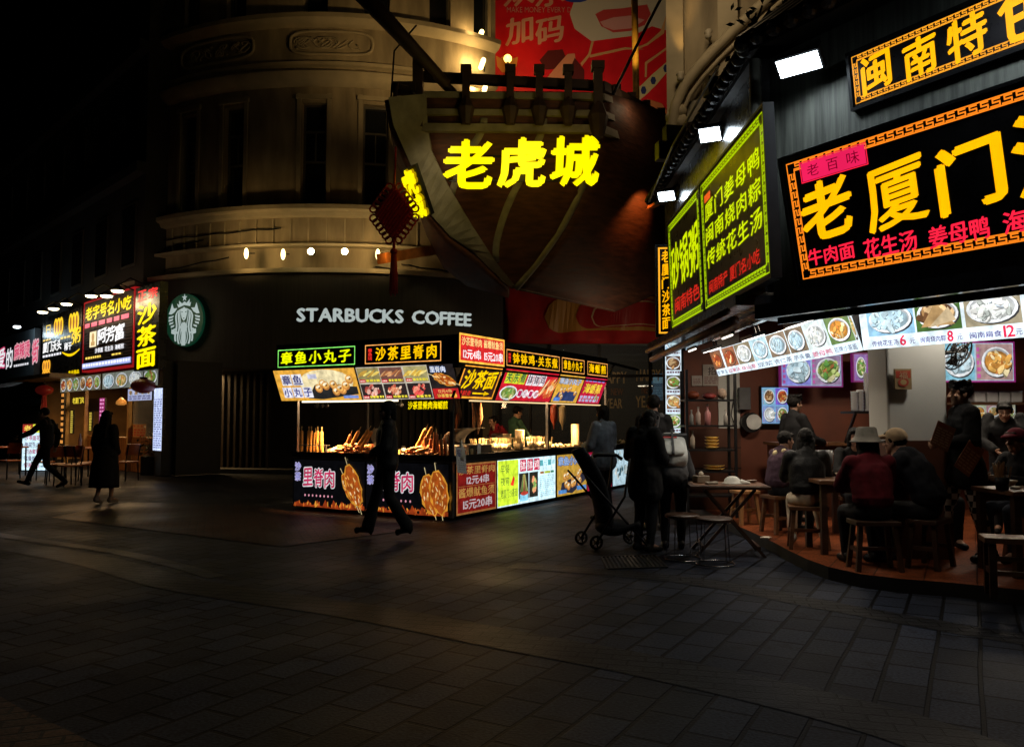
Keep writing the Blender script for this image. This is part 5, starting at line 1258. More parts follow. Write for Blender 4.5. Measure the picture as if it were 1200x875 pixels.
# lower lit panels, left face: two copies of a cutlet poster
BL_ = Fr(FL(0, 0, .0), FL.x); BR_ = Fr(FRt(0, 0, .0), FRt.x)
xs = [(345, 428), (429.5, 526)]
def low(fr, x0, x1, name='picture_panel', v0=.06, v1=.82, m=STALLB):
    u0, u1 = fr.hit(x0, 570)[0], fr.hit(x1, 570)[0]; b = MB(); b.fbox(fr, u0, v0, -.025, u1, v1, .012); return u0, u1, b.build(name, m, stall), Art(fr, .015, .0013)
for i, (x0, x1) in enumerate(xs):
    u0, u1, p, art = low(BL_, x0, x1); w = u1 - u0
    art.rect(u0, .06, u1, .82, (.003, .003, .004))
    art.poly([(u0, .06), (u1, .06), (u1, .10)] + [(u1 - w*k/26, .12 + .05*math.sin(k*1.9) + .03*math.sin(k*4.1)) for k in range(27)], (.30, .04, .008))
    for k in range(44): art.oval(u0 + w*RNG.uniform(.02, .98), .085 + RNG.uniform(0, .05), .012, RNG.uniform(.02, .05), RNG.choice([(.7, .15, .02), (.85, .35, .04), (.45, .06, .01)]), 6, RNG.uniform(-.5, .5), .2)
    if i == 1: 
        skewer_slab(art, u0 + w*.80, .36, .62, .36, 1.85); skewer_slab(art, u0 + w*.90, .40, .66, .34, 1.75)
    else: skewer_slab(art, u0 + w*.80, .38, .55, .2, 2.1); skewer_slab(art, u0 + w*.86, .44, .7, .3, 1.95)
    art.text('沙', u0 + .03, .64, u0 + .15, .77, (.25, .25, .6), .03, outline=(.55, .5, .8)); art.text('茶', u0 + .03, .48, u0 + .15, .61, (.25, .25, .6), .03, outline=(.55, .5, .8))
    for k, ch in enumerate('里脊肉'): a = u0 + w*(.14 + k*.155); art.text(ch, a, .40 - .01*k, a + w*.135, .69 - .01*k, (.62, .03, .12), .025, outline=(.85, .82, .85), ob=.05, tilt=.05)
    for k in range(8): a = u0 + w*(.17 + k*.055); art.oval(a, .245, .016, .02, (.85, .35, .45), 7)
    art.build('artwork', lit(.9), p)
# right face: red price panel, white menu panel, others
u0, u1, p, art = low(BR_, 534, 580.5, 'price_panel'); w = u1 - u0
art.rect(u0, .06, u1, .82, (.55, .22, .06)); art.rect(u0 + .03, .09, u1 - .03, .79, (.36, .015, .012))
gold = (.8, .42, .10)
art.text('沙茶里脊肉', u0 + .06, .655, u1 - .06, .775, gold, .02); art.text('12元4串', u0 + w*.24, .50, u1 - w*.2, .63, (.9, .75, .78), .03); art.rect(u0 + .05, .475, u1 - .05, .48, gold); art.text('酱爆鱿鱼须', u0 + .06, .31, u1 - .06, .455, gold, .02); art.text('15元20串', u0 + w*.16, .13, u1 - w*.12, .28, (.9, .75, .78), .03)
art.build('artwork', lit(.55), p)
u0, u1, p, art = low(BR_, 582, 650); w = u1 - u0
art.rect(u0, .06, u1, .82, (.68, .92, 1.0)); art.rect(u0 + .01, .08, u0 + w*.33, .81, (.62, .85, .04))
for k, s in enumerate(('早餐', '夜宵', '老厦门沙茶面')): art.text(s, u0 + w*.05, .60 - k*.20, u0 + w*(.18 if k < 2 else .31), .74 - k*.20, (.05, .12, .03), .0)
art.poly([(u0 + w*.20, .40), (u0 + w*.25, .55), (u0 + w*.27, .5), (u0 + w*.25, .38)], (.8, .04, .02))
for k, ch in enumerate('钵钵鸡'): a = u0 + w*(.36 + k*.12); art.rect(a, .6, a + w*.10, .8, (.55, .02, .08)); art.text(ch, a + .01, .62, a + w*.09, .78, (.95, .8, .8), .01)
for k in range(4): a = u0 + w*(.735 + k*.075); art.text('一元一串'[k], a - w*.03, .66, a + w*.03, .76, (.1, .4, .45), -.01)
art.rect(u0 + w*.34, .14, u0 + w*.505, .57, (.02, .02, .015)); art.rect(u0 + w*.515, .14, u0 + w*.67, .57, (.02, .02, .015))
for k in range(12): a = u0 + w*.42 + RNG.uniform(-.06, .06)*w; art.poly([(a, .26), (a + .01, .26), (u0 + w*.42 + (a - u0 - w*.42)*.2 + .01, .55), (u0 + w*.42 + (a-u0-w*.42)*.2, .55)], RNG.choice([(.5, .45, .2), (.2, .4, .08), (.6, .3, .1)]))
art.rect(u0 + w*.355, .10, u0 + w*.49, .22, (.25, .6, .8)); art.oval(u0 + w*.422, .23, w*.062, .035, (.45, .05, .03)); art.chunks(u0 + w*.595, .36, .05*w, .15, [(.2, .4, .1), (.7, .6, .2), (.75, .3, .15)], 26, .3, 1.5, 1.2)
art.rect(u0 + w*.71, .52, u0 + w*.78, .56, (.3, .12, .02)); art.rect(u0 + w*.79, .52, u0 + w*.9, .56, (.4, .5, .03)); art.rect(u0 + w*.91, .52, u0 + w*.97, .56, (.05, .2, .12)); art.lines(u0 + w*.71, .12, u0 + w*.97, .5, (.25, .55, .62), 11, 6, .35)
art.build('artwork', lit(1.25), p)
u0, u1, p, art = low(BR_, 652, 686.5); w = u1 - u0
art.rect(u0, .06, u1, .82, (.62, .36, .05)); art.text('章鱼小丸子', u0 + .05, .62, u1 - .1, .78, (.35, .5, .8), .04, outline=(.05, .1, .3)); art.poly([(u0 + w*.1, .14), (u0 + w*.5, .08), (u1 - .05, .3), (u1 - .15, .45), (u0 + w*.15, .3)], (.03, .03, .05)); balls(art, u0 + w*.52, .34, w*.3, .13, 12); art.rect(u0 + .05, .1, u0 + w*.3, .17, (.1, .3, .7)); art.rect(u1 - w*.35, .12, u1 - .03, .2, (.1, .3, .7)); art.build('artwork', lit(.95), p)
u0, u1, p, art = low(BR_, 687.5, 716); w = u1 - u0
art.rect(u0, .06, u1, .82, (.5, .01, .05)); art.text('海蛎煎', u0 + .1, .3, u1 - .2, .58, (.85, .75, .03), .03, tilt=.12); art.lines(u0 + .06, .09, u1 - .1, .3, (.6, .15, .45), 4, 6, .5); art.lines(u0 + .1, .66, u1 - .2, .78, (.6, .25, .5), 2, 5, .6); art.build('artwork', lit(.8), p)
u0, u1, p, art = low(BR_, 717.5, 741); w = u1 - u0
art.rect(u0, .06, u1, .82, (.5, .7, .8)); 
for k in range(5): art.chunks(u0 + w*RNG.uniform(.2, .8), RNG.uniform(.2, .7), w*.2, .1, [(.7, .7, .65), (.3, .4, .4), (.05, .12, .15), (.5, .6, .6)], 9, .5)
art.build('artwork', lit(.95), p)
# thin bracket bar at the far end
b = MB(); b.bar(BO_R(RE_ + .02, 2.62, -.02), BO_R(RE_ + 1.7, 2.56, -.02), .05); b.bar(BO_R(RE_ + .02, 2.35, -.02), BO_R(RE_ + .35, 2.6, -.02), .03); b.build('bracket', STEEL, stall)

# ---------------------------------------------------------------- snacks and gear on the counter (things of their own)
SAUS = mat('fried_batter', (.62, .27, .06), .5, var=.35, scale=18, bump=.4, bscale=60)
SAUSB = mat('grilled_sausage', (.38, .11, .035), .4, var=.35, scale=18, bump=.2)
STICK = mat('bamboo_stick', (.5, .36, .18), .7)
TRAY = mat('dark_tray', (.03, .028, .026), .35, .6)
def at_px(fr, px, py, w=-.35):
    """point over the counter under a picture point, at depth w behind the face"""
    u, v = fr.hit(px, py, w); return fr(u, CT, w)
def lean_rod(name, label, cat, base, tilt, L, r, m, group, stick=True):
    t = thing(name, label, cat, base, group=group); d = Vector(tilt).normalized(); b = MB(); a = Vector(base) + d*.03
    b.cap(a + d*r, a + d*L, r, r*.8, 10); b.build('batter', m, t, smooth=True)
    if stick: s = MB(); s.tube([a + d*(L + r*.7), a + d*(L + .10)], .006, 5); s.build('stick', STICK, t)
    return t
# rack of upright battered sausages at the far left
rk = thing('sausage_rack', 'low steel rack holding upright battered sausages at the left end of the counter', 'rack', at_px(FL, 364, 530)); q = at_px(FL, 364, 530)
b = MB(); f0 = Fr(q, FL.x); b.fbox(f0, -.36, .0, -.08, .36, .03, .08); b.fbox(f0, -.36, .18, -.08, .36, .195, -.05); b.fbox(f0, -.36, .18, .05, .36, .195, .08); b.bar(f0(-.35, .02, 0), f0(-.35, .2, 0), .015); b.bar(f0(.35, .02, 0), f0(.35, .2, 0), .015); b.build('frame', STEEL, rk)
for i, px in enumerate((350.5, 353, 361, 364.5, 369, 372, 377)):
    q = at_px(FL, px, 530); lean_rod('battered_sausage', 'golden battered sausage standing upright in the rack at the left end of the counter', 'sausage', q, (RNG.uniform(-.03, .03), 0, 1), RNG.uniform(.32, .38), .036, SAUS, 'battered sausages in the rack')
for i, (px, dx, L) in enumerate(((407, .5, .40), (414, .62, .46), (418, .66, .44), (403, .35, .3), (484, .45, .44), (489, .5, .48))):
    q = at_px(FL, px, 522, -.28); lean_rod('battered_sausage', ['short battered sausage leaning right over the heap of skewers', 'long battered sausage leaning right beside the scoop', 'lowest of the long battered sausages leaning right beside the scoop', 'reddish short sausage left of the leaning battered ones', 'battered sausage leaning right just right of the walking woman', 'longest battered sausage leaning right of the walking woman'][i], 'sausage', q + Vector((0, 0, .05)), (dx*.87, -dx*.49, .8), L, .036, SAUS if i != 3 else SAUSB, 'battered sausages leaning on the heap')
for i, px in enumerate((500, 504, 508, 513, 518, 523, 528)):
    q = at_px(FL, px, 528, -.25 - .1*(i % 2)); lean_rod('brown_skewer', 'dark glazed meat skewer standing upright at the right end of the left counter', 'skewer', q, (RNG.uniform(-.12, .12), 0, 1), RNG.uniform(.26, .38), .032, SAUSB, 'dark skewers by the stall corner')
for i, (x0, x1) in enumerate(((388, 446), (478, 522))):
    q = at_px(FL, (x0+x1)/2, 530, -.4); t = thing('snack_tray', ['wide dark tray heaped with grilled skewers left of the walking woman', 'dark tray of grilled skewers right of the walking woman'][i], 'tray', q, group='trays on the left counter')
    ua, ub = FL.hit(x0, 530, -.4)[0], FL.hit(x1, 530, -.4)[0]; b = MB(); f0 = FL; b.fbox(f0, ua, CT + .002, -.7, ub, CT + .05, -.1); b.build('tray_body', TRAY, t)
    b = MB()
    for k in range(190):
        u = RNG.uniform(ua + .08, ub - .08); w_ = RNG.uniform(-.62, -.16); h = CT + .06 + .15*math.sin(math.pi*(u-ua)/(ub-ua))*RNG.random(); a = RNG.uniform(-.8, .8); d = FL.x*math.cos(a) - FL.n*math.sin(a) + Vector((0, 0, RNG.uniform(-.1, .3))); c = FL(u, h, w_)
        b.cap(c - d*.05, c + d*.05, RNG.uniform(.016, .03), .018, 6, m=RNG.choice([0, 0, 1]))
    b.build('skewers', [SAUSB, SAUS], t, smooth=True)['kind'] = 'stuff'
q = at_px(FL, 440, 524, -.3); t = thing('food_scoop', 'pale long-handled scoop standing up in the tray', 'scoop', q); b = MB(); c = q + Vector((0, 0, .36)); f0 = Fr(c, FL.x, (0.1, 0, 1)); 
b.mesh([f0(.09*math.cos(2*math.pi*i/16), .12*math.sin(2*math.pi*i/16), 0) for i in range(16)] + [f0(.09*math.cos(2*math.pi*i/16), .12*math.sin(2*math.pi*i/16), -.015) for i in range(16)], [tuple(range(16)), tuple(range(31, 15, -1))] + [(i, i + 16, (i+1) % 16 + 16, (i+1) % 16) for i in range(16)]); b.build('blade', mat('pale_plastic', (.6, .5, .36), .4), t)
b = MB(); b.tube([c - Vector((.01, 0, .11)), q + Vector((-.03, 0, .08))], .014, 6); b.build('handle', mat('pale_plastic', (.6, .5, .36), .4), t)
q = at_px(FL, 386, 528, -.3); t = thing('steel_mug', 'small steel mug beside the upright sausages', 'mug', q); b = MB(); b.lathe([(.045, .0), (.05, .12), (.045, .12), (.04, .01)], q, 14); b.build('cup', STEEL, t, smooth=True)
q = at_px(FL, 394, 524, -.25); t = thing('paper_heap', 'crumpled white paper heap on the left end of the tray', 'paper', q); b = MB(); b.ell(q + Vector((0, 0, .1)), (.1, .08, .07), 9, 6); b.build('sheet', mat('white_paper', (.7, .62, .5), .7, bump=1.0, bscale=12), t)
# right counter: skewer cups heap
PAPER = mat('cream_paper_cup', (.72, .58, .36), .6)
ua, ub = FRt.hit(566, 520, -.3)[0], FRt.hit(640, 512, -.3)[0]
tr = thing('cup_tray', 'long black tray crowded with small paper skewer cups on the right counter', 'tray', FRt((ua+ub)/2, CT, -.3)); b = MB(); b.fbox(FRt, ua - .05, CT + .002, -.62, ub + .05, CT + .10, -.03); b.build('tray_body', TRAY, tr)
proto = None
for k in range(46):
    u = ua + (ub-ua)*RNG.random(); w_ = -.08 - .48*RNG.random(); c = FRt(u, CT + .102, w_)
    if proto is None:
        proto = thing('skewer_cup', 'small cream paper cup of skewers in the long black tray', 'cup', c, group='skewer cups in the long tray'); b = MB()
        b.lathe([(.028, 0), (.045, .11), (.041, .11), (.026, .008)], c, 10); b.build('cup', PAPER, proto, smooth=True); b = MB()
        for i in range(4): a = i*1.6; b.tube([c + Vector((.015*math.cos(a), .015*math.sin(a), .02)), c + Vector((.05*math.cos(a), .05*math.sin(a), .2))], .007, 4)
        b.build('sticks', mat('pale_sticks', (.6, .45, .22), .6), proto)
    else: dup(proto, c, RNG.uniform(0, 6))
def cup_stack(px, py, w, h, r, label, m=PAPER):
    q = at_px(FRt, px, py, w); t = thing('cup_stack', label, 'cups', q, group='stacks of cups on the right counter'); b = MB(); n = int(h/.022); prof = [(r*.8, 0)]
    for k in range(n): prof += [(r*.98, k*.022 + .02), (r*1.04, k*.022 + .03), (r*.95, k*.022 + .034)]
    b.lathe(prof, q + Vector((0, 0, .09)), 16); b.build('cups', m, t, smooth=True)
cup_stack(594, 524, -.45, .27, .075, 'left of two fat cup stacks rising behind the skewer cups'); cup_stack(609, 522, -.45, .33, .085, 'right and taller of two fat cup stacks before the vendor'); cup_stack(674, 520, -.35, .42, .085, 'tall narrow cream stack of cups right of the hanging sauce bottles')
for px, py, col_, lb in ((649, 486, (.55, .10, .05), 'hanging red sauce bottle, nozzle down, under the right panels'), (659, 487, (.68, .50, .26), 'hanging pale sauce bottle, nozzle down, under the right panels')):
    u, v = FRt.hit(px, py, -.05); c = FRt(u, v, -.05); t = thing('sauce_bottle', lb, 'bottle', c, group='hanging sauce bottles'); b = MB()
    b.lathe([(.008, -.27), (.014, -.2), (.03, -.16), (.062, -.10), (.07, 0), (.068, .14), (.05, .18), (.02, .2)], c, 14); b.build('body', mat('sauce_' + ('red' if px < 655 else 'pale'), col_, .3), t, smooth=True); b = MB(); b.tube([c + Vector((0, 0, .19)), c + Vector((0, 0, 1.79 - v + .0))], .008, 5); b.build('hook', STEEL, t)
for i, (px, kd) in enumerate(((655, 0), (684, 1), (700, 2), (727, 3))):
    u = FRt.hit(px, 520, -.4)[0]; t = thing('food_tray', ['flat tray of pale noodles beneath the sauce bottles', 'tray of golden fritters right of the tall cup stack', 'tray of fritters behind the denim-jacketed woman', 'tray of greens at the far end of the counter'][i], 'tray', FRt(u, CT, -.4), group='food trays on the right counter')
    b = MB(); b.fbox(FRt, u - .33, CT + .002, -.7, u + .33, CT + .06, -.1); b.build('tray_body', STEEL, t); b = MB()
    for k in range(50): c = FRt(u + RNG.uniform(-.3, .3), CT + .07 + RNG.uniform(0, .05), RNG.uniform(-.66, -.14)); b.ell(c, (RNG.uniform(.02, .05),)*2 + (.03,), 7, 4, m=RNG.choice((0, 1)))
    b.build('food', [mat('food_%d' % kd, ((.5, .38, .2), (.6, .34, .1), (.55, .3, .1), (.3, .32, .12))[kd], .5), PAPER], t, smooth=True)['kind'] = 'stuff'
# hanging kebab pieces and mirror-like pans near the corner
for i, (px, py, L, w_) in enumerate(((533, 470, .40, -.3), (537, 466, .55, -.45), (556, 474, .55, -.5), (562, 480, .6, -.42))):
    u, v = FRt.hit(px, py, w_); c = FRt(u, 2.2, w_); t = thing('hanging_squid', ['short', 'longest', 'curved', 'wide brown'][i] + ' dried squid string hanging in the stall corner', 'squid', c, group='dried squid hanging by the stall corner')
    b = MB(); b.tube([c, c - Vector((.02, 0, .35)), c - Vector((-.01, 0, .38 + L*.5)), c - Vector((.03, 0, .36 + L))], [.01, .035, .05, .01], 7); b.build('squid', mat('dried_squid', (.16, .07, .03), .5, var=.4, scale=12), t, smooth=True); 
q = at_px(FRt, 548, 525, -.4); t = thing('hot_plate', 'steel hot-plate cabinet with a rounded hood near the stall corner', 'cooker', q); b = MB(); f0 = Fr(q, FRt.x); b.fbox(f0, -.35, .002, -.3, .35, .22, .25); b.build('cabinet', mat('worn_steel', (.14, .13, .12), .4, .7, var=.4), t, bevel=.01)
b = MB(); b.grid(lambda i, j: f0(-.33 + .66*j, .23 + .26*math.sin(i*math.pi/2), -.28 + .4*(1 - math.cos(i*math.pi/2))), 8, 2); b.build('hood', mat('worn_steel', (.14, .13, .12), .4, .7), t, smooth=True, solid=.01)
# paper notice clipped at the corner
NTF = Fr(FRt(.05, .70, .06), FRt.x*.95 + Vector((0, 0, -.12)), Vector((0, 0, 1)) + FRt.x*-.30 + FRt.n*.1); t = thing('paper_notice', 'white paper notice with a red and a blue character hanging crooked at the stall corner', 'notice', NTF(0, 0, 0)); b = MB(); b.fbox(NTF, 0, 0, -.004, .26, .40, 0); b.build('sheet', mat('notice_paper', (.62, .62, .66), .6, var=.05), t); art = Art(NTF, .002, .001)
art.text('招', .03, .26, .12, .37, (.05, .06, .25), .03); art.text('聘', .14, .26, .23, .37, (.55, .03, .03), .03); art.lines(.04, .05, .22, .22, (.3, .3, .4), 5, 3, .35); art.build('print', printed(), t)
t = thing('price_card', 'small white price card standing beside the skewer cup tray', 'card', FRt(.75, CT, -.04)); b = MB(); f0 = Fr(FRt(.7, CT + .09, -.0), FRt.x, (0, .15, 1)); b.fbox(f0, 0, 0, -.004, .1, .16, 0); b.build('card', mat('notice_paper', (.6, .6, .6)), t)

lamp('POINT', FRt(2.3, 2.05, -.7), 42, (1, .62, .3), stall, .12); lamp('POINT', FL(-1.6, 2.05, -1.0), 16, (1, .62, .3), stall, .12)  # lights added inside the stall for the vendors, no lamp bodies
# back worktop with pots, jars and hanging ladles
wk = thing('worktop', 'steel worktop with a gas burner line in the middle of the stall', 'worktop', FRt(2.6, 0, -1.75)); b = MB(); b.fbox(FRt, 3.3, .82, -1.78, 5.2, .86, -1.35); b.build('top', STEEL, wk)
for u in (3.36, 5.14):
    for w_ in (-1.74, -1.4): b = MB(); b.fbox(FRt, u - .02, 0, w_ - .02, u + .02, .82, w_ + .02); b.build('leg', STEEL, wk)
for i, (u, r, h) in enumerate(((3.6, .16, .22), (4.1, .2, .3), (4.75, .15, .18))):
    c = FRt(u, .862, -1.56); t = thing('cooking_pot', ('small lidded', 'large lidded', 'low lidded')[i] + ' steel pot on the worktop inside the stall', 'pot', c, group='pots on the worktop'); b = MB(); b.lathe([(r*.95, 0), (r, h), (r*1.04, h + .01), (r*.9, h + .03), (.03, h + .06)], c, 18); b.build('pot', STEEL, t, auto=True); b = MB(); b.ell(c + Vector((0, 0, h + .08)), (.025, .025, .025), 8, 6); b.build('knob', DARK, t)
for i, (px, fr, w_, hh, cc) in enumerate(((452, FL, -.62, .17, (.4, .05, .03)), (466, FL, -.66, .15, (.55, .35, .1)), (473, FL, -.6, .19, (.3, .3, .28)), (543, FRt, -.14, .16, (.5, .1, .03)), (552, FRt, -.16, .2, (.6, .5, .3)), (560, FRt, -.14, .15, (.2, .08, .03)))):
    u = fr.hit(px, 520, w_)[0]; c = fr(u, CT, w_); t = thing('condiment_jar', ['red-capped jar behind the walking woman', 'yellow jar behind the walking woman', 'grey jar at the right of the jars behind the walking woman', 'red sauce jar by the stall corner', 'tall cream jar by the stall corner', 'dark brown jar left of the skewer cups'][i], 'jar', c, group='condiment jars'); b = MB(); b.lathe([(.04, 0), (.045, .02), (.045, hh*.75), (.034, hh*.85)], c, 12); b.build('jar', mat('jar_%d' % i, cc, .25), t, auto=True); b = MB(); b.lathe([(.037, hh*.85), (.037, hh)], c, 12); b.build('lid', DARK, t)
for i, px in enumerate((371, 377, 383, 462, 470)):
    u = FL.hit(px, 480, -1.78)[0]; c = FL(u, 2.2, -1.78); t = thing('hanging_ladle', ['leftmost', 'second', 'third', 'fourth', 'rightmost'][i] + ' steel ladle hanging from the stall roof at the back', 'ladle', c, group='ladles hanging at the back of the stall'); b = MB(); b.tube([c, c - Vector((0, 0, .42))], .008, 5); b.build('handle', STEEL, t); b = MB(); b.ell(c - Vector((0, 0, .46)), (.05, .035, .045), 10, 6); b.build('bowl', STEEL, t, smooth=True)
t = thing('plastic_bag', 'crumpled pale plastic bag hanging on the stall corner post', 'bag', FRt(.12, 1.0, .03)); b = MB(); c = FRt(.16, 1.02, .05); b.lathe([(.02, .16), (.03, .1), (.08, .02), (.09, -.08), (.06, -.14), (.01, -.15)], c, 12, sx=.7); b.build('bag', mat('pale_bag', (.5, .48, .45), .4, bump=1, bscale=15), t, smooth=True)
# ================================================================== SNACK SHOPS ON THE LEFT
SHW = mat('amber_shop_wall', (.36, .20, .08), .6, var=.3, scale=2)
shop = thing('snack_shop', 'narrow open snack shop with amber tiled interior left of the dark cafe front', 'building', LQ(-3, 0, -1))
U0, U1, U2 = LQ.hit(97, 400)[0], LQ.hit(50, 400)[0], -17.5     # board divisions
mb = MB(); mb.fbox(LQ, U2, 0.02, -3.2, -2.2, 3.2, -3.0); mb.fbox(LQ, U1 - .1, .02, -3, U1 + .1, 3.0, -.05); mb.build('interior_wall', SHW, shop)
m = MB(); m.fbox(LQ, -.2, 0.02, -.4, .25, 3.0, -.02); m.fbox(LQ, .26, 0.02, -1.5, .5, 3.0, -.3); m.build('end_pier', mat('dark_shop_wall', (.018, .016, .015), .5), shop)
mb = MB(); mb.fbox(LQ, U2 - 20, 2.85, -3.2, 0, 3.0, .1); mb.build('ceiling', mat('shop_ceiling', (.12, .10, .08), .8), shop)
mb = MB(); mb.fbox(LQ, -24, 0.02, -.3, U1 - .12, 2.8, -.1); mb.build('grey_shutter', mat('grey_green_shutter', (.05, .06, .055), .6, var=.3), shop)
mb = MB(); mb.fbox(LQ, U0 - .3, .02, -.5, -2.5 + .2, .95, -.1); mb.fbox(LQ, -2.2, .02, -.3, -.3, .98, -.1); mb.build('counter', paving('mosaic_front', (.42, .2, .07), (.3, .13, .05), (.12, .06, .03), .12, .06, .006, .4), shop)
for u in (U0 + .35, -2.2, U0 - 1.6):
    m = MB(); m.fbox(LQ, u - .05, .02, -.1, u + .05, 2.8, 0); m.build('door_post', mat('amber_post', (.4, .25, .1), .4), shop)
m = MB(); m.fbox(LQ, -2.14, 1.0, -.15, -.35, 2.1, -.13); m.build('glass', gl2, shop)
for u, e in ((-1.2, 170), (-4.0, 220), (-6.4, 110)): lamp('AREA', LQ(u, 2.75, -1.6), e, (1, .62, .25), shop, 1.0, aim=LQ(u, 0, -1.4))  # shop interior light, added without lamp bodies
def lb(name, label, u0, v0, u1, v1, w=.25, th=.2, fc=BLACKP, rim=None, cat='sign'):
    f = Fr(LQ(0, 0, w), LQ.x); return f, board(name, label, cat, f, u0, v0, u1, v1, th, rim, fc, edge=.05)
REDRIM = emat('red_lit_rim', (.7, .012, .02), .35)
# upright yellow characters
u0 = LQ.hit(158, 390, .6)[0]; u1 = LQ.hit(186, 390, .6)[0]
f, t = lb('upright_sign', 'upright black sign with three tall yellow characters next to the dark cafe', u0, 2.7, u1, 4.85, .6, .2)
art = Art(f, .004); w = u1 - u0
for k, ch in enumerate('沙茶面'): v1 = 4.38 - k*.56; art.text(ch, u0 + w*.12, v1 - .50, u1 - w*.12, v1, (1, .76, 0), .04, tilt=.08)
for k, ch in enumerate('正宗'): a = u0 + w*(.1 + .45*k); art.text(ch, a, 4.48, a + w*.36, 4.74, (1, .03, .03), .03)
art.build('lettering', lit(1.35, 0), t)
# red framed board
u0, u1 = LQ.hit(98, 390, .3)[0], LQ.hit(157, 390, .3)[0]
f, t = lb('snack_sign', 'red-rimmed black slatted board with yellow heading and big white brush characters', u0 + .05, 2.95, u1 - .05, 5.0, .3, .2, mat('dark_slats', (.03, .015, .012), .5), REDRIM)
w = u1 - u0; m = MB()
for k in range(22): m.fbox(f, u0 + .1, 3.05 + k*.085, .002, u1 - .1, 3.09 + k*.085, .02)
m.build('slats', mat('dark_red_slats', (.06, .015, .012), .5), t)
art = Art(f, .026)
art.text('老字号名小吃', u0 + .25, 4.45, u1 - .2, 4.85, (1, .74, 0), .04, tilt=.08); art.lines(u0 + .2, 4.2, u1 - .3, 4.36, (.95, .12, .2), 1, 6, .8)
art.rect(u0 + w*.16, 3.62, u0 + w*.30, 4.08, (.9, .75, .45)); art.oval(u0 + w*.23, 3.9, .12, .14, (.5, .3, .1)); art.rect(u0 + w*.19, 3.66, u0 + w*.27, 3.78, (.5, .3, .1))
for k, ch in enumerate('阿芳富'): a = u0 + w*(.33 + k*.17); art.text(ch, a, 3.66, a + w*.17, 4.12, (.95, .95, .95), .03, tilt=.15)
for k, s in enumerate(('沙茶面', '花生汤', '海蛎煎')): art.text(s, u0 + w*(.28 + .2*k), 3.42, u0 + w*(.44 + .2*k), 3.56, (.9, .9, .95), .03)
art.lines(u0 + w*.08, 3.26, u0 + w*.4, 3.34, (.95, .65, .1), 1, 6, .8); art.lines(u0 + w*.62, 3.26, u0 + w*.8, 3.32, (.95, .65, .1), 1, 3, .8)
art.rect(u0 + .05, 3.0, u1 - .12, 3.16, (.3, .35, .7)); art.lines(u0 + .1, 3.03, u1 - .2, 3.13, (.85, .88, 1), 1, 16, .8)
art.build('lettering', lit(1.25, 0), t)
# second black board with yellow ovals
u0, u1 = LQ.hit(50, 390, .25)[0], LQ.hit(95.5, 390, .25)[0]
f, t = lb('snack_sign', 'black board with pairs of orange ovals and white characters between the red-rimmed and grey boards', u0, 2.85, u1, 5.0, .25, .2); w = u1 - u0; art = Art(f, .004)
def ovals(a, v, n, r, h, c):
    for k in range(n): art.oval(a + k*r*1.45, v, r, h, c, 14); art.oval(a + k*r*1.45, v, r*.45, h*.7, (.35, .12, .02), 8)
ovals(u0 + w*.36, 4.55, 3, .22, .3, (1, .6, .02)); ovals(u0 + w*.74, 4.55, 3, .22, .32, (1, .66, .02)); art.text('日', u0 + w*.1, 4.35, u0 + w*.22, 4.7, (1, .7, .1), 0); art.lines(u0 + .1, 4.15, u0 + w*.25, 4.22, (.9, .6, .1), 1, 3, .8)
art.text('厦门沃头', u0 + .12, 3.75, u0 + w*.52, 4.12, (.95, .95, .95), .035, tilt=.08); art.lines(u0 + .12, 3.58, u0 + w*.52, 3.68, (.8, .8, .85), 1, 6, .8); art.lines(u0 + w*.5, 4.08, u0 + w*.76, 4.16, (.9, .6, .1), 1, 3, .9)
art.text('粥', u0 + w*.78, 3.85, u0 + w*.98, 4.35, (1, .66, 0), .02, tilt=.1); art.text('稀干', u0 + w*.6, 3.7, u0 + w*.78, 3.95, (.95, .95, .95), .03)
art.poly([(u0 + w*(.55 + .42*k/12), 3.62 - .12*math.sin(math.pi*k/12) + .06) for k in range(13)] + [(u0 + w*(.55 + .42*k/12), 3.58 - .16*math.sin(math.pi*k/12) + .06) for k in range(12, -1, -1)], (1, .62, 0))
ovals(u0 + w*.07, 3.3, 3, .2, .2, (1, .45, .03)); ovals(u0 + w*.07, 2.98, 3, .2, .16, (1, .45, .03)); art.text('专业甜品', u0 + w*.72, 2.9, u0 + w*.97, 3.02, (1, .7, 0), .02); art.build('lettering', lit(1.2, 0), t)
# grey board with pink letters
f, t = lb('snack_sign', 'slate grey board with pink and white characters at the left edge', U2, 2.95, U1 - .25, 4.75, .2, .2, mat('slate_board', (.09, .11, .125), .5, var=.1)); art = Art(f, .004); q = LQ.hit
def tx(s, x0, x1, v0, v1, c, o=None): art.text(s, LQ.hit(x0, 410, .2)[0], v0, LQ.hit(x1, 410, .2)[0], v1, c, .03, outline=o, tilt=.08)
tx('爱', -4, 6, 3.5, 4.3, (.9, .9, .95), (.6, .05, .15)); tx('的', 8, 15, 3.45, 4.25, (.9, .9, .95)); tx('麻辣烫', 17, 35, 3.75, 4.35, (.7, .05, .15), (.9, .5, .55)); tx('街', 38, 45, 3.5, 4.3, (.8, .08, .18), (.85, .55, .6)); art.lines(LQ.hit(17, 410, .2)[0], 3.45, LQ.hit(34, 410, .2)[0], 3.55, (.85, .85, .9), 1, 8, .8)
art.build('lettering', lit(.9, 0), t)
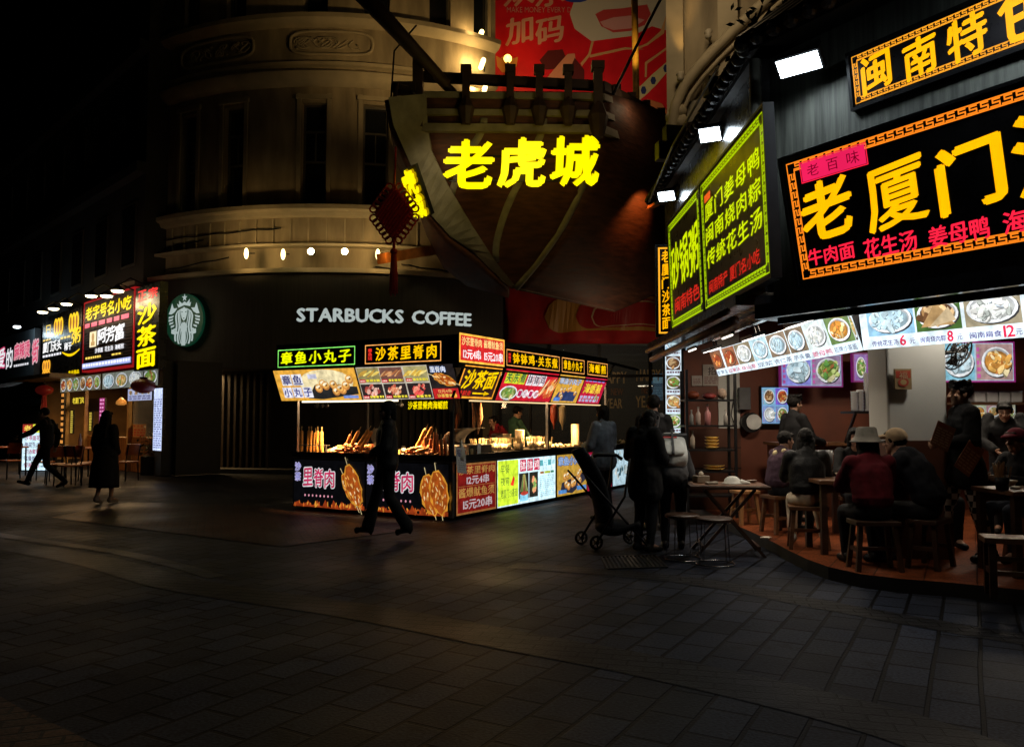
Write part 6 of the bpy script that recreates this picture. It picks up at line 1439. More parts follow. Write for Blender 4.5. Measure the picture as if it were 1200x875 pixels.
# down lamps over the boards
for i, (px, py) in enumerate(((50, 365), (63, 361), (78, 355.5), (107, 346), (125, 346), (138, 340))):
    u, v = LQ.hit(px, py, 1.0); c = LQ(u, v, 1.0); t = thing('down_lamp', ('leftmost', 'second', 'third', 'fourth', 'fifth', 'rightmost')[i] + ' warm disc lamp in the row on arms above the snack shop boards', 'lamp', c, group='disc lamps above the snack boards')
    m = MB(); m.lathe([(.05, .12), (.09, .08), (.16, .02), (.18, -.01), (.03, -.0)], c, 16); m.tube([c + Vector((0, 0, .12)), LQ(u, v + .35, .7), LQ(u, v + .1, 0)], .02, 5); m.build('shade', DARK, t, smooth=True)
    m = MB(); m.lathe([(.15, -.012), (.13, -.05), (.04, -.07)], c, 16); m.build('lens', emat('disc_lens', (1, .82, .5), 9), t, smooth=True); lamp('POINT', c - Vector((0, 0, .2)), 7, (1, .75, .42), t, .12)
c = LQ(*LQ.hit(20, 382, .8), .8); t = thing('down_lamp', 'small white lamp shining down over the slate grey board', 'lamp', c); m = MB(); m.lathe([(.05, .1), (.14, 0), (.02, -.0)], c, 12); m.bar(c, LQ(*LQ.hit(20, 380, 0), 0), .03); m.build('shade', DARK, t); m = MB(); m.ell(c - Vector((0, 0, .03)), (.12, .12, .05)); m.build('lens', emat('white_lens', (.85, .95, 1), 10), t); lamp('POINT', c - Vector((0, 0, .25)), 14, (.7, .9, 1), t, .1)
# striped awning, dish banner, menus
aw = thing('awning', 'grey-green striped scalloped awning under the slate board', 'awning', LQ(-14, 2.8, .4)); m = MB()
for k in range(30):
    u = U2 - .5 + k*.25; m.poly([LQ(u, 2.9, .2), LQ(u, 2.62, .9), LQ(u + .25, 2.62, .9), LQ(u + .25, 2.9, .2)], k % 2); m.poly([LQ(u, 2.62, .9), LQ(u + .03, 2.45, .9), LQ(u + .22, 2.45, .9), LQ(u + .25, 2.62, .9)], k % 2)
m.build('canvas', [mat('dark_green_canvas', (.05, .08, .07), .8), mat('pale_green_canvas', (.25, .32, .30), .8)], aw)
m = MB(); m.fbox(LQ, U1 - .2, 2.78, .1, U0 + .3, 2.9, 1.0); t = thing('canopy_edge', 'tan canopy edge lit from below beneath the oval-patterned board', 'canopy', LQ(U0, 2.8, .5)); m.build('canvas', mat('tan_canvas', (.35, .24, .13), .7), t)
f = Fr(LQ(0, 0, .35), LQ.x)
for i, (x0, x1, ks) in enumerate(((71, 118, ['red', 'orange', 'green', 'brown', 'red', 'green']), (120, 185, ['soup', 'noodle', 'white', 'green']))):
    u0, u1 = f.hit(x0, 452)[0], f.hit(x1, 452)[0]; t = board('dish_banner', ['strip of six oval dish pictures under the oval-patterned board', 'strip of blue bowl dish pictures under the red-rimmed board'][i], 'banner', f, u0, 2.33, u1, 2.78, .03); art = Art(f, .003, .0012); art.rect(u0, 2.33, u1, 2.78, ((.18, .16, .10), (.22, .24, .2))[i]); n = len(ks)
    for k, kd in enumerate(ks): a = u0 + (u1-u0)*(k + .5)/n; art.dish(a, 2.55, (u1-u0)/n*.44, .2, kd, (.75, .8, .85), n=16)
    art.build('artwork', lit(.8), t)
u0, u1 = f.hit(180, 490)[0], f.hit(190, 490)[0]; t = board('menu_light_box', 'tall narrow white lit menu beside the snack shop entrance next to the cafe', 'menu', f, u0, .7, u1, 2.25, .08); art = Art(f, .003); art.rect(u0, .7, u1, 2.25, (.62, .72, 1)); art.lines(u0 + .03, .75, u1 - .03, 2.0, (.12, .15, .4), 22, 3, .5); art.build('artwork', lit(1.15), t)
f2 = Fr(LQ(0, 0, .12), LQ.x); u0, u1 = f2.hit(150, 465)[0], f2.hit(178, 465)[0]; t = board('menu_light_box', 'pale lit menu with round dish pictures above the shop counter', 'menu', f2, u0, 1.98, u1, 2.3, .05); art = Art(f2, .003); art.rect(u0, 1.98, u1, 2.3, (.45, .5, .75))
for k in range(4): art.dish(u0 + (u1-u0)*(k + .5)/4, 2.2, .12, .07, 'brown')
art.lines(u0 + .1, 2.0, u1 - .1, 2.12, (.15, .15, .3), 2, 5, .6); art.build('artwork', lit(.9), t)
f3 = Fr(LQ(0, 0, -.4), LQ.x)
for i, (x0, y0, x1, y1, c, lbx) in enumerate(((70, 445, 76, 528, (1, .4, .08), 'orange'), (82, 480, 86, 508, (1, .75, .1), 'yellow'), (104, 482, 108, 505, (1, .75, .1), 'short yellow'))):
    a, b_ = f3.hit(x0, y1), f3.hit(x1, y0); t = board('strip_sign', lbx + ' upright strip of tiny lit writing in the snack shop doorway', 'sign', f3, a[0], a[1], b_[0], b_[1], .05); art = Art(f3, .003); art.lines(a[0] + .03, a[1] + .02, b_[0] - .03, b_[1] - .02, c, 12, 2, .55); art.build('lettering', lit(.9, 0), t)
a, b_ = f3.hit(85, 473), f3.hit(102, 465); t = board('strip_sign', 'short row of yellow characters over the snack shop doorway', 'sign', f3, a[0], a[1], b_[0], b_[1], .05); art = Art(f3, .003); art.text('老厦门风味', a[0], a[1], b_[0], b_[1], (1, .75, .05), .02); art.build('lettering', lit(1, 0), t)
a, b_ = f3.hit(116, 497), f3.hit(123, 466); t = board('strip_sign', 'magenta upright strip of writing in the snack shop doorway', 'sign', f3, a[0], a[1], b_[0], b_[1], .05); art = Art(f3, .003); art.rect(a[0], a[1], b_[0], b_[1], (.3, .02, .12)); art.lines(a[0] + .05, a[1], b_[0] - .05, b_[1], (1, .35, .7), 7, 2, .5); art.build('lettering', lit(.9, 0), t)
a, b_ = f3.hit(102, 482), f3.hit(119, 466); t = board('wall_board', 'plain grey board hanging in the snack shop doorway', 'board', f3, a[0], a[1], b_[0], b_[1], .05, None, mat('grey_board', (.10, .11, .11), .5))
# price sticker on glass
fg = Fr(LQ(0, 0, -.125), LQ.x); a, b_ = fg.hit(153, 512), fg.hit(171, 497); art = Art(fg, .002)
t = thing('glass_poster', 'orange and red price sticker on the counter glass of the snack shop', 'poster', fg(a[0], a[1], 0)); art.rect(a[0], a[1], b_[0], b_[1], (.5, .3, .14)); art.lines(a[0] + .04, a[1] + .03, b_[0] - .04, b_[1] - .12, (.5, .06, .03), 3, 4, .6)
for k in range(3): art.oval(a[0] + (b_[0]-a[0])*(.25 + .25*k), b_[1] - .05, .05, .035, (.4, .05, .03))
art.mb.build('print', printed(), t)
# hanging lanterns
def lantern(c, r, label, lc=(.5, .03, .02), e=.12, flat=False):
    t = thing('lantern', label, 'lantern', c, group='hanging lanterns'); m = MB(); prof = [(r*.3, -r*.62)] + [(r*math.cos(a), r*.6*math.sin(a)) for a in [R(-70 + 14*k) for k in range(11)]] + [(r*.3, r*.62)]
    m.lathe(prof, c, 16); m.build('shade', emat('lantern_%.2f' % e, lc, e), t, smooth=True); m = MB(); m.tube([c + Vector((0, 0, r*.6)), c + Vector((0, 0, r*1.2))], .012, 5); m.lathe([(r*.32, 0), (r*.32, .04)], c + Vector((0, 0, r*.6)), 12); m.build('cap', DARK, t)
    if not flat:
        m = MB()
        for k in range(9): a = k*.7; m.tube([c + Vector((.05*math.cos(a), .05*math.sin(a), -r*.6)), c + Vector((.09*math.cos(a), .09*math.sin(a), -r*.6 - .55))], .016, 4)
        m.build('tassel', RED, t)
lantern(LQ(*LQ.hit(52, 457, .6), .6), .27, 'round red lantern with a long tassel under the tan canopy', e=.05)
lantern(LQ(*LQ.hit(168, 452, .6), .6), .30, 'flat dark red lantern in front of the bowl pictures', (.25, .02, .02), .02, True)
t = thing('pendant_lamp', 'glowing amber glass pendant lamp inside the snack shop', 'lamp', LQ(*LQ.hit(142, 474, -1), -1)); c = LQ(*LQ.hit(142, 474, -1), -1); m = MB(); m.lathe([(.04, .22), (.15, .1), (.16, .02), (.08, -.02)], c, 14); m.build('shade', emat('amber_glass', (1, .42, .08), .3), t, smooth=True); m = MB(); m.tube([c + Vector((0, 0, .15)), c + Vector((0, 0, .7))], .01, 5); m.build('cord', DARK, t)
# street light box
q = G(41, 552); LBF = Fr(q, (.97, -.15, 0)); w = LBF.hit(58, 520)[0]; h = LBF.hit(26, 497)[1]; u0 = LBF.hit(26, 530)[0]
t = board('pavement_light_box', 'white lit pavement menu box half hidden behind the striding man', 'sign', LBF, u0, .03, w, h, .3, DARK, edge=.02); art = Art(LBF, .004); art.rect(u0, .03, w, h, (.62, .85, .95)); art.rect(u0, h*.82, w, h, (.35, .03, .02)); art.rect(u0 + .32, h*.82, w, h, (.75, .8, .05)); art.text('老', u0 + .05, h*.84, u0 + .27, h*.98, (.95, .7, .1), .03)
for k in range(5): art.text('沙茶面花生汤套餐饭海蛎煎'[k*2:k*2+4], u0 + .08, h*(.66 - .145*k), u0 + .55, h*(.76 - .145*k), (.1, .05, .15) if k % 2 else (.4, .03, .12), .02)
art.lines(u0 + .6, .1, w - .05, h*.78, (.25, .4, .5), 9, 2, .4); art.build('artwork', lit(1.2), t)
m = MB(); m.fbox(LBF, u0 - .05, 0, -.32, w + .05, .03, .02); m.build('base', DARK, t)
# potted plant by the cafe corner
q = G(181, 556); t = thing('planter', 'dark square planter with a shaggy plant at the cafe corner', 'plant', q); m = MB(); m.box(q + Vector((0, 0, .25)), (.55, .5, .5)); m.build('pot', mat('dark_planter', (.04, .04, .035), .6), t, bevel=.02); m = MB()
for k in range(220):
    c = q + Vector((RNG.gauss(0, .2), RNG.gauss(0, .18), .5 + abs(RNG.gauss(.2, .25)))); a = RNG.uniform(0, 6.28); s = RNG.uniform(.05, .12); d = Vector((math.cos(a), math.sin(a), RNG.uniform(-.5, .8))).normalized(); e = d.cross(Vector((.3, .2, 1))).normalized(); m.poly([c - d*s, c + e*s*.35, c + d*s, c - e*s*.35])
m.build('foliage', mat('dark_leaf', (.03, .045, .02)), t)
# chairs and tables in front of the shop
ORW = mat('orange_wood', (.50, .13, .03), .45, var=.25, scale=4); BLK = DARK
def chair(label, group):
    t = thing('cafe_chair', label, 'chair', (0, 0, 0), group=group)
    m = MB(); m.box((0, 0, .45), (.42, .42, .035)); m.build('seat', ORW, t, bevel=.01); m = MB(); m.grid(lambda i, j: (-.2 + .4*i, -.19 - .05*j - .03*math.sin(math.pi*i), .62 + .26*j), 6, 3); m.build('backrest', ORW, t, solid=.02)
    for x in (-.18, .18):
        for y in (-.18, .18):
            m = MB(); m.tube([(x*1.1, y*1.12, 0), (x, y, .44)] + ([(x, y - .08, .86)] if y < 0 else []), .014, 6); m.build('leg', BLK, t)
    return t
def table(label, group, r=.45):
    t = thing('cafe_table', label, 'table', (0, 0, 0), group=group); m = MB(); m.box((0, 0, .74), (r*2, r*1.5, .035)); m.build('tabletop', ORW, t, bevel=.01)
    for x in (-1, 1):
        for y in (-1, 1): m = MB(); m.tube([(x*(r - .05), y*(r*.75 - .05), 0), (x*(r - .06), y*(r*.75 - .06), .72)], .02, 6); m.build('leg', BLK, t)
    return t
spots_c = [(65, 566, .6, 'orange wooden chair half hidden behind the striding man'), (79, 568, 2.6, 'orange chair with its back to the street, left of the long-skirted woman'), (92, 566, -.5, 'orange chair tucked behind the small tables'), (147, 562, 1.2, 'orange chair standing alone right of the long-skirted woman'), (8, 560, 2.9, 'orange chair at the left edge under the slate board'), (50, 562, 3.4, 'orange chair just right of the pavement light box'), (104, 563, 2.2, 'orange chair just left of the long-skirted woman')]
for i, (px, py, rz, l) in enumerate(spots_c):
    q = G(px, py + 1)
    if i == 0: ch0 = chair(l, 'orange chairs outside the snack shops'); ch0.location = q; ch0.rotation_euler.z = rz
    else: dup(ch0, q, rz, l)
for i, (px, py, rz, l) in enumerate(((88, 560, .8, 'orange-topped table between the striding man and the long-skirted woman'), (6, 557, .8, 'orange-topped table at the left edge'), (112, 558, .75, 'orange-topped table partly behind the long-skirted woman'))):
    q = G(px, py)
    if i == 0: tb0 = table(l, 'orange tables outside the snack shops'); tb0.location = q; tb0.rotation_euler.z = rz
    else: dup(tb0, q, rz, l)
t = thing('glass_bottle', 'pale bottle on the orange table near the shop doorway', 'bottle', G(88, 560) + Vector((.1, 0, .758))); c = G(88, 560) + Vector((.1, 0, .758)); m = MB(); m.lathe([(.04, 0), (.045, .2), (.02, .3), (.02, .36)], c, 10); m.build('body', mat('pale_glass', (.5, .5, .6), .1), t)

for u, e in ((-2.5, 26), (-5.5, 26), (-9.5, 14)): lamp('AREA', LQ(u, 2.3, 1.1), e, (1, .5, .18), shop, .5, aim=LQ(u, 0, 1.8))  # added light out front for the chairs and tables, no fixtures
# ================================================================== PEOPLE
SKIN = mat('skin', (.42, .24, .16), .55, var=.12, scale=12)
HAIRM = mat('black_hair', (.006, .005, .0045), .6, spec=.2, var=.4, scale=6, stretch=(30, 30, 2), bump=.5, bscale=10)
EYEM = mat('dark_eye', (.02, .015, .012), .3)
LIP = mat('lip_skin', (.32, .11, .09), .5)
FOLD = bpy.data.textures.new('cloth_folds', 'CLOUDS'); FOLD.noise_scale = .11; FOLD.noise_depth = 2
STRAND = bpy.data.textures.new('hair_strands', 'CLOUDS'); STRAND.noise_scale = .03
def fabric(name, col, rough=.85, var=.25): return mat('cloth_' + name, col, rough, var=var, scale=14, bump=.3, bscale=220, spec=.18)
QUEUE = []          # (temp object, callback)
def remesh(mb, voxel, cb, folds=0.0, tex=None, smooth=2):
    me = bpy.data.meshes.new('tmp'); me.from_pydata([tuple(v) for v in mb.v], [], mb.f); o = bpy.data.objects.new('tmp', me); COL.objects.link(o)
    r = o.modifiers.new('r', 'REMESH'); r.mode = 'VOXEL'; r.voxel_size = voxel
    s = o.modifiers.new('s', 'SMOOTH'); s.factor = .5; s.iterations = smooth
    if folds: d = o.modifiers.new('d', 'DISPLACE'); d.texture = tex or FOLD; d.strength = folds; d.mid_level = .5; d.texture_coords = 'GLOBAL'
    QUEUE.append((o, cb))
def flush():
    bpy.context.view_layer.update(); dg = bpy.context.evaluated_depsgraph_get()
    q = list(QUEUE); QUEUE.clear(); done = []
    for o, cb in q:
        me = bpy.data.meshes.new_from_object(o.evaluated_get(dg), depsgraph=dg); done.append((me, cb))
    for o, cb in q: m = o.data; bpy.data.objects.remove(o); bpy.data.meshes.remove(m)
    for me, cb in done:
        vs = [v.co.copy() for v in me.vertices]; fs = [tuple(p.vertices) for p in me.polygons]; bpy.data.meshes.remove(me); cb(vs, fs)
TPL = {}
# head template, facing +Y, origin at head centre, about .23 tall
hb = MB()
hb.ell((0, -.012, .028), (.074, .094, .086), 20, 14); hb.ell((0, .028, -.035), (.058, .058, .070), 16, 12); hb.ell((0, .055, -.088), (.030, .026, .024), 12, 8)
hb.cap((0, .088, .012), (0, .104, -.026), .009, .013, 8); hb.ell((.012, .094, -.030), (.009, .010, .007), 8, 6); hb.ell((-.012, .094, -.030), (.009, .010, .007), 8, 6)
hb.cap((-.038, .072, .030), (.038, .072, .030), .012, .012, 8)
for s in (-1, 1): hb.ell((s*.075, -.008, -.010), (.010, .021, .032), 10, 8); hb.ell((s*.040, .058, -.022), (.022, .022, .018), 10, 8)
hb.cap((-.018, .082, -.060), (.018, .082, -.060), .008, .008, 8); hb.cap((0, -.015, -.06), (0, -.025, -.14), .050, .052, 14)
remesh(hb, .0055, lambda v, f: TPL.__setitem__('head', (v, f)), smooth=3)
def hand_mb(curl):
    """right hand: wrist at the origin, fingers along -Z, palm facing -X, thumb towards +Y"""
    h = MB(); h.cap((0, 0, .01), (0, .0, -.075), .024, .030, 12, sx=.55, sdir=(1, 0, 0))
    for y, L in ((.027, .068), (.009, .078), (-.009, .072), (-.027, .056)):
        a = Vector((0, y*.9, -.078)); d = Vector((0, y*.25, -1)).normalized(); seg = (L*.45, L*.32, L*.23); ang = 0; pts = [a]
        for k, s_ in enumerate(seg):
            ang += curl*(.5, .8, .6)[k]; dd = Vector((-math.sin(ang), d.y*.6, -math.cos(ang))); pts.append(pts[-1] + dd*s_)
        h.cap(Vector((0, y*.6, -.05)), pts[0], .011, .0098, 8)
        for k in range(3): h.cap(pts[k], pts[k+1], .0094 - .001*k, .0086 - .001*k, 8)
    h.cap((-.002, .018, -.02), (-.018, .044, -.052), .014, .0115, 8); h.cap((-.018, .044, -.052), (-.026 - .02*curl, .052, -.082), .0115, .009, 8); return h
for nm_, cu in (('relaxed', .45), ('grip', 1.15)): remesh(hand_mb(cu), .0034, (lambda n: lambda v, f: TPL.__setitem__(n, (v, f)))(nm_), smooth=2)
flush()
def STAND(**k):
    J = dict(pelvis=(0, 0, .94), waist=(0, 0, 1.07), chest=(0, .01, 1.27), neck=(0, -.012, 1.44), head=(0, .02, 1.575))
    for n, s in (('R', 1), ('L', -1)):
        J.update({'sh'+n: (s*.165, -.005, 1.385), 'el'+n: (s*.215, -.03, 1.11), 'wr'+n: (s*.215, .06, .87), 'hip'+n: (s*.085, 0, .905), 'kn'+n: (s*.092, .025, .49), 'an'+n: (s*.095, -.02, .085), 'toe'+n: (s*.11, .13, .035)})
    J.update(k); return J
def WALK(st=1.0, **k):
    J = STAND(); J.update(knR=(.09, .24*st, .53), anR=(.09, .40*st, .13), toeR=(.10, .56*st, .14), knL=(-.09, -.05*st, .49), anL=(-.09, -.40*st, .17), toeL=(-.09, -.27*st, .05), elR=(.21, -.14, 1.13), wrR=(.20, -.10, .88), elL=(-.21, .06, 1.12), wrL=(-.20, .20, .92), hipR=(.085, .03, .905), hipL=(-.085, -.02, .905)); J.update(k); return J
def SIT(lean=.08, **k):
    z = -.40
    J = dict(pelvis=(0, 0, .545), waist=(0, .0, .68), chest=(0, lean*.6, .89), neck=(0, lean, 1.05), head=(0, lean + .06, 1.18))
    for n, s in (('R', 1), ('L', -1)):
        J.update({'sh'+n: (s*.165, lean*.85, .995), 'el'+n: (s*.22, lean + .14, .76), 'wr'+n: (s*.10, lean + .34, .80), 'hip'+n: (s*.09, .02, .53), 'kn'+n: (s*.13, .42, .50), 'an'+n: (s*.13, .38, .085), 'toe'+n: (s*.14, .53, .035)})
    J.update(k); return J
def person(label, loc, rz, J, h=1.70, top=None, bottom=None, shoes=None, hair='short', hat=None, head_yaw=0, head_pitch=0, hood=None, coat=0.0, flare=0.0, skirt=None, loose=1.0, hand='relaxed', hair_len=.3, extra=None, skin=SKIN, sole=.0, hairm=None, apron=None):
    k = h/1.70; J = {n: Vector(p)*k for n, p in J.items()}
    if sole: J = {n: p + Vector((0, 0, sole)) for n, p in J.items()}
    t = thing('person', label, 'person', loc, rz); HM = hairm or HAIRM
    def put(name, m, parent=t, mats=None):
        def cb(v, f):
            me = bpy.data.meshes.new(name); me.from_pydata([tuple(p) for p in v], [], f); me.materials.append(m); me.polygons.foreach_set('use_smooth', [True]*len(f))
            o = bpy.data.objects.new(name, me); COL.objects.link(o); o.parent = parent
        return cb
    def limb(mb, a, b, ra, rb, g=0.0, n=10): mb.cap(J[a], J[b], (ra + g)*k, (rb + g)*k, n)
    def torso(mb, g, low=False):
        sd = (J['shR'] - J['shL']).normalized(); hd = (J['hipR'] - J['hipL']).normalized()
        mb.cap(J['waist'], J['chest'], (.095 + g)*k, (.105 + g)*k, 14, 1.38, sd); mb.cap(J['pelvis'] if J['knL'].y < .3*k else J['pelvis'].lerp(J['waist'], .95), J['waist'], (.105 + g)*k, (.098 + g)*k, 14, 1.35, hd)
        mb.cap(J['shL']*.92 + J['shR']*.08, J['shR']*.92 + J['shL']*.08, (.058 + g)*k, (.058 + g)*k, 12)
        mb.cap(J['chest'], J['neck'] - (J['neck']-J['chest'])*.25, (.10 + g)*k, (.062 + g)*k, 12, 1.3, sd)
    # body
    b = MB(); torso(b, -.012); b.cap(J['neck'], J['neck'].lerp(J['head'], .7), .054*k, .050*k, 12); b.cap(J['hipL'], J['hipR'], .088*k, .088*k, 12)
    for s in 'LR':
        limb(b, 'sh'+s, 'el'+s, .047, .038); limb(b, 'el'+s, 'wr'+s, .039, .026); limb(b, 'hip'+s, 'kn'+s, .078, .052); limb(b, 'kn'+s, 'an'+s, .052, .034); limb(b, 'an'+s, 'toe'+s, .036, .028)
    yaw = Matrix.Rotation(head_yaw, 3, 'Z') @ Matrix.Rotation(head_pitch, 3, 'X')
    def hp(p): return J['head'] + yaw @ (Vector(p)*k*1.02)
    def cb(v, f):
        v = list(v); f = list(f); mi = [0]*len(f)
        def add(vs, fs, m=0): n = len(v); v.extend(vs); f.extend([tuple(i + n for i in q) for q in fs]); mi.extend([m]*len(fs))
        hv, hf = TPL['head']; add([hp(p) for p in hv], hf)
        e = MB()
        for s in (-1, 1): e.ell(hp((s*.031, .077, .010)), (.012*k, .010*k, .006*k), 8, 6); e.cap(hp((s*.018, .086, .030)), hp((s*.046, .078, .032)), .004*k, .003*k, 6)
        add(e.v, e.f, 1); e = MB(); e.cap(hp((-.017, .090, -.060)), hp((.017, .090, -.060)), .004*k, .004*k, 6); add(e.v, e.f, 2)
        for s, sg in (('R', 1), ('L', -1)):
            d = (J['wr'+s] - J['el'+s]).normalized(); z = -d; y = Vector((0, 1, 0)) if abs(d.y) < .8 else Vector((0, 0, 1)); y = (y - z*y.dot(z)).normalized(); x = y.cross(z)
            M = Matrix((x, y, z)).transposed(); hv, hf = TPL[hand]
            vs = [J['wr'+s] + M @ Vector((p.x*sg, p.y, p.z))*k for p in hv]; add(vs, hf if sg == 1 else [q[::-1] for q in hf])
        me = bpy.data.meshes.new('body'); me.from_pydata([tuple(p) for p in v], [], f)
        for m in (skin, EYEM, LIP): me.materials.append(m)
        me.polygons.foreach_set('material_index', mi); me.polygons.foreach_set('use_smooth', [True]*len(f))
        o = bpy.data.objects.new('body', me); COL.objects.link(o); o.parent = t
    remesh(b, .013*k, cb)
    # top
    g = .026*loose; c = MB(); torso(c, g); 
    for s in 'LR':
        limb(c, 'sh'+s, 'el'+s, .050, .044, g*.75); e2 = J['el'+s].lerp(J['wr'+s], .93); c.cap(J['el'+s], e2, (.044 + g*.75)*k, (.034 + g*.75)*k, 10)
    if J['knL'].y < .3*k: c.cap(J['hipL'], J['hipR'], (.085 + g)*k, (.085 + g)*k, 10)
    c.cap(J['neck'] + Vector((0, -.012, -.03))*k, J['neck'] + Vector((0, -.008, .01))*k, .07*k, .064*k, 12)
    if coat:
        for s in 'LR': q = J['hip'+s].lerp(J['kn'+s], coat); c.cap(J['hip'+s], q, (.10 + g)*k, (.105 + g)*k, 12)
        q0 = (J['hipL'] + J['hipR'])*.5; q1 = (J['hipL'].lerp(J['knL'], coat) + J['hipR'].lerp(J['knR'], coat))*.5; c.cap(q0, q1, (.10 + g)*k, (.10 + g)*k, 12, 1.5)
    tp = top or fabric('black', (.010, .010, .011))
    remesh(c, .0145*k, put('jacket', tp), folds=.018*loose)
    if hood:
        c = MB(); q = J['neck'] + Vector((0, -.055, -.01))*k; c.cap(q + Vector((-.075, .03, .0))*k, q + Vector((.075, .03, .0))*k, .05*k, .05*k, 10); c.cap(q + Vector((-.05, -.02, -.02))*k, q + Vector((.05, -.02, -.02))*k, .06*k, .06*k, 10); c.cap(q + Vector((0, -.03, -.03))*k, q + Vector((0, -.03, -.15))*k, .05*k, .03*k, 10); 
        for s in (-1, 1): c.cap(q + Vector((s*.08, .03, .0))*k, q + Vector((s*.05, .13, -.05))*k, .045*k, .03*k, 10)
        remesh(c, .012*k, put('hood', hood), folds=.014)
    if apron:
        c = MB(); c.cap(J['pelvis'] + Vector((0, .06, -.1))*k, J['chest'] + Vector((0, .05, 0))*k, .10*k, .08*k, 12, 1.3); remesh(c, .014*k, put('apron', apron), folds=.012)
    # bottom
    bt = bottom or fabric('charcoal', (.012, .012, .014))
    if skirt:
        c = MB(); z0 = J['waist'].z; z1 = skirt*k; cx = (J['anL'] + J['anR'])*.5; n = 40
        def rg(z, r, dx, dy): return [Vector((dx + r*1.12*math.cos(a)*(1 + .05*math.sin(7*a)*min(1, (z0-z)/.5)), dy + r*.95*math.sin(a)*(1 + .05*math.sin(5*a + 1)*min(1, (z0-z)/.5)), z)) for a in [2*math.pi*i/n for i in range(n)]]
        rings = []
        for i in range(13):
            f_ = i/12; z = z0 + (z1-z0)*f_; r = (.125 + .075*min(1, f_*2.2) + .035*f_)*k; rings.append(rg(z, r, J['pelvis'].x + (cx.x-J['pelvis'].x)*f_, J['pelvis'].y + (cx.y-J['pelvis'].y)*f_*.6))
        rings.append([Vector((p.x*.93, p.y*.93, p.z + .02)) for p in rings[-1]]); vs = [p for r in rings for p in r]; fs = [(i*n + j, i*n + (j+1) % n, (i+1)*n + (j+1) % n, (i+1)*n + j) for i in range(len(rings)-1) for j in range(n)]
        fs.append(tuple(range(n))); fs.append(tuple(range((len(rings)-1)*n, len(rings)*n))[::-1])
        put('skirt', bt)(vs, fs)
    else:
        c = MB(); c.cap(J['hipL'], J['hipR'], .104*k, .104*k, 12); c.cap(J['pelvis'], J['waist'], .112*k, .105*k, 12, 1.3)
        for s in 'LR':
            limb(c, 'hip'+s, 'kn'+s, .088, .062, .006); a2 = J['an'+s].lerp(J['kn'+s], .04); c.cap(J['kn'+s], a2, (.068)*k, (.050 + flare)*k, 12)
        remesh(c, .0145*k, put('trousers', bt), folds=.016)
    sm = shoes or fabric('black_shoe', (.014, .013, .013), .5)
    for s in 'LR':
        c = MB(); a, q = J['an'+s], J['toe'+s]; d = (q - a); hl = Vector((a.x, a.y, min(a.z, q.z + .05))) - d.normalized()*.04*k; hl.z = a.z - .035*k; lo = Vector((q.x, q.y, q.z))
        c.cap(hl, lo, .041*k, .036*k, 10, 1.05); c.cap(a + Vector((0, 0, .01)), hl + Vector((0, 0, .01)), .046*k, .044*k, 10)
        if sole: e = hl - d.normalized()*.0; c.cap(e, e - Vector((0, 0, sole*.8)), .03, .022, 8); c.cap(lo, lo - Vector((0, 0, sole*.35)), .036, .034, 8)
        remesh(c, .009, put('shoe', sm))
    # hair
    if hair != 'none':
        c = MB(); c.ell(hp((0, -.022, .036)), (.085*k, .098*k, .092*k), 16, 12)
        c.cap(hp((-.05, -.055, -.02)), hp((.05, -.055, -.02)), .05*k, .05*k, 10)
        for s in (-1, 1): c.cap(hp((s*.066, .01, .03)), hp((s*.069, -.005, -.005)), .024*k, .018*k, 8)
        c.cap(hp((-.035, .062, .070)), hp((.04, .060, .068)), .028*k, .03*k, 8)
        if hair == 'long':
            for x in (-.055, 0, .055): c.cap(hp((x, -.055, -.02)), J['neck'] + Vector((x*1.25, -.10, -hair_len))*k, .045*k, .028*k, 10)
            for s in (-1, 1): c.cap(hp((s*.072, -.01, .0)), J['neck'] + Vector((s*.085, .0, -.04))*k, .028*k, .02*k, 8)
        if hair == 'bob':
            for s in (-1, 1): c.cap(hp((s*.066, -.012, .0)), hp((s*.072, -.005, -.085)), .034*k, .026*k, 8)
            c.cap(hp((0, -.065, 0)), hp((0, -.075, -.09)), .055*k, .045*k, 10, 1.2)
        if hair == 'tousled':
            for i in range(16): a = i*.4; c.cap(hp((.05*math.cos(a), -.02 + .06*math.sin(a), .09)), hp((.075*math.cos(a), .0 + .08*math.sin(a), .100 + .008*(i % 3))), .026*k, .02*k, 8)
        remesh(c, .0075*k, put('hair', HM), folds=.012, tex=STRAND)
    if hat:
        kind, hm = hat; c = MB(); Rm = yaw
        if kind == 'bucket':
            prof = [(.155, .012), (.150, .004), (.104, .058), (.100, .066), (.088, .135), (.07, .148), (.01, .150)]
            vs, n = [], 20; 
            for r, z in prof: vs += [hp((r*math.cos(2*math.pi*j/n), -.012 + r*1.08*math.sin(2*math.pi*j/n), z)) for j in range(n)]
            fs = [(i*n+j, i*n+(j+1) % n, (i+1)*n+(j+1) % n, (i+1)*n+j) for i in range(len(prof)-1) for j in range(n)]; fs += [tuple(range((len(prof)-1)*n, len(prof)*n))]; put('hat', hm)(vs, fs)
        else:
            c.ell(hp((0, -.015, .05)), (.094*k, .108*k, .092*k), 16, 10)
            if kind == 'cap': c.cap(hp((-.04, .105, .052)), hp((.04, .105, .052)), .045*k, .045*k, 8); c.cap(hp((0, .07, .055)), hp((0, .145, .042)), .03*k, .02*k, 10, 2.6, Rm @ Vector((1, 0, 0)))
            remesh(c, .009, put('hat', hm))
    return t, J, hp
def W_(t, J, n): return wm(t) @ J[n]
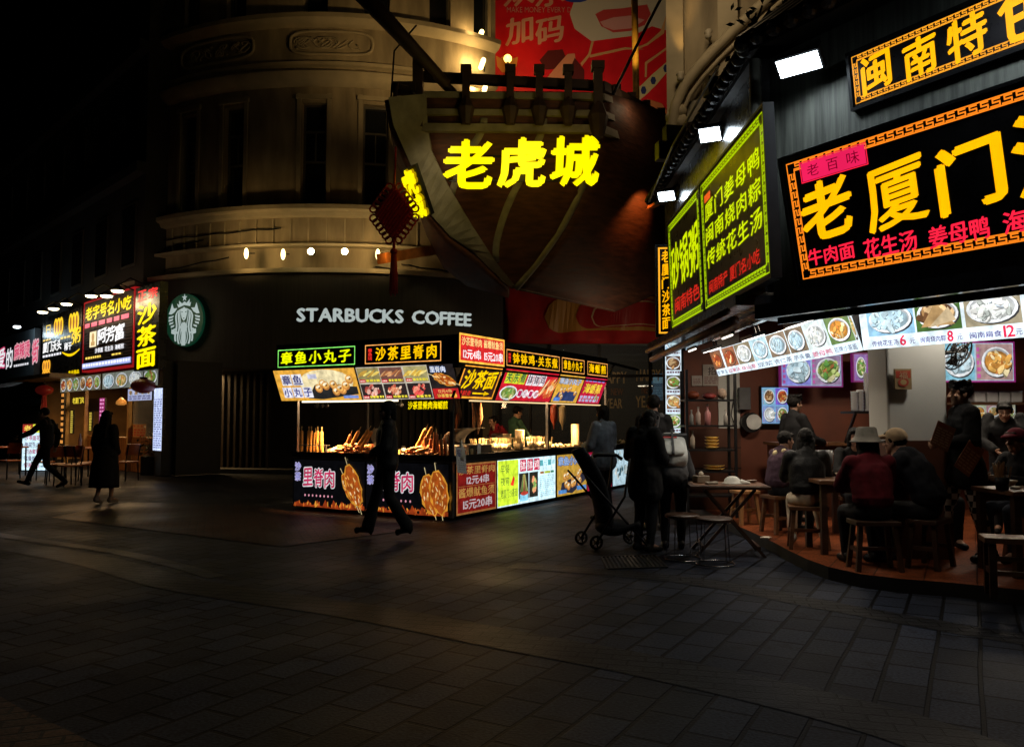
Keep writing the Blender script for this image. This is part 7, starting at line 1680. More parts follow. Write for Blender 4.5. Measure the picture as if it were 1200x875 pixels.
# ---- the crowd
blk = fabric('black', (.014, .014, .015)); navy = fabric('dark_navy', (.012, .013, .018)); grey = fabric('mid_grey', (.10, .10, .105)); den = fabric('pale_denim', (.20, .24, .30)); char = fabric('charcoal', (.012, .012, .014))
person('striding man in black with one arm stretched forward, passing the pavement light box', G(53, 572), R(95), WALK(1.05, wrL=(-.24, .42, 1.08), elL=(-.23, .2, 1.18), head=(0, .08, 1.57), neck=(0, .03, 1.44)), 1.74, blk, char)
person('woman in long black coat-dress with bare ankles, walking away to the snack shops', G(122, 590), R(-12), STAND(anR=(.06, .10, .09), toeR=(.07, .24, .04), anL=(-.06, -.12, .12), toeL=(-.07, .0, .04), knR=(.07, .1, .5), knL=(-.07, 0, .5), wrR=(.16, .12, .92)), 1.64, blk, fabric('black_skirt', (.012, .012, .014)), hair='long', hair_len=.22, skirt=.30, shoes=fabric('pale_shoe', (.25, .2, .17)), loose=1.3, coat=.35)
person('silhouetted walker in flared dark trousers and heels crossing in front of the snack stall', G(453, 631), R(98), WALK(.62, head=(0, .0, 1.575), toeL=(-.09, -.14, .05), anL=(-.09, -.26, .11), anR=(.09, .24, .09), toeR=(.10, .38, .06), knR=(.09, .14, .5), wrR=(.16, .14, 1.03), elR=(.23, -.02, 1.12), wrL=(-.17, .17, 1.05), elL=(-.22, .02, 1.12)), 1.66, fabric('black_gloss', (.014, .014, .016), .5), char, hair='bob', flare=.035, sole=.05, loose=1.6, hat=('beanie', fabric('black', (.014, .014, .015))))
u = FRt.hit(604, 495, -1.25)[0]; vp = FRt(u, 0, -1.25)
person('stall vendor in a green shirt with a pale apron reaching over the counter', vp, R(-62), STAND(wrR=(.16, .40, 1.02), elR=(.23, .15, 1.10), wrL=(-.12, .38, 1.0), elL=(-.23, .12, 1.10), head=(0, .05, 1.585)), 1.74, fabric('green', (.05, .12, .075)), char, apron=fabric('cream_apron', (.5, .36, .22)), head_pitch=-.2, skin=mat('warm_skin', (.48, .27, .17), .5))
u2 = FRt.hit(589, 495, -1.6)[0]
person('second vendor in a red vest, stooping in the dark behind the green-shirted one', FRt(u2, 0, -1.6), R(120), STAND(head=(0, .22, 1.47), neck=(0, .16, 1.38), chest=(0, .1, 1.24), shR=(.165, .12, 1.33), shL=(-.165, .12, 1.33), wrR=(.16, .35, 1.0), elR=(.22, .18, 1.08)), 1.66, fabric('red_vest', (.22, .012, .02)), char)
person('woman in a pale denim jacket ordering at the stall counter, seen from behind', (1.36, 12.1, 0), R(38), STAND(wrL=(-.1, .3, 1.08), wrR=(.12, .28, 1.1), elL=(-.23, .05, 1.1), elR=(.23, .05, 1.1)), 1.70, den, char, hair='bob', loose=1.5, coat=.12)
person('tall man in black with his back turned, standing behind the stroller group', (1.92, 11.0, 0), R(8), STAND(), 1.82, blk, char, hood=grey, loose=1.2)
person('woman in a black hooded top looking down beside the empty stroller', G(756, 646), R(-50), STAND(head=(.0, .10, 1.53), neck=(0, .04, 1.43), wrR=(.1, .3, 1.05), elR=(.22, .06, 1.1), wrL=(-.12, .26, 1.0)), 1.64, blk, fabric('black_trousers', (.014, .014, .016)), hair='long', hair_len=.24, head_pitch=-.45, hood=fabric('black_hood', (.02, .02, .023)), loose=1.5, coat=.5, skin=mat('dim_skin', (.30, .17, .12), .6))
bk, bJ, bh = person('person bending forward with a pale grey backpack on their back', G(789, 643), R(-8), STAND(waist=(0, .02, .99), chest=(0, .22, 1.09), neck=(0, .37, 1.17), head=(0, .46, 1.25), shR=(.165, .32, 1.12), shL=(-.165, .32, 1.12), elR=(.24, .36, .86), wrR=(.2, .52, .74), elL=(-.25, .34, .86), wrL=(-.2, .5, .72), pelvis=(0, -.12, .90), hipR=(.085, -.12, .87), hipL=(-.085, -.12, .87), knR=(.095, .02, .47), knL=(-.095, .02, .47)), 1.62, fabric('slate', (.08, .082, .088)), char, hair='long', hair_len=.06, head_pitch=-.5, loose=1.35)
# diners and staff on the terrace (local floor at the terrace height)
def T(px, Y): return Vector(((px - 600)/950*Y, Y, PF))
SEATS = {}
def diner(key, label, px, Y, rz, h=1.68, J=None, **k):
    p = T(px, Y); SEATS[key] = (p, rz); return person(label, p, rz, J or SIT(), h, **k)
diner('a', 'diner with a cream fleece hood over a dark plum jacket, seated by the serving counter', 909, 9.9, R(-75), 1.60, top=fabric('plum', (.07, .04, .06)), hood=fabric('cream_fleece', (.75, .62, .35)), hair='short', loose=1.5)
person('cook in black standing behind the hooded diner, facing the counter', T(930, 11.0), R(-70), STAND(wrR=(.15, .35, 1.05), elR=(.22, .12, 1.1)), 1.70, blk, char, hair='tousled')
diner('b', 'long-haired diner in a black leather jacket and cream trousers on the nearest left stool', 944, 8.72, R(-14), 1.66, top=mat('cloth_leather', (.009, .009, .009), .6, var=.3, scale=10, bump=.3, spec=.25), bottom=fabric('cream_trousers', (.68, .58, .43)), hair='long', hair_len=.26, loose=1.4, shoes=fabric('white_shoe', (.45, .43, .4)), J=SIT(.06, anR=(.20, .30, .085), toeR=(.22, .45, .035)))
diner('c', 'dark-haired diner facing the street across the table, mostly hidden by the bucket-hatted one', 998, 9.75, R(170), 1.66, top=blk, hair='bob')
diner('d', 'diner in a grey bucket hat and dark red sweater, seen from behind', 1020, 7.5, R(-4), 1.66, top=fabric('dark_red', (.10, .007, .013)), bottom=blk, hair='long', hair_len=.30, hat=('bucket', fabric('grey_felt', (.19, .18, .155))), loose=1.5)
diner('e', 'diner in a tan cap and big black jacket leaning over the table', 1085, 7.62, R(42), 1.70, top=navy, bottom=char, hat=('cap', fabric('tan_cap', (.46, .33, .2))), loose=1.9, J=SIT(.20, head=(0, .30, 1.15), wrR=(.08, .52, .82), elR=(.24, .28, .8)))
wt, wJ, wh = person('standing waiter in a black jacket and checked trousers holding brown menus', T(1128, 7.95), R(84), STAND(elL=(-.23, .02, 1.14), wrL=(-.15, .26, 1.10), elR=(.23, -.06, 1.10), wrR=(.20, .14, .98), anR=(.12, .16, .085), toeR=(.13, .31, .035), knR=(.11, .13, .5), anL=(-.1, -.16, .085), toeL=(-.11, -.01, .035), knL=(-.1, -.06, .49)), 1.75, blk, None, hair='tousled', hand='grip', loose=1.5, coat=.25, skin=mat('warm_skin', (.48, .27, .17), .5))
person('man in black with a grey face mask bending over behind the waiter', T(1176, 9.8), R(150), STAND(head=(0, .2, 1.46), neck=(0, .12, 1.38), chest=(0, .08, 1.24), wrR=(.1, .4, 1.0), elR=(.24, .18, 1.1), wrL=(-.1, .4, 1.0), elL=(-.24, .18, 1.1)), 1.70, blk, char, hair='short', head_pitch=-.3)
diner('f', 'diner in a maroon cap at the right edge beside the chopstick pot', 1200, 8.1, R(110), 1.66, top=fabric('black_puffer', (.010, .010, .012)), bottom=fabric('blue_jeans', (.05, .06, .085)), hat=('cap', fabric('maroon_cap', (.14, .015, .03))), loose=1.6)
diner('g', 'black-haired diner facing the street, half hidden between the tan cap and the waiter', 1086, 9.1, R(175), 1.66, top=blk, hair='bob')
flush()
# waiter's checked trousers
CHK = bpy.data.materials.new('checked_cloth'); CHK.use_nodes = True; nt = CHK.node_tree; b_ = nt.nodes['Principled BSDF']; b_.inputs['Roughness'].default_value = .9
tc = nt.nodes.new('ShaderNodeTexCoord'); ck = nt.nodes.new('ShaderNodeTexChecker'); ck.inputs['Scale'].default_value = 17; ck.inputs['Color1'].default_value = (.6, .52, .42, 1); ck.inputs['Color2'].default_value = (.015, .015, .017, 1)
nt.links.new(tc.outputs['Object'], ck.inputs[0]); nt.links.new(ck.outputs[0], b_.inputs['Base Color'])
for o in wt.children:
    if o.name.startswith('trousers'): o.data.materials[0] = CHK
# ================================================================== THINGS PEOPLE USE
WOODB = mat('brown_bench_wood', (.14, .062, .026), .4, var=.4, scale=3, stretch=(1, 6, 6), bump=.2)
WOODD = mat('dark_table_wood', (.055, .026, .014), .35, var=.4, scale=3, stretch=(1, 6, 6), bump=.2)
WIRE = mat('chrome_wire', (.45, .45, .46), .25, 1.0)
def stool(label, loc, rz, w=.36, d=.26, h=.45, m=WOODB, group='wooden stools on the terrace', name='wooden_stool', cat='stool'):
    t = thing(name, label, cat, loc, rz, group); b = MB(); b.v = []; L = wm(t)
    def tb(mb, n, **k): mb.v = [L @ v for v in mb.v]; return mb.build(n, m, t, **k)
    b = MB(); b.box((0, 0, h - .02), (w, d, .04)); tb(b, 'seat', bevel=.006)
    for x in (-1, 1):
        for y in (-1, 1): b = MB(); b.bar((x*(w/2 - .01), y*(d/2 - .01), 0), (x*(w/2 - .05), y*(d/2 - .045), h - .042), .04); tb(b, 'leg')
    for x in (-1, 1): b = MB(); b.bar((x*(w/2 - .03), -(d/2 - .04), h*.42), (x*(w/2 - .03), d/2 - .04, h*.42), .03, .035); tb(b, 'stretcher')
    b = MB(); b.bar((-(w/2 - .05), 0, h*.42), (w/2 - .05, 0, h*.42), .028, .035); tb(b, 'stretcher'); return t
lbl = dict(a='pale wooden stool under the diner in the cream hood', b='wooden stool under the diner in cream trousers', c='wooden stool under the street-facing diner hidden by the bucket hat', d='dark wooden stool under the diner in the bucket hat', e='dark wooden stool under the diner in the tan cap', f='wooden stool under the diner in the maroon cap', g='wooden stool under the half-hidden diner beside the waiter')
for k, (p, rz) in SEATS.items(): stool(lbl[k], p, rz, m=WOODD if k in 'de' else WOODB, w=.40 if k in 'bde' else .34, d=.28)
stool('small pale stool standing empty at the left of the terrace', T(903, 10.2) + Vector((-.2, .5, 0)), .3, .3, .26, .44, mat('pale_stool_wood', (.36, .17, .06), .5, var=.3))
def ttable(label, loc, rz, w, d, h=.75, group='dark wooden tables on the terrace', m=WOODD):
    t = thing('dining_table', label, 'table', loc, rz, group); L = wm(t)
    def tb(mb, n, mm=m, **k): mb.v = [L @ v for v in mb.v]; return mb.build(n, mm, t, **k)
    b = MB(); b.box((0, 0, h - .02), (w, d, .04)); tb(b, 'tabletop', WOODB, bevel=.006)
    for x in (-1, 1):
        for y in (-1, 1): b = MB(); b.box((x*(w/2 - .06), y*(d/2 - .06), (h - .042)/2), (.06, .06, h - .042)); tb(b, 'leg')
    b = MB(); b.box((0, d/2 - .06, h - .09), (w - .18, .025, .08)); tb(b, 'apron_rail'); b = MB(); b.box((0, -d/2 + .06, h - .09), (w - .18, .025, .08)); tb(b, 'apron_rail'); return t
ttable('dark table shared by the diners in the bucket hat and leather jacket', T(1003, 8.55), -.05, 1.0, .62); ttable('dark table in front of the diner in the tan cap', T(1066, 8.5) + Vector((.05, -.02, 0)), -.05, .5, .62)
tb2 = ttable('table at the right edge carrying the chopstick pot', T(1214, 7.35), .05, .9, .6)
ttable('table by the serving counter in front of the hooded diner', T(945, 10.1), -.05, .6, .6)
# bench in the right foreground
bp_ = T(1188, 6.35); t = thing('wooden_bench', 'dark wooden bench at the right edge of the terrace', 'bench', bp_, -.35); L = wm(t)
def tb(mb, n, m, **k): mb.v = [L @ v for v in mb.v]; return mb.build(n, m, t, **k)
b = MB(); b.box((.22, 0, .44), (.95, .26, .045)); tb(b, 'seat', WOODB, bevel=.006)
for x in (-.2, .64):
    for y in (-.1, .1): b = MB(); b.box((x, y, .207), (.05, .045, .415)); tb(b, 'leg', WOODD)
    b = MB(); b.box((x, 0, .2), (.04, .15, .04)); tb(b, 'stretcher', WOODD)
for z in (.19, .30): b = MB(); b.box((.22, -.09, z), (.78, .025, .035)); tb(b, 'rail', WOODB)
# chopstick pot, napkins
q = T(1171, 7.2) + Vector((0, 0, .752)); t = thing('chopstick_pot', 'black pot crammed with wooden chopsticks on the right-hand table', 'pot', q); b = MB(); b.lathe([(.05, 0), (.06, .11), (.055, .11), (.045, .01)], q, 14); b.build('pot', DARK, t, smooth=True)
for k in range(34): a = RNG.uniform(0, 6.28); r = RNG.uniform(0, .042); b = MB(); b.tube([q + Vector((r*math.cos(a), r*math.sin(a), .02)), q + Vector((r*1.9*math.cos(a), r*1.9*math.sin(a), RNG.uniform(.2, .25)))], .0042, 4); b.build('chopstick', mat('chopstick_wood', (.42, .25, .11), .6), t)
q = T(1186, 7.15) + Vector((0, 0, .752)); t = thing('napkin', 'crumpled white napkin beside the chopstick pot', 'napkin', q); b = MB(); b.ell(q + Vector((0, 0, .02)), (.05, .04, .02), 8, 5); b.build('sheet', mat('white_paper', (.7, .62, .5)), t)
# pitchers and cups on the diners' table
CLR = mat('clear_plastic', (.55, .55, .56), .15, var=.1, trans=.6)
for i, (px, Y) in enumerate(((957, 9.9), (969, 9.9))):
    q = T(px, Y) + Vector((0, 0, .752)); t = thing('water_pitcher', ['left', 'right'][i] + ' clear plastic water pitcher on the table by the hooded diner', 'pitcher', q, group='clear pitchers'); b = MB(); b.lathe([(.05, 0), (.058, .24), (.053, .24), (.045, .01)], q, 14); b.build('jug', CLR, t, smooth=True); b = MB(); b.tube([q + Vector((.055, 0, .2)), q + Vector((.1, 0, .18)), q + Vector((.1, 0, .08)), q + Vector((.054, 0, .05))], .009, 6); b.build('handle', CLR, t)
for i, (px, Y, s) in enumerate(((985, 8.5, 1), (1000, 8.35, .8))):
    q = T(px, Y) + Vector((0, 0, .752)); t = thing('soup_bowl', ['larger', 'smaller'][i] + ' bowl on the table between the leather jacket and the bucket hat', 'bowl', q, group='bowls on the table'); b = MB(); b.lathe([(.035*s, 0), (.075*s, .06), (.07*s, .06), (.03*s, .012)], q, 16); b.build('bowl', mat('cream_ceramic', (.5, .4, .28), .25), t, smooth=True)
# menus in the waiter's hands
for i, (px0, py0, ang, lb_) in enumerate(((1105, 511, -.42, 'brown printed menu held up at the waiter\'s chest'), (1136, 537, -.62, 'brown printed menu held low at the waiter\'s side'))):
    c = P(px0, py0, 7.62 if i == 0 else 7.66); f = Fr(c, Vector((math.cos(ang), .15, -math.sin(-ang)*-1 if 0 else math.sin(ang))), Vector((-math.sin(ang), .1, math.cos(ang)))); t = thing('paper_menu', lb_, 'menu', c, group='menus held by the waiter')
    w, h = ((.2, .24), (.19, .30))[i]; b = MB(); b.fbox(f, -w/2, -h/2, -.004, w/2, h/2, 0); b.build('card', mat('brown_card', (.42, .17, .08), .5), t); art = Art(f, .002, .001); art.lines(-w*.42, -h*.42, w*.42, h*.3, (.7, .45, .25), 7, 3, .5); art.rect(-w*.4, h*.34, w*.1, h*.44, (.45, .1, .05)); art.build('print', printed(), t)
# backpack
BPK = mat('pale_grey_nylon', (.66, .68, .66), .6, var=.15, scale=8, bump=.3, bscale=40)
L = wm(bk); k_ = 1.62/1.70; ax = (bJ['neck'] - bJ['waist']).normalized(); pos = bJ['waist'].lerp(bJ['neck'], .42) + Vector((0, -.17, .12)); t = thing('backpack', 'pale grey roll-top backpack with a red tag worn by the bending person', 'backpack', L @ pos)
f = Fr(L @ pos, (L.to_3x3() @ Vector((1, 0, 0))), (L.to_3x3() @ (ax + Vector((0, .10, .25)))))
def rnd(mb, fr, w, h, d):
    def fn(i, j):
        a = 2*math.pi*i; v = -1 + 2*j; x = math.copysign(abs(math.cos(a))**.5, math.cos(a)); z = math.copysign(abs(math.sin(a))**.6, math.sin(a)); s = max(0, 1 - abs(v)**5)**.4
        return fr(x*w*s*(1 + .08*v*-1), v*h, z*d*s)
    mb.grid(fn, 24, 16)
b = MB(); rnd(b, f, .165, .27, .10); b.build('bag', BPK, t, smooth=True); b = MB(); rnd(b, Fr(f(0, -.10, .10), f.x, f.y), .125, .13, .04); b.build('pocket', BPK, t, smooth=True)
b = MB(); b.fbox(f, -.17, .13, -.04, .17, .165, .115); b.fbox(f, -.012, -.25, .115, .012, .2, .15) ; b.build('strap', mat('dark_strap', (.05, .05, .055), .7), t); b = MB(); b.fbox(f, -.12, .035, .141, .05, .065, .147); b.build('tag', mat('red_tag', (.5, .02, .015), .5), t)
b = MB()
for s in (-1, 1): b.tube([f(s*.1, .24, -.06), f(s*.12, .28, -.13), f(s*.14, .2, -.26), f(s*.15, .0, -.30), f(s*.14, -.18, -.14)], .016, 6)
b.build('shoulder_strap', BPK, t, smooth=True)
# stroller
q = G(712, 642); t = thing('stroller', 'black folding stroller with its tall backrest tipped towards the stall', 'stroller', q); BLKF = fabric('stroller_black', (.014, .014, .016), .7)
def sp(px, py, Y): return P(px, py, Y)
Y0 = 9.2
top_, bot = sp(680, 524, Y0 + .1), sp(712, 618, Y0); ax = (bot - top_).normalized(); f = Fr(top_, Vector((.5, -.85, 0)) , -ax)
b = MB(); f2_ = Fr(top_, Vector((.35, -.93, .1)), -ax); Lb = (bot - top_).length
b.grid(lambda i, j: f2_((-.17 + .34*i)*(.6 + .4*min(1, j*2.2)), -Lb*j, .07*math.sin(math.pi*i) - .08*math.sin(math.pi*j)), 8, 14); b.build('backrest', BLKF, t, smooth=True, solid=.05)
b = MB(); a0_, a1_ = bot, sp(740, 610, Y0 - .05); f3_ = Fr(a0_, Vector((.35, -.93, .1)), a1_ - a0_); Ls = (a1_ - a0_).length
b.grid(lambda i, j: f3_(-.19 + .38*i, Ls*j, -.05*math.sin(math.pi*i)), 6, 6); b.build('seat', BLKF, t, smooth=True, solid=.05)
b = MB(); b.ell(sp(718, 617, Y0), (.2, .2, .10), 14, 9); b.build('basket', BLKF, t, smooth=True)
for s in (-.2, .2):
    o = Vector((.35*s, -.93*s, 0)); b = MB(); b.tube([sp(674, 552, Y0 + .1) + o, sp(684, 563, Y0) + o, sp(716, 600, Y0) + o, sp(748, 636, Y0) + o], .014, 6); b.build('frame_tube', DARK, t, smooth=True)
    b = MB(); b.tube([sp(728, 536, Y0) + o, sp(722, 580, Y0) + o, sp(690, 633, Y0) + o], .014, 6); b.build('frame_tube', DARK, t, smooth=True)
b = MB(); hb0 = sp(695, 535, Y0); b.tube([hb0, sp(700, 533, Y0), sp(722, 533, Y0), sp(729, 538, Y0)], .02, 8); b.build('handlebar', DARK, t, smooth=True)
def wheel(c, r):
    b = MB(); ax_ = Vector((.35, -.93, 0)).normalized(); u_ = Vector((.93, .35, 0)).normalized(); z_ = Vector((0, 0, 1)); c = Vector(c)
    b.tube([c + (u_*math.cos(a) + z_*math.sin(a))*r for a in [2*math.pi*i/20 for i in range(20)]], .016, 7, closed=True)
    w_ = b.build('wheel', mat('wheel_rubber', (.02, .02, .02), .7), t, smooth=True); b = MB()
    for i in range(5): a = i*1.257; b.bar(c, c + (u_*math.cos(a) + z_*math.sin(a))*r*.95, .016, .012)
    b.tube([c - ax_*.03, c + ax_*.03], .024, 8); b.build('rim', DARK, w_)
for s in (-.2, .2):
    o = Vector((.35*s, -.93*s, 0)); c = G(690, 641) + o; wheel(Vector((c.x, c.y, .085)), .07); c = G(748, 640) + o; wheel(Vector((c.x, c.y, .095)), .08)
# folding table with crossed legs
q = T(850, 9.15); q.z = 0; t = thing('folding_table', 'dark folding table with crossed slat legs in front of the terrace', 'table', q, -.12); L = wm(t)
def tb(mb, n, m, **k): mb.v = [L @ v for v in mb.v]; return mb.build(n, m, t, **k)
b = MB(); b.box((0, 0, .745), (.86, .62, .035)); tb(b, 'tabletop', WOODD, bevel=.005); b = MB(); b.box((0, 0, .767), (.78, .54, .004)); tb(b, 'top_inlay', WOODB)
for y in (-.25, .25):
    for s in (-1, 1): b = MB(); b.bar((-.36*s, y + .02*s, .0), (.27*s, y + .02*s, .725), .045, .03); tb(b, 'leg', WOODD)
for x in (-.3, .3): b = MB(); b.bar((x, -.27, .1), (x, .27, .1), .03); tb(b, 'stretcher', WOODD)
z = .77; base = L @ Vector((0, 0, z))
t = thing('sun_hat', 'white crumpled cap left on the folding table', 'hat', L @ Vector((.06, -.02, z))); b = MB(); c = L @ Vector((.06, -.02, z)); b.lathe([(.13, 0), (.10, .012), (.085, .05), (.05, .08), (.01, .085)], c, 16, sy=.8); b.cap(c + Vector((.1, -.02, .012)), c + Vector((.17, -.04, .008)), .04, .02, 8); b.build('cap', mat('white_cotton', (.55, .55, .5), .8, bump=.4, bscale=20), t, smooth=True)
for i, (x, y, w, d, h, lb_, col_) in enumerate(((-.27, .1, .16, .12, .08, 'square tissue box at the left end of the folding table', (.22, .17, .12)), (-.18, -.12, .14, .06, .03, 'flat shiny snack packet on the folding table', (.35, .32, .26)), (.30, .15, .1, .1, .04, 'shallow dish at the right end of the folding table', (.2, .14, .1)))):
    c = L @ Vector((x, y, z)); t = thing(('tissue_box', 'snack_packet', 'shallow_dish')[i], lb_, ('box', 'packet', 'dish')[i], c); b = MB()
    if i == 2: b.lathe([(.03, 0), (.06, .03), (.055, .03), (.02, .008)], c, 14)
    else: b.box(c + Vector((0, 0, h/2)), (w, d, h), .3)
    b.build('body', mat('prop_%d' % i, col_, .4), t, bevel=0 if i == 2 else .008)
    if i == 0: b = MB(); b.ell(c + Vector((0, 0, h + .02)), (.03, .025, .03), 8, 5); b.build('tissue', mat('white_paper', (.7, .62, .5)), t)
# wire stool with ring base
q = G(838, 661); t = thing('wire_stool', 'round wooden-topped stool on thin chrome wire legs by the folding table', 'stool', q); b = MB(); b.lathe([(.17, .44), (.185, .45), (.185, .47), (.17, .48), (.02, .48)], q, 24); b.build('seat', WOODD, t, smooth=False)
for k in range(4): a = .4 + k*math.pi/2; b = MB(); b.tube([q + Vector((.19*math.cos(a), .19*math.sin(a), .012)), q + Vector((.16*math.cos(a), .16*math.sin(a), .44))], .006, 6); b.build('leg', WIRE, t)
b = MB(); b.tube([q + Vector((.195*math.cos(a), .195*math.sin(a), .010)) for a in [2*math.pi*i/28 for i in range(28)]], .007, 6, closed=True); b.build('base_ring', WIRE, t, smooth=True)
q = G(800, 655); t = thing('wire_stool', 'second wire-legged stool half hidden behind the bending person', 'stool', q); b = MB(); b.lathe([(.17, .44), (.185, .45), (.185, .47), (.17, .48), (.02, .48)], q, 24); b.build('seat', WOODD, t)
for k in range(4): a = .9 + k*math.pi/2; b = MB(); b.tube([q + Vector((.19*math.cos(a), .19*math.sin(a), .012)), q + Vector((.16*math.cos(a), .16*math.sin(a), .44))], .006, 6); b.build('leg', WIRE, t)
b = MB(); b.tube([q + Vector((.195*math.cos(a), .195*math.sin(a), .010)) for a in [2*math.pi*i/28 for i in range(28)]], .007, 6, closed=True); b.build('base_ring', WIRE, t, smooth=True)
# drain grate
t = thing('drain_grate', 'dark iron drain grate set in the paving before the stroller', 'grate', G(740, 659)); a, bq, c, d = G(705, 653), G(768, 651), G(782, 665), G(712, 667); b = MB()
b.poly([v + Vector((0, 0, .0035)) for v in (d, c, bq, a)]); b.build('pit', mat('black_pit', (.004, .004, .004), .9), t); b = MB()
for k in range(15): s = k/14; p0, p1 = a.lerp(bq, s), d.lerp(c, s); b.bar(p0 + Vector((0, 0, .008)), p1 + Vector((0, 0, .008)), .022, .008)
b.bar(a + Vector((0, 0, .009)), bq + Vector((0, 0, .009)), .03, .01); b.bar(d + Vector((0, 0, .009)), c + Vector((0, 0, .009)), .03, .01); b.build('bars', mat('cast_iron', (.03, .028, .027), .45, .7), t)
q = T(895, 9.35); t = thing('litter', 'crumpled white tissue on the terrace floor edge', 'litter', q); b = MB(); b.ell(q + Vector((0, 0, .02)), (.07, .05, .018), 9, 5); b.build('tissue', mat('white_paper', (.7, .62, .5)), t)
# shelf rack with goods
t = thing('shelf_rack', 'dark metal shelf rack against the brown wall at the far end of the terrace', 'shelf', T(828, 11.5)); x0, x1 = T(802, 11.5).x, T(858, 11.5).x; zs = []
for x in (x0, x1):
    for y in (11.35, 11.7): b = MB(); b.box((x, y, 1.15), (.035, .035, 2.06)); b.build('post', DARK, t)
for py in (469, 499, 527, 552, 580):
    z = P(830, py, 11.5).z; zs.append(z); b = MB(); b.box(((x0+x1)/2, 11.525, z), (x1 - x0 + .04, .38, .025)); b.build('shelf', DARK, t)
def bottle(x, z, r, h, c, lb_, group):
    t = thing('bottle', lb_, 'bottle', (x, 11.45, z), group=group); b = MB(); b.lathe([(r, 0), (r, h*.65), (r*.4, h*.8), (r*.4, h)], (x, 11.45, z), 12); b.build('body', mat('bottle_%.2f' % c[0], c, .25), t, smooth=True); b = MB(); b.lathe([(r*.45, h), (r*.45, h*1.08)], (x, 11.45, z), 10); b.build('cap', mat('bottle_cap', (.5, .45, .4)), t)
X = lambda px: T(px, 11.45).x
z1 = zs[1] + .014
for px, r, h, c, l in ((810, .03, .2, (.3, .3, .28), 'leftmost thin clear bottle on the second rack shelf'), (818, .035, .24, (.55, .42, .36), 'pale bottle left of the pink one on the second rack shelf'), (829, .042, .27, (.5, .2, .2), 'pink bottle in the middle of the second rack shelf'), (850, .03, .2, (.36, .33, .3), 'small bottle at the right end of the second rack shelf')): bottle(X(px), z1, r, h, c, l, 'bottles on the rack')
z2 = zs[2] + .014
for k in range(4): c = (X(834), 11.48, z2 + .045*k); t = thing('yellow_bowl', 'yellow bowl, ' + ('bottom', 'second', 'third', 'top')[k] + ' of the stack on the third rack shelf', 'bowl', c, group='stacked yellow bowls'); b = MB(); b.lathe([(.06, 0), (.105, .04), (.1, .04), (.05, .008)], c, 16); b.build('bowl', mat('yellow_melamine', (.5, .30, .06), .35), t, smooth=True)
for k in range(2): c = (X(836), 11.46, zs[3] + .014 + .04*k); t = thing('yellow_dish', ('lower', 'upper')[k] + ' wide yellow dish on the fourth rack shelf', 'dish', c, group='yellow dishes'); b = MB(); b.lathe([(.08, 0), (.15, .035), (.145, .035), (.07, .008)], c, 18); b.build('dish', mat('yellow_melamine', (.5, .30, .06)), t, smooth=True)
bottle(X(811), z2, .035, .24, (.45, .38, .3), 'pale sauce bottle left of the yellow bowls', 'bottles on the rack')
z0 = zs[0] + .014
for i, (px, w, h, c, l) in enumerate(((812, .22, .12, (.4, .09, .03), 'orange snack bag at the left of the top rack shelf'), (832, .2, .09, (.35, .05, .04), 'red snack bag in the middle of the top rack shelf'), (847, .14, .16, (.42, .3, .22), 'pale snack bag at the right of the top rack shelf'))): t = thing('snack_bag', l, 'bag', (X(px), 11.5, z0), group='snack bags on the rack'); b = MB(); b.ell((X(px), 11.5, z0 + h/2), (w/2, .09, h/2), 10, 7); b.build('bag', mat('bag_%d' % i, c, .35, bump=.6, bscale=15), t, smooth=True)
# posters on the brown wall, dispenser, wire box
f = Fr((2.4, 12.19 + .02, 0), (1, 0, 0)); f = Fr((0, 12.39, 0), (1, 0, 0))
f = Fr((0, 12.4, 0), (1, 0, 0))
for i, (x0_, y0, x1_, y1, l) in enumerate(((824, 427, 842, 452, 'white recruitment notice on the wall above the rack'), (811, 440, 823, 452, 'pale small notice left of the recruitment notice'))):
    a, c = f.hit(x0_, y1, .03), f.hit(x1_, y0, .03); t = thing('paper_notice', l, 'notice', f(a[0], a[1], .03)); b = MB(); b.fbox(f, a[0], a[1], .01, c[0], c[1], .025); b.build('sheet', mat('dim_paper', (.42, .36, .32), .7), t); art = Art(f, .028, .001)
    if i == 0: art.text('招', a[0] + .08, c[1] - .16, a[0] + .2, c[1] - .04, (.06, .03, .03), .02)
    art.lines(a[0] + .02, a[1] + .03, c[0] - .02, c[1] - .18 if i == 0 else c[1] - .04, (.2, .06, .06), 4, 3, .4); art.mb.build('print', printed(), t)
fw = Fr((0, 12.385, 0), (1, 0, 0)); u, v = fw.hit(880, 495, .1); t = thing('towel_dispenser', 'round white and black paper dispenser on the white wall strip', 'dispenser', fw(u, v, .1)); b = MB(); q = fw(u, v, 0)
b.tube([q + Vector((0, -.03, 0)), q + Vector((0, -.14, 0))], .15, 24); b.build('body', DARK, t); b = MB(); b.tube([q + Vector((.03, -.14, .01)), q + Vector((.03, -.16, .01))], .115, 24); b.build('cover', mat('white_plastic', (.6, .6, .58), .4), t)
u, v = fw.hit(872, 467, .05); t = thing('meter_box', 'grey switch box with cables on the white wall strip', 'box', fw(u, v, .05)); b = MB(); b.fbox(fw, u - .09, v - .17, .025, u + .09, v + .17, .1); b.build('box', mat('dark_grey_box', (.10, .10, .105), .5), t, bevel=.01); b = MB(); b.tube([fw(u - .12, v + .5, .04), fw(u - .15, v, .04), fw(u - .2, v - .25, .05), fw(u - .13, v - .45, .04)], .008, 5); b.build('cable', DARK, t)
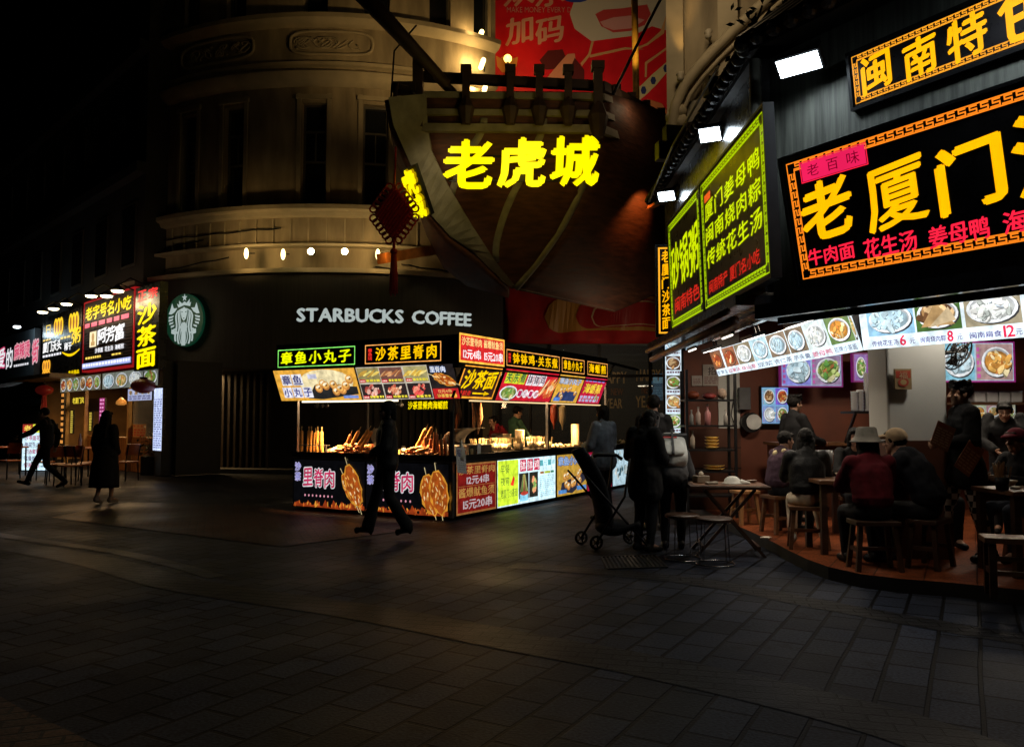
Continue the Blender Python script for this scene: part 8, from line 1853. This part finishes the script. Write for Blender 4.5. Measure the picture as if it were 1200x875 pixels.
# serving counter, stacked cups, rear shelf
t = thing('serving_counter', 'dark brown serving counter along the back of the restaurant', 'counter', (4.6, 11.6, PF)); b = MB(); b.box((4.95, 11.7, PF + .5), (2.4, .5, 1.0)); b.build('body', TILEB, t); b = MB(); b.box((4.95, 11.68, PF + 1.02), (2.5, .6, .04)); b.build('top', WOODB, t)
t = thing('wall_shelf', 'dark shelf holding stacked clear cups left of the white pillar', 'shelf', P(1015, 482, 10.6)); b = MB(); a, c = P(1001, 483, 10.6), P(1030, 483, 10.6); b.box(((a.x+c.x)/2, 10.7, a.z), (c.x - a.x + .1, .45, .03)); b.build('board', DARK, t); b = MB(); b.bar((a.x, 10.9, a.z - .4), (a.x, 10.55, a.z), .03); b.bar((c.x, 10.9, a.z - .4), (c.x, 10.55, a.z), .03); b.build('bracket', DARK, t); zt = a.z + .015
for i, (px, h, r) in enumerate(((1003.5, .28, .05), (1010, .3, .05), (1020, .52, .06), (1027, .62, .06))):
    x = P(px, 480, 10.6).x; t = thing('cup_stack', ('leftmost short', 'second short', 'taller', 'tallest') [i] + ' clear plastic cup stack on the dark shelf by the pillar', 'cups', (x, 10.65, zt), group='clear cup stacks'); b = MB(); n = int(h/.02); b.lathe([(r*(.85 + .15*(k % 2)), k*.02) for k in range(n)], (x, 10.65, zt), 14); b.build('cups', CLR, t, smooth=True)
t = thing('wall_shelf', 'long shelf of jars under the right menu screen', 'shelf', P(1160, 473, 11.2)); a, c = P(1100, 473, 11.2), P(1195, 473, 11.2); b = MB(); b.box(((a.x+c.x)/2, 11.3, a.z), (c.x - a.x, .4, .03)); b.build('board', WOODD, t)
for i in range(4): x = a.x + .55 + i*.17; c = (x, 11.25, a.z + .016); t = thing('storage_box', ('first', 'second', 'third', 'fourth')[i] + ' clear storage box from the left on the shelf under the right screen', 'box', c, group='clear storage boxes'); b = MB(); b.box((x, 11.25, a.z + .09), (.15, .2, .14)); b.build('box', CLR, t, bevel=.01); b = MB(); b.box((x, 11.25, a.z + .168), (.155, .205, .014)); b.build('lid', mat('blue_lid', (.12, .15, .2), .4), t)
# flat ceiling lamps added to brighten the restaurant interior
for i, (x, y, e) in enumerate(((3.5, 10.2, 34), (4.3, 7.7, 3), (6.0, 10.2, 34), (5.4, 8.8, 6))):
    t = thing('added_ceiling_light', ('added flat lamp over the hooded diner', 'added flat lamp in front of the white pillar', 'added flat lamp over the masked man', 'added flat lamp above the waiter')[i] + ' on the dark ceiling', 'lamp', (x, y, 2.9), group='added flat ceiling lamps of the restaurant'); b = MB(); b.box((x, y, 2.86), (.5, .14, .05)); b.build('housing', DARK, t); b = MB(); b.box((x, y, 2.831), (.46, .11, .006)); b.build('diffuser', emat('added_ceiling_diffuser', (1, .9, .75), 2.0), t)
    lamp('AREA', (x, y, 2.8), e, (1, .84, .64), t, .45, aim=(x, y, 0))
    if i == 1: lamp('SPOT', (x, y - .1, 2.8), 26, (1, .92, .8), t, .05, aim=(pc.x, pc.y - .28, 2.0), spot=62, blend=.6)  # extra spot added only to brighten the pillar face

for i, (fr, u, w_, e) in enumerate(((FA, .9, .2, 2.6), (FA, 2.3, .2, 2.2), (FB_, 4.3, .2, 6), (FB_, 2.6, .2, 7))):  # tube lamps added to lift the diners out of the dark
    c = fr(u, 2.43 if i < 2 else 2.40, w_); t = thing('added_soffit_lamp', ('added short tube lamp under the soffit above the bucket-hatted diner', 'added short tube lamp under the soffit above the bench', 'added short tube lamp under the awning roller above the leather jacket', 'added short tube lamp under the awning roller above the folding table')[i], 'lamp', c, group='added tube lamps under the soffit')
    b = MB(); b.bar(c - fr.x*.22, c + fr.x*.22, .04, .03); b.build('housing', DARK, t); b = MB(); b.tube([c - fr.x*.2 - Vector((0, 0, .025)), c + fr.x*.2 - Vector((0, 0, .025))], .011, 6); b.build('tube', emat('added_soffit_tube', (1, .92, .8), 2.0), t)
    lamp('AREA', c - Vector((0, 0, .05)), e, (1, .86, .68), t, .3, aim=c + Vector((0, 0, -1)) - fr.n*.25).data.spread = R(120)
# crockery on the diners' tables
CER = mat('cream_ceramic', (.5, .4, .28), .25)
for i, (px, Y, k) in enumerate(((1018, 8.5, 1.0), (1040, 8.35, .8), (1066, 8.35, .9), (1180, 7.5, .9), (940, 10.05, .9))):
    q = T(px, Y) + Vector((0, 0, .752)); t = thing('soup_bowl', ('bowl in front of the bucket-hatted diner', 'small bowl between the bucket hat and the tan cap', 'bowl under the tan-capped diner', 'bowl beside the chopstick pot', 'bowl on the table of the hooded diner')[i], 'bowl', q, group='bowls on the dining tables'); b = MB(); b.lathe([(.035*k, 0), (.075*k, .06), (.07*k, .06), (.03*k, .012)], q, 16); b.build('bowl', CER, t, smooth=True); b = MB(); b.lathe([(.06*k, .045), (.01, .05)], q, 12); b.build('soup', mat('satay_soup', (.25, .09, .03), .2), t)
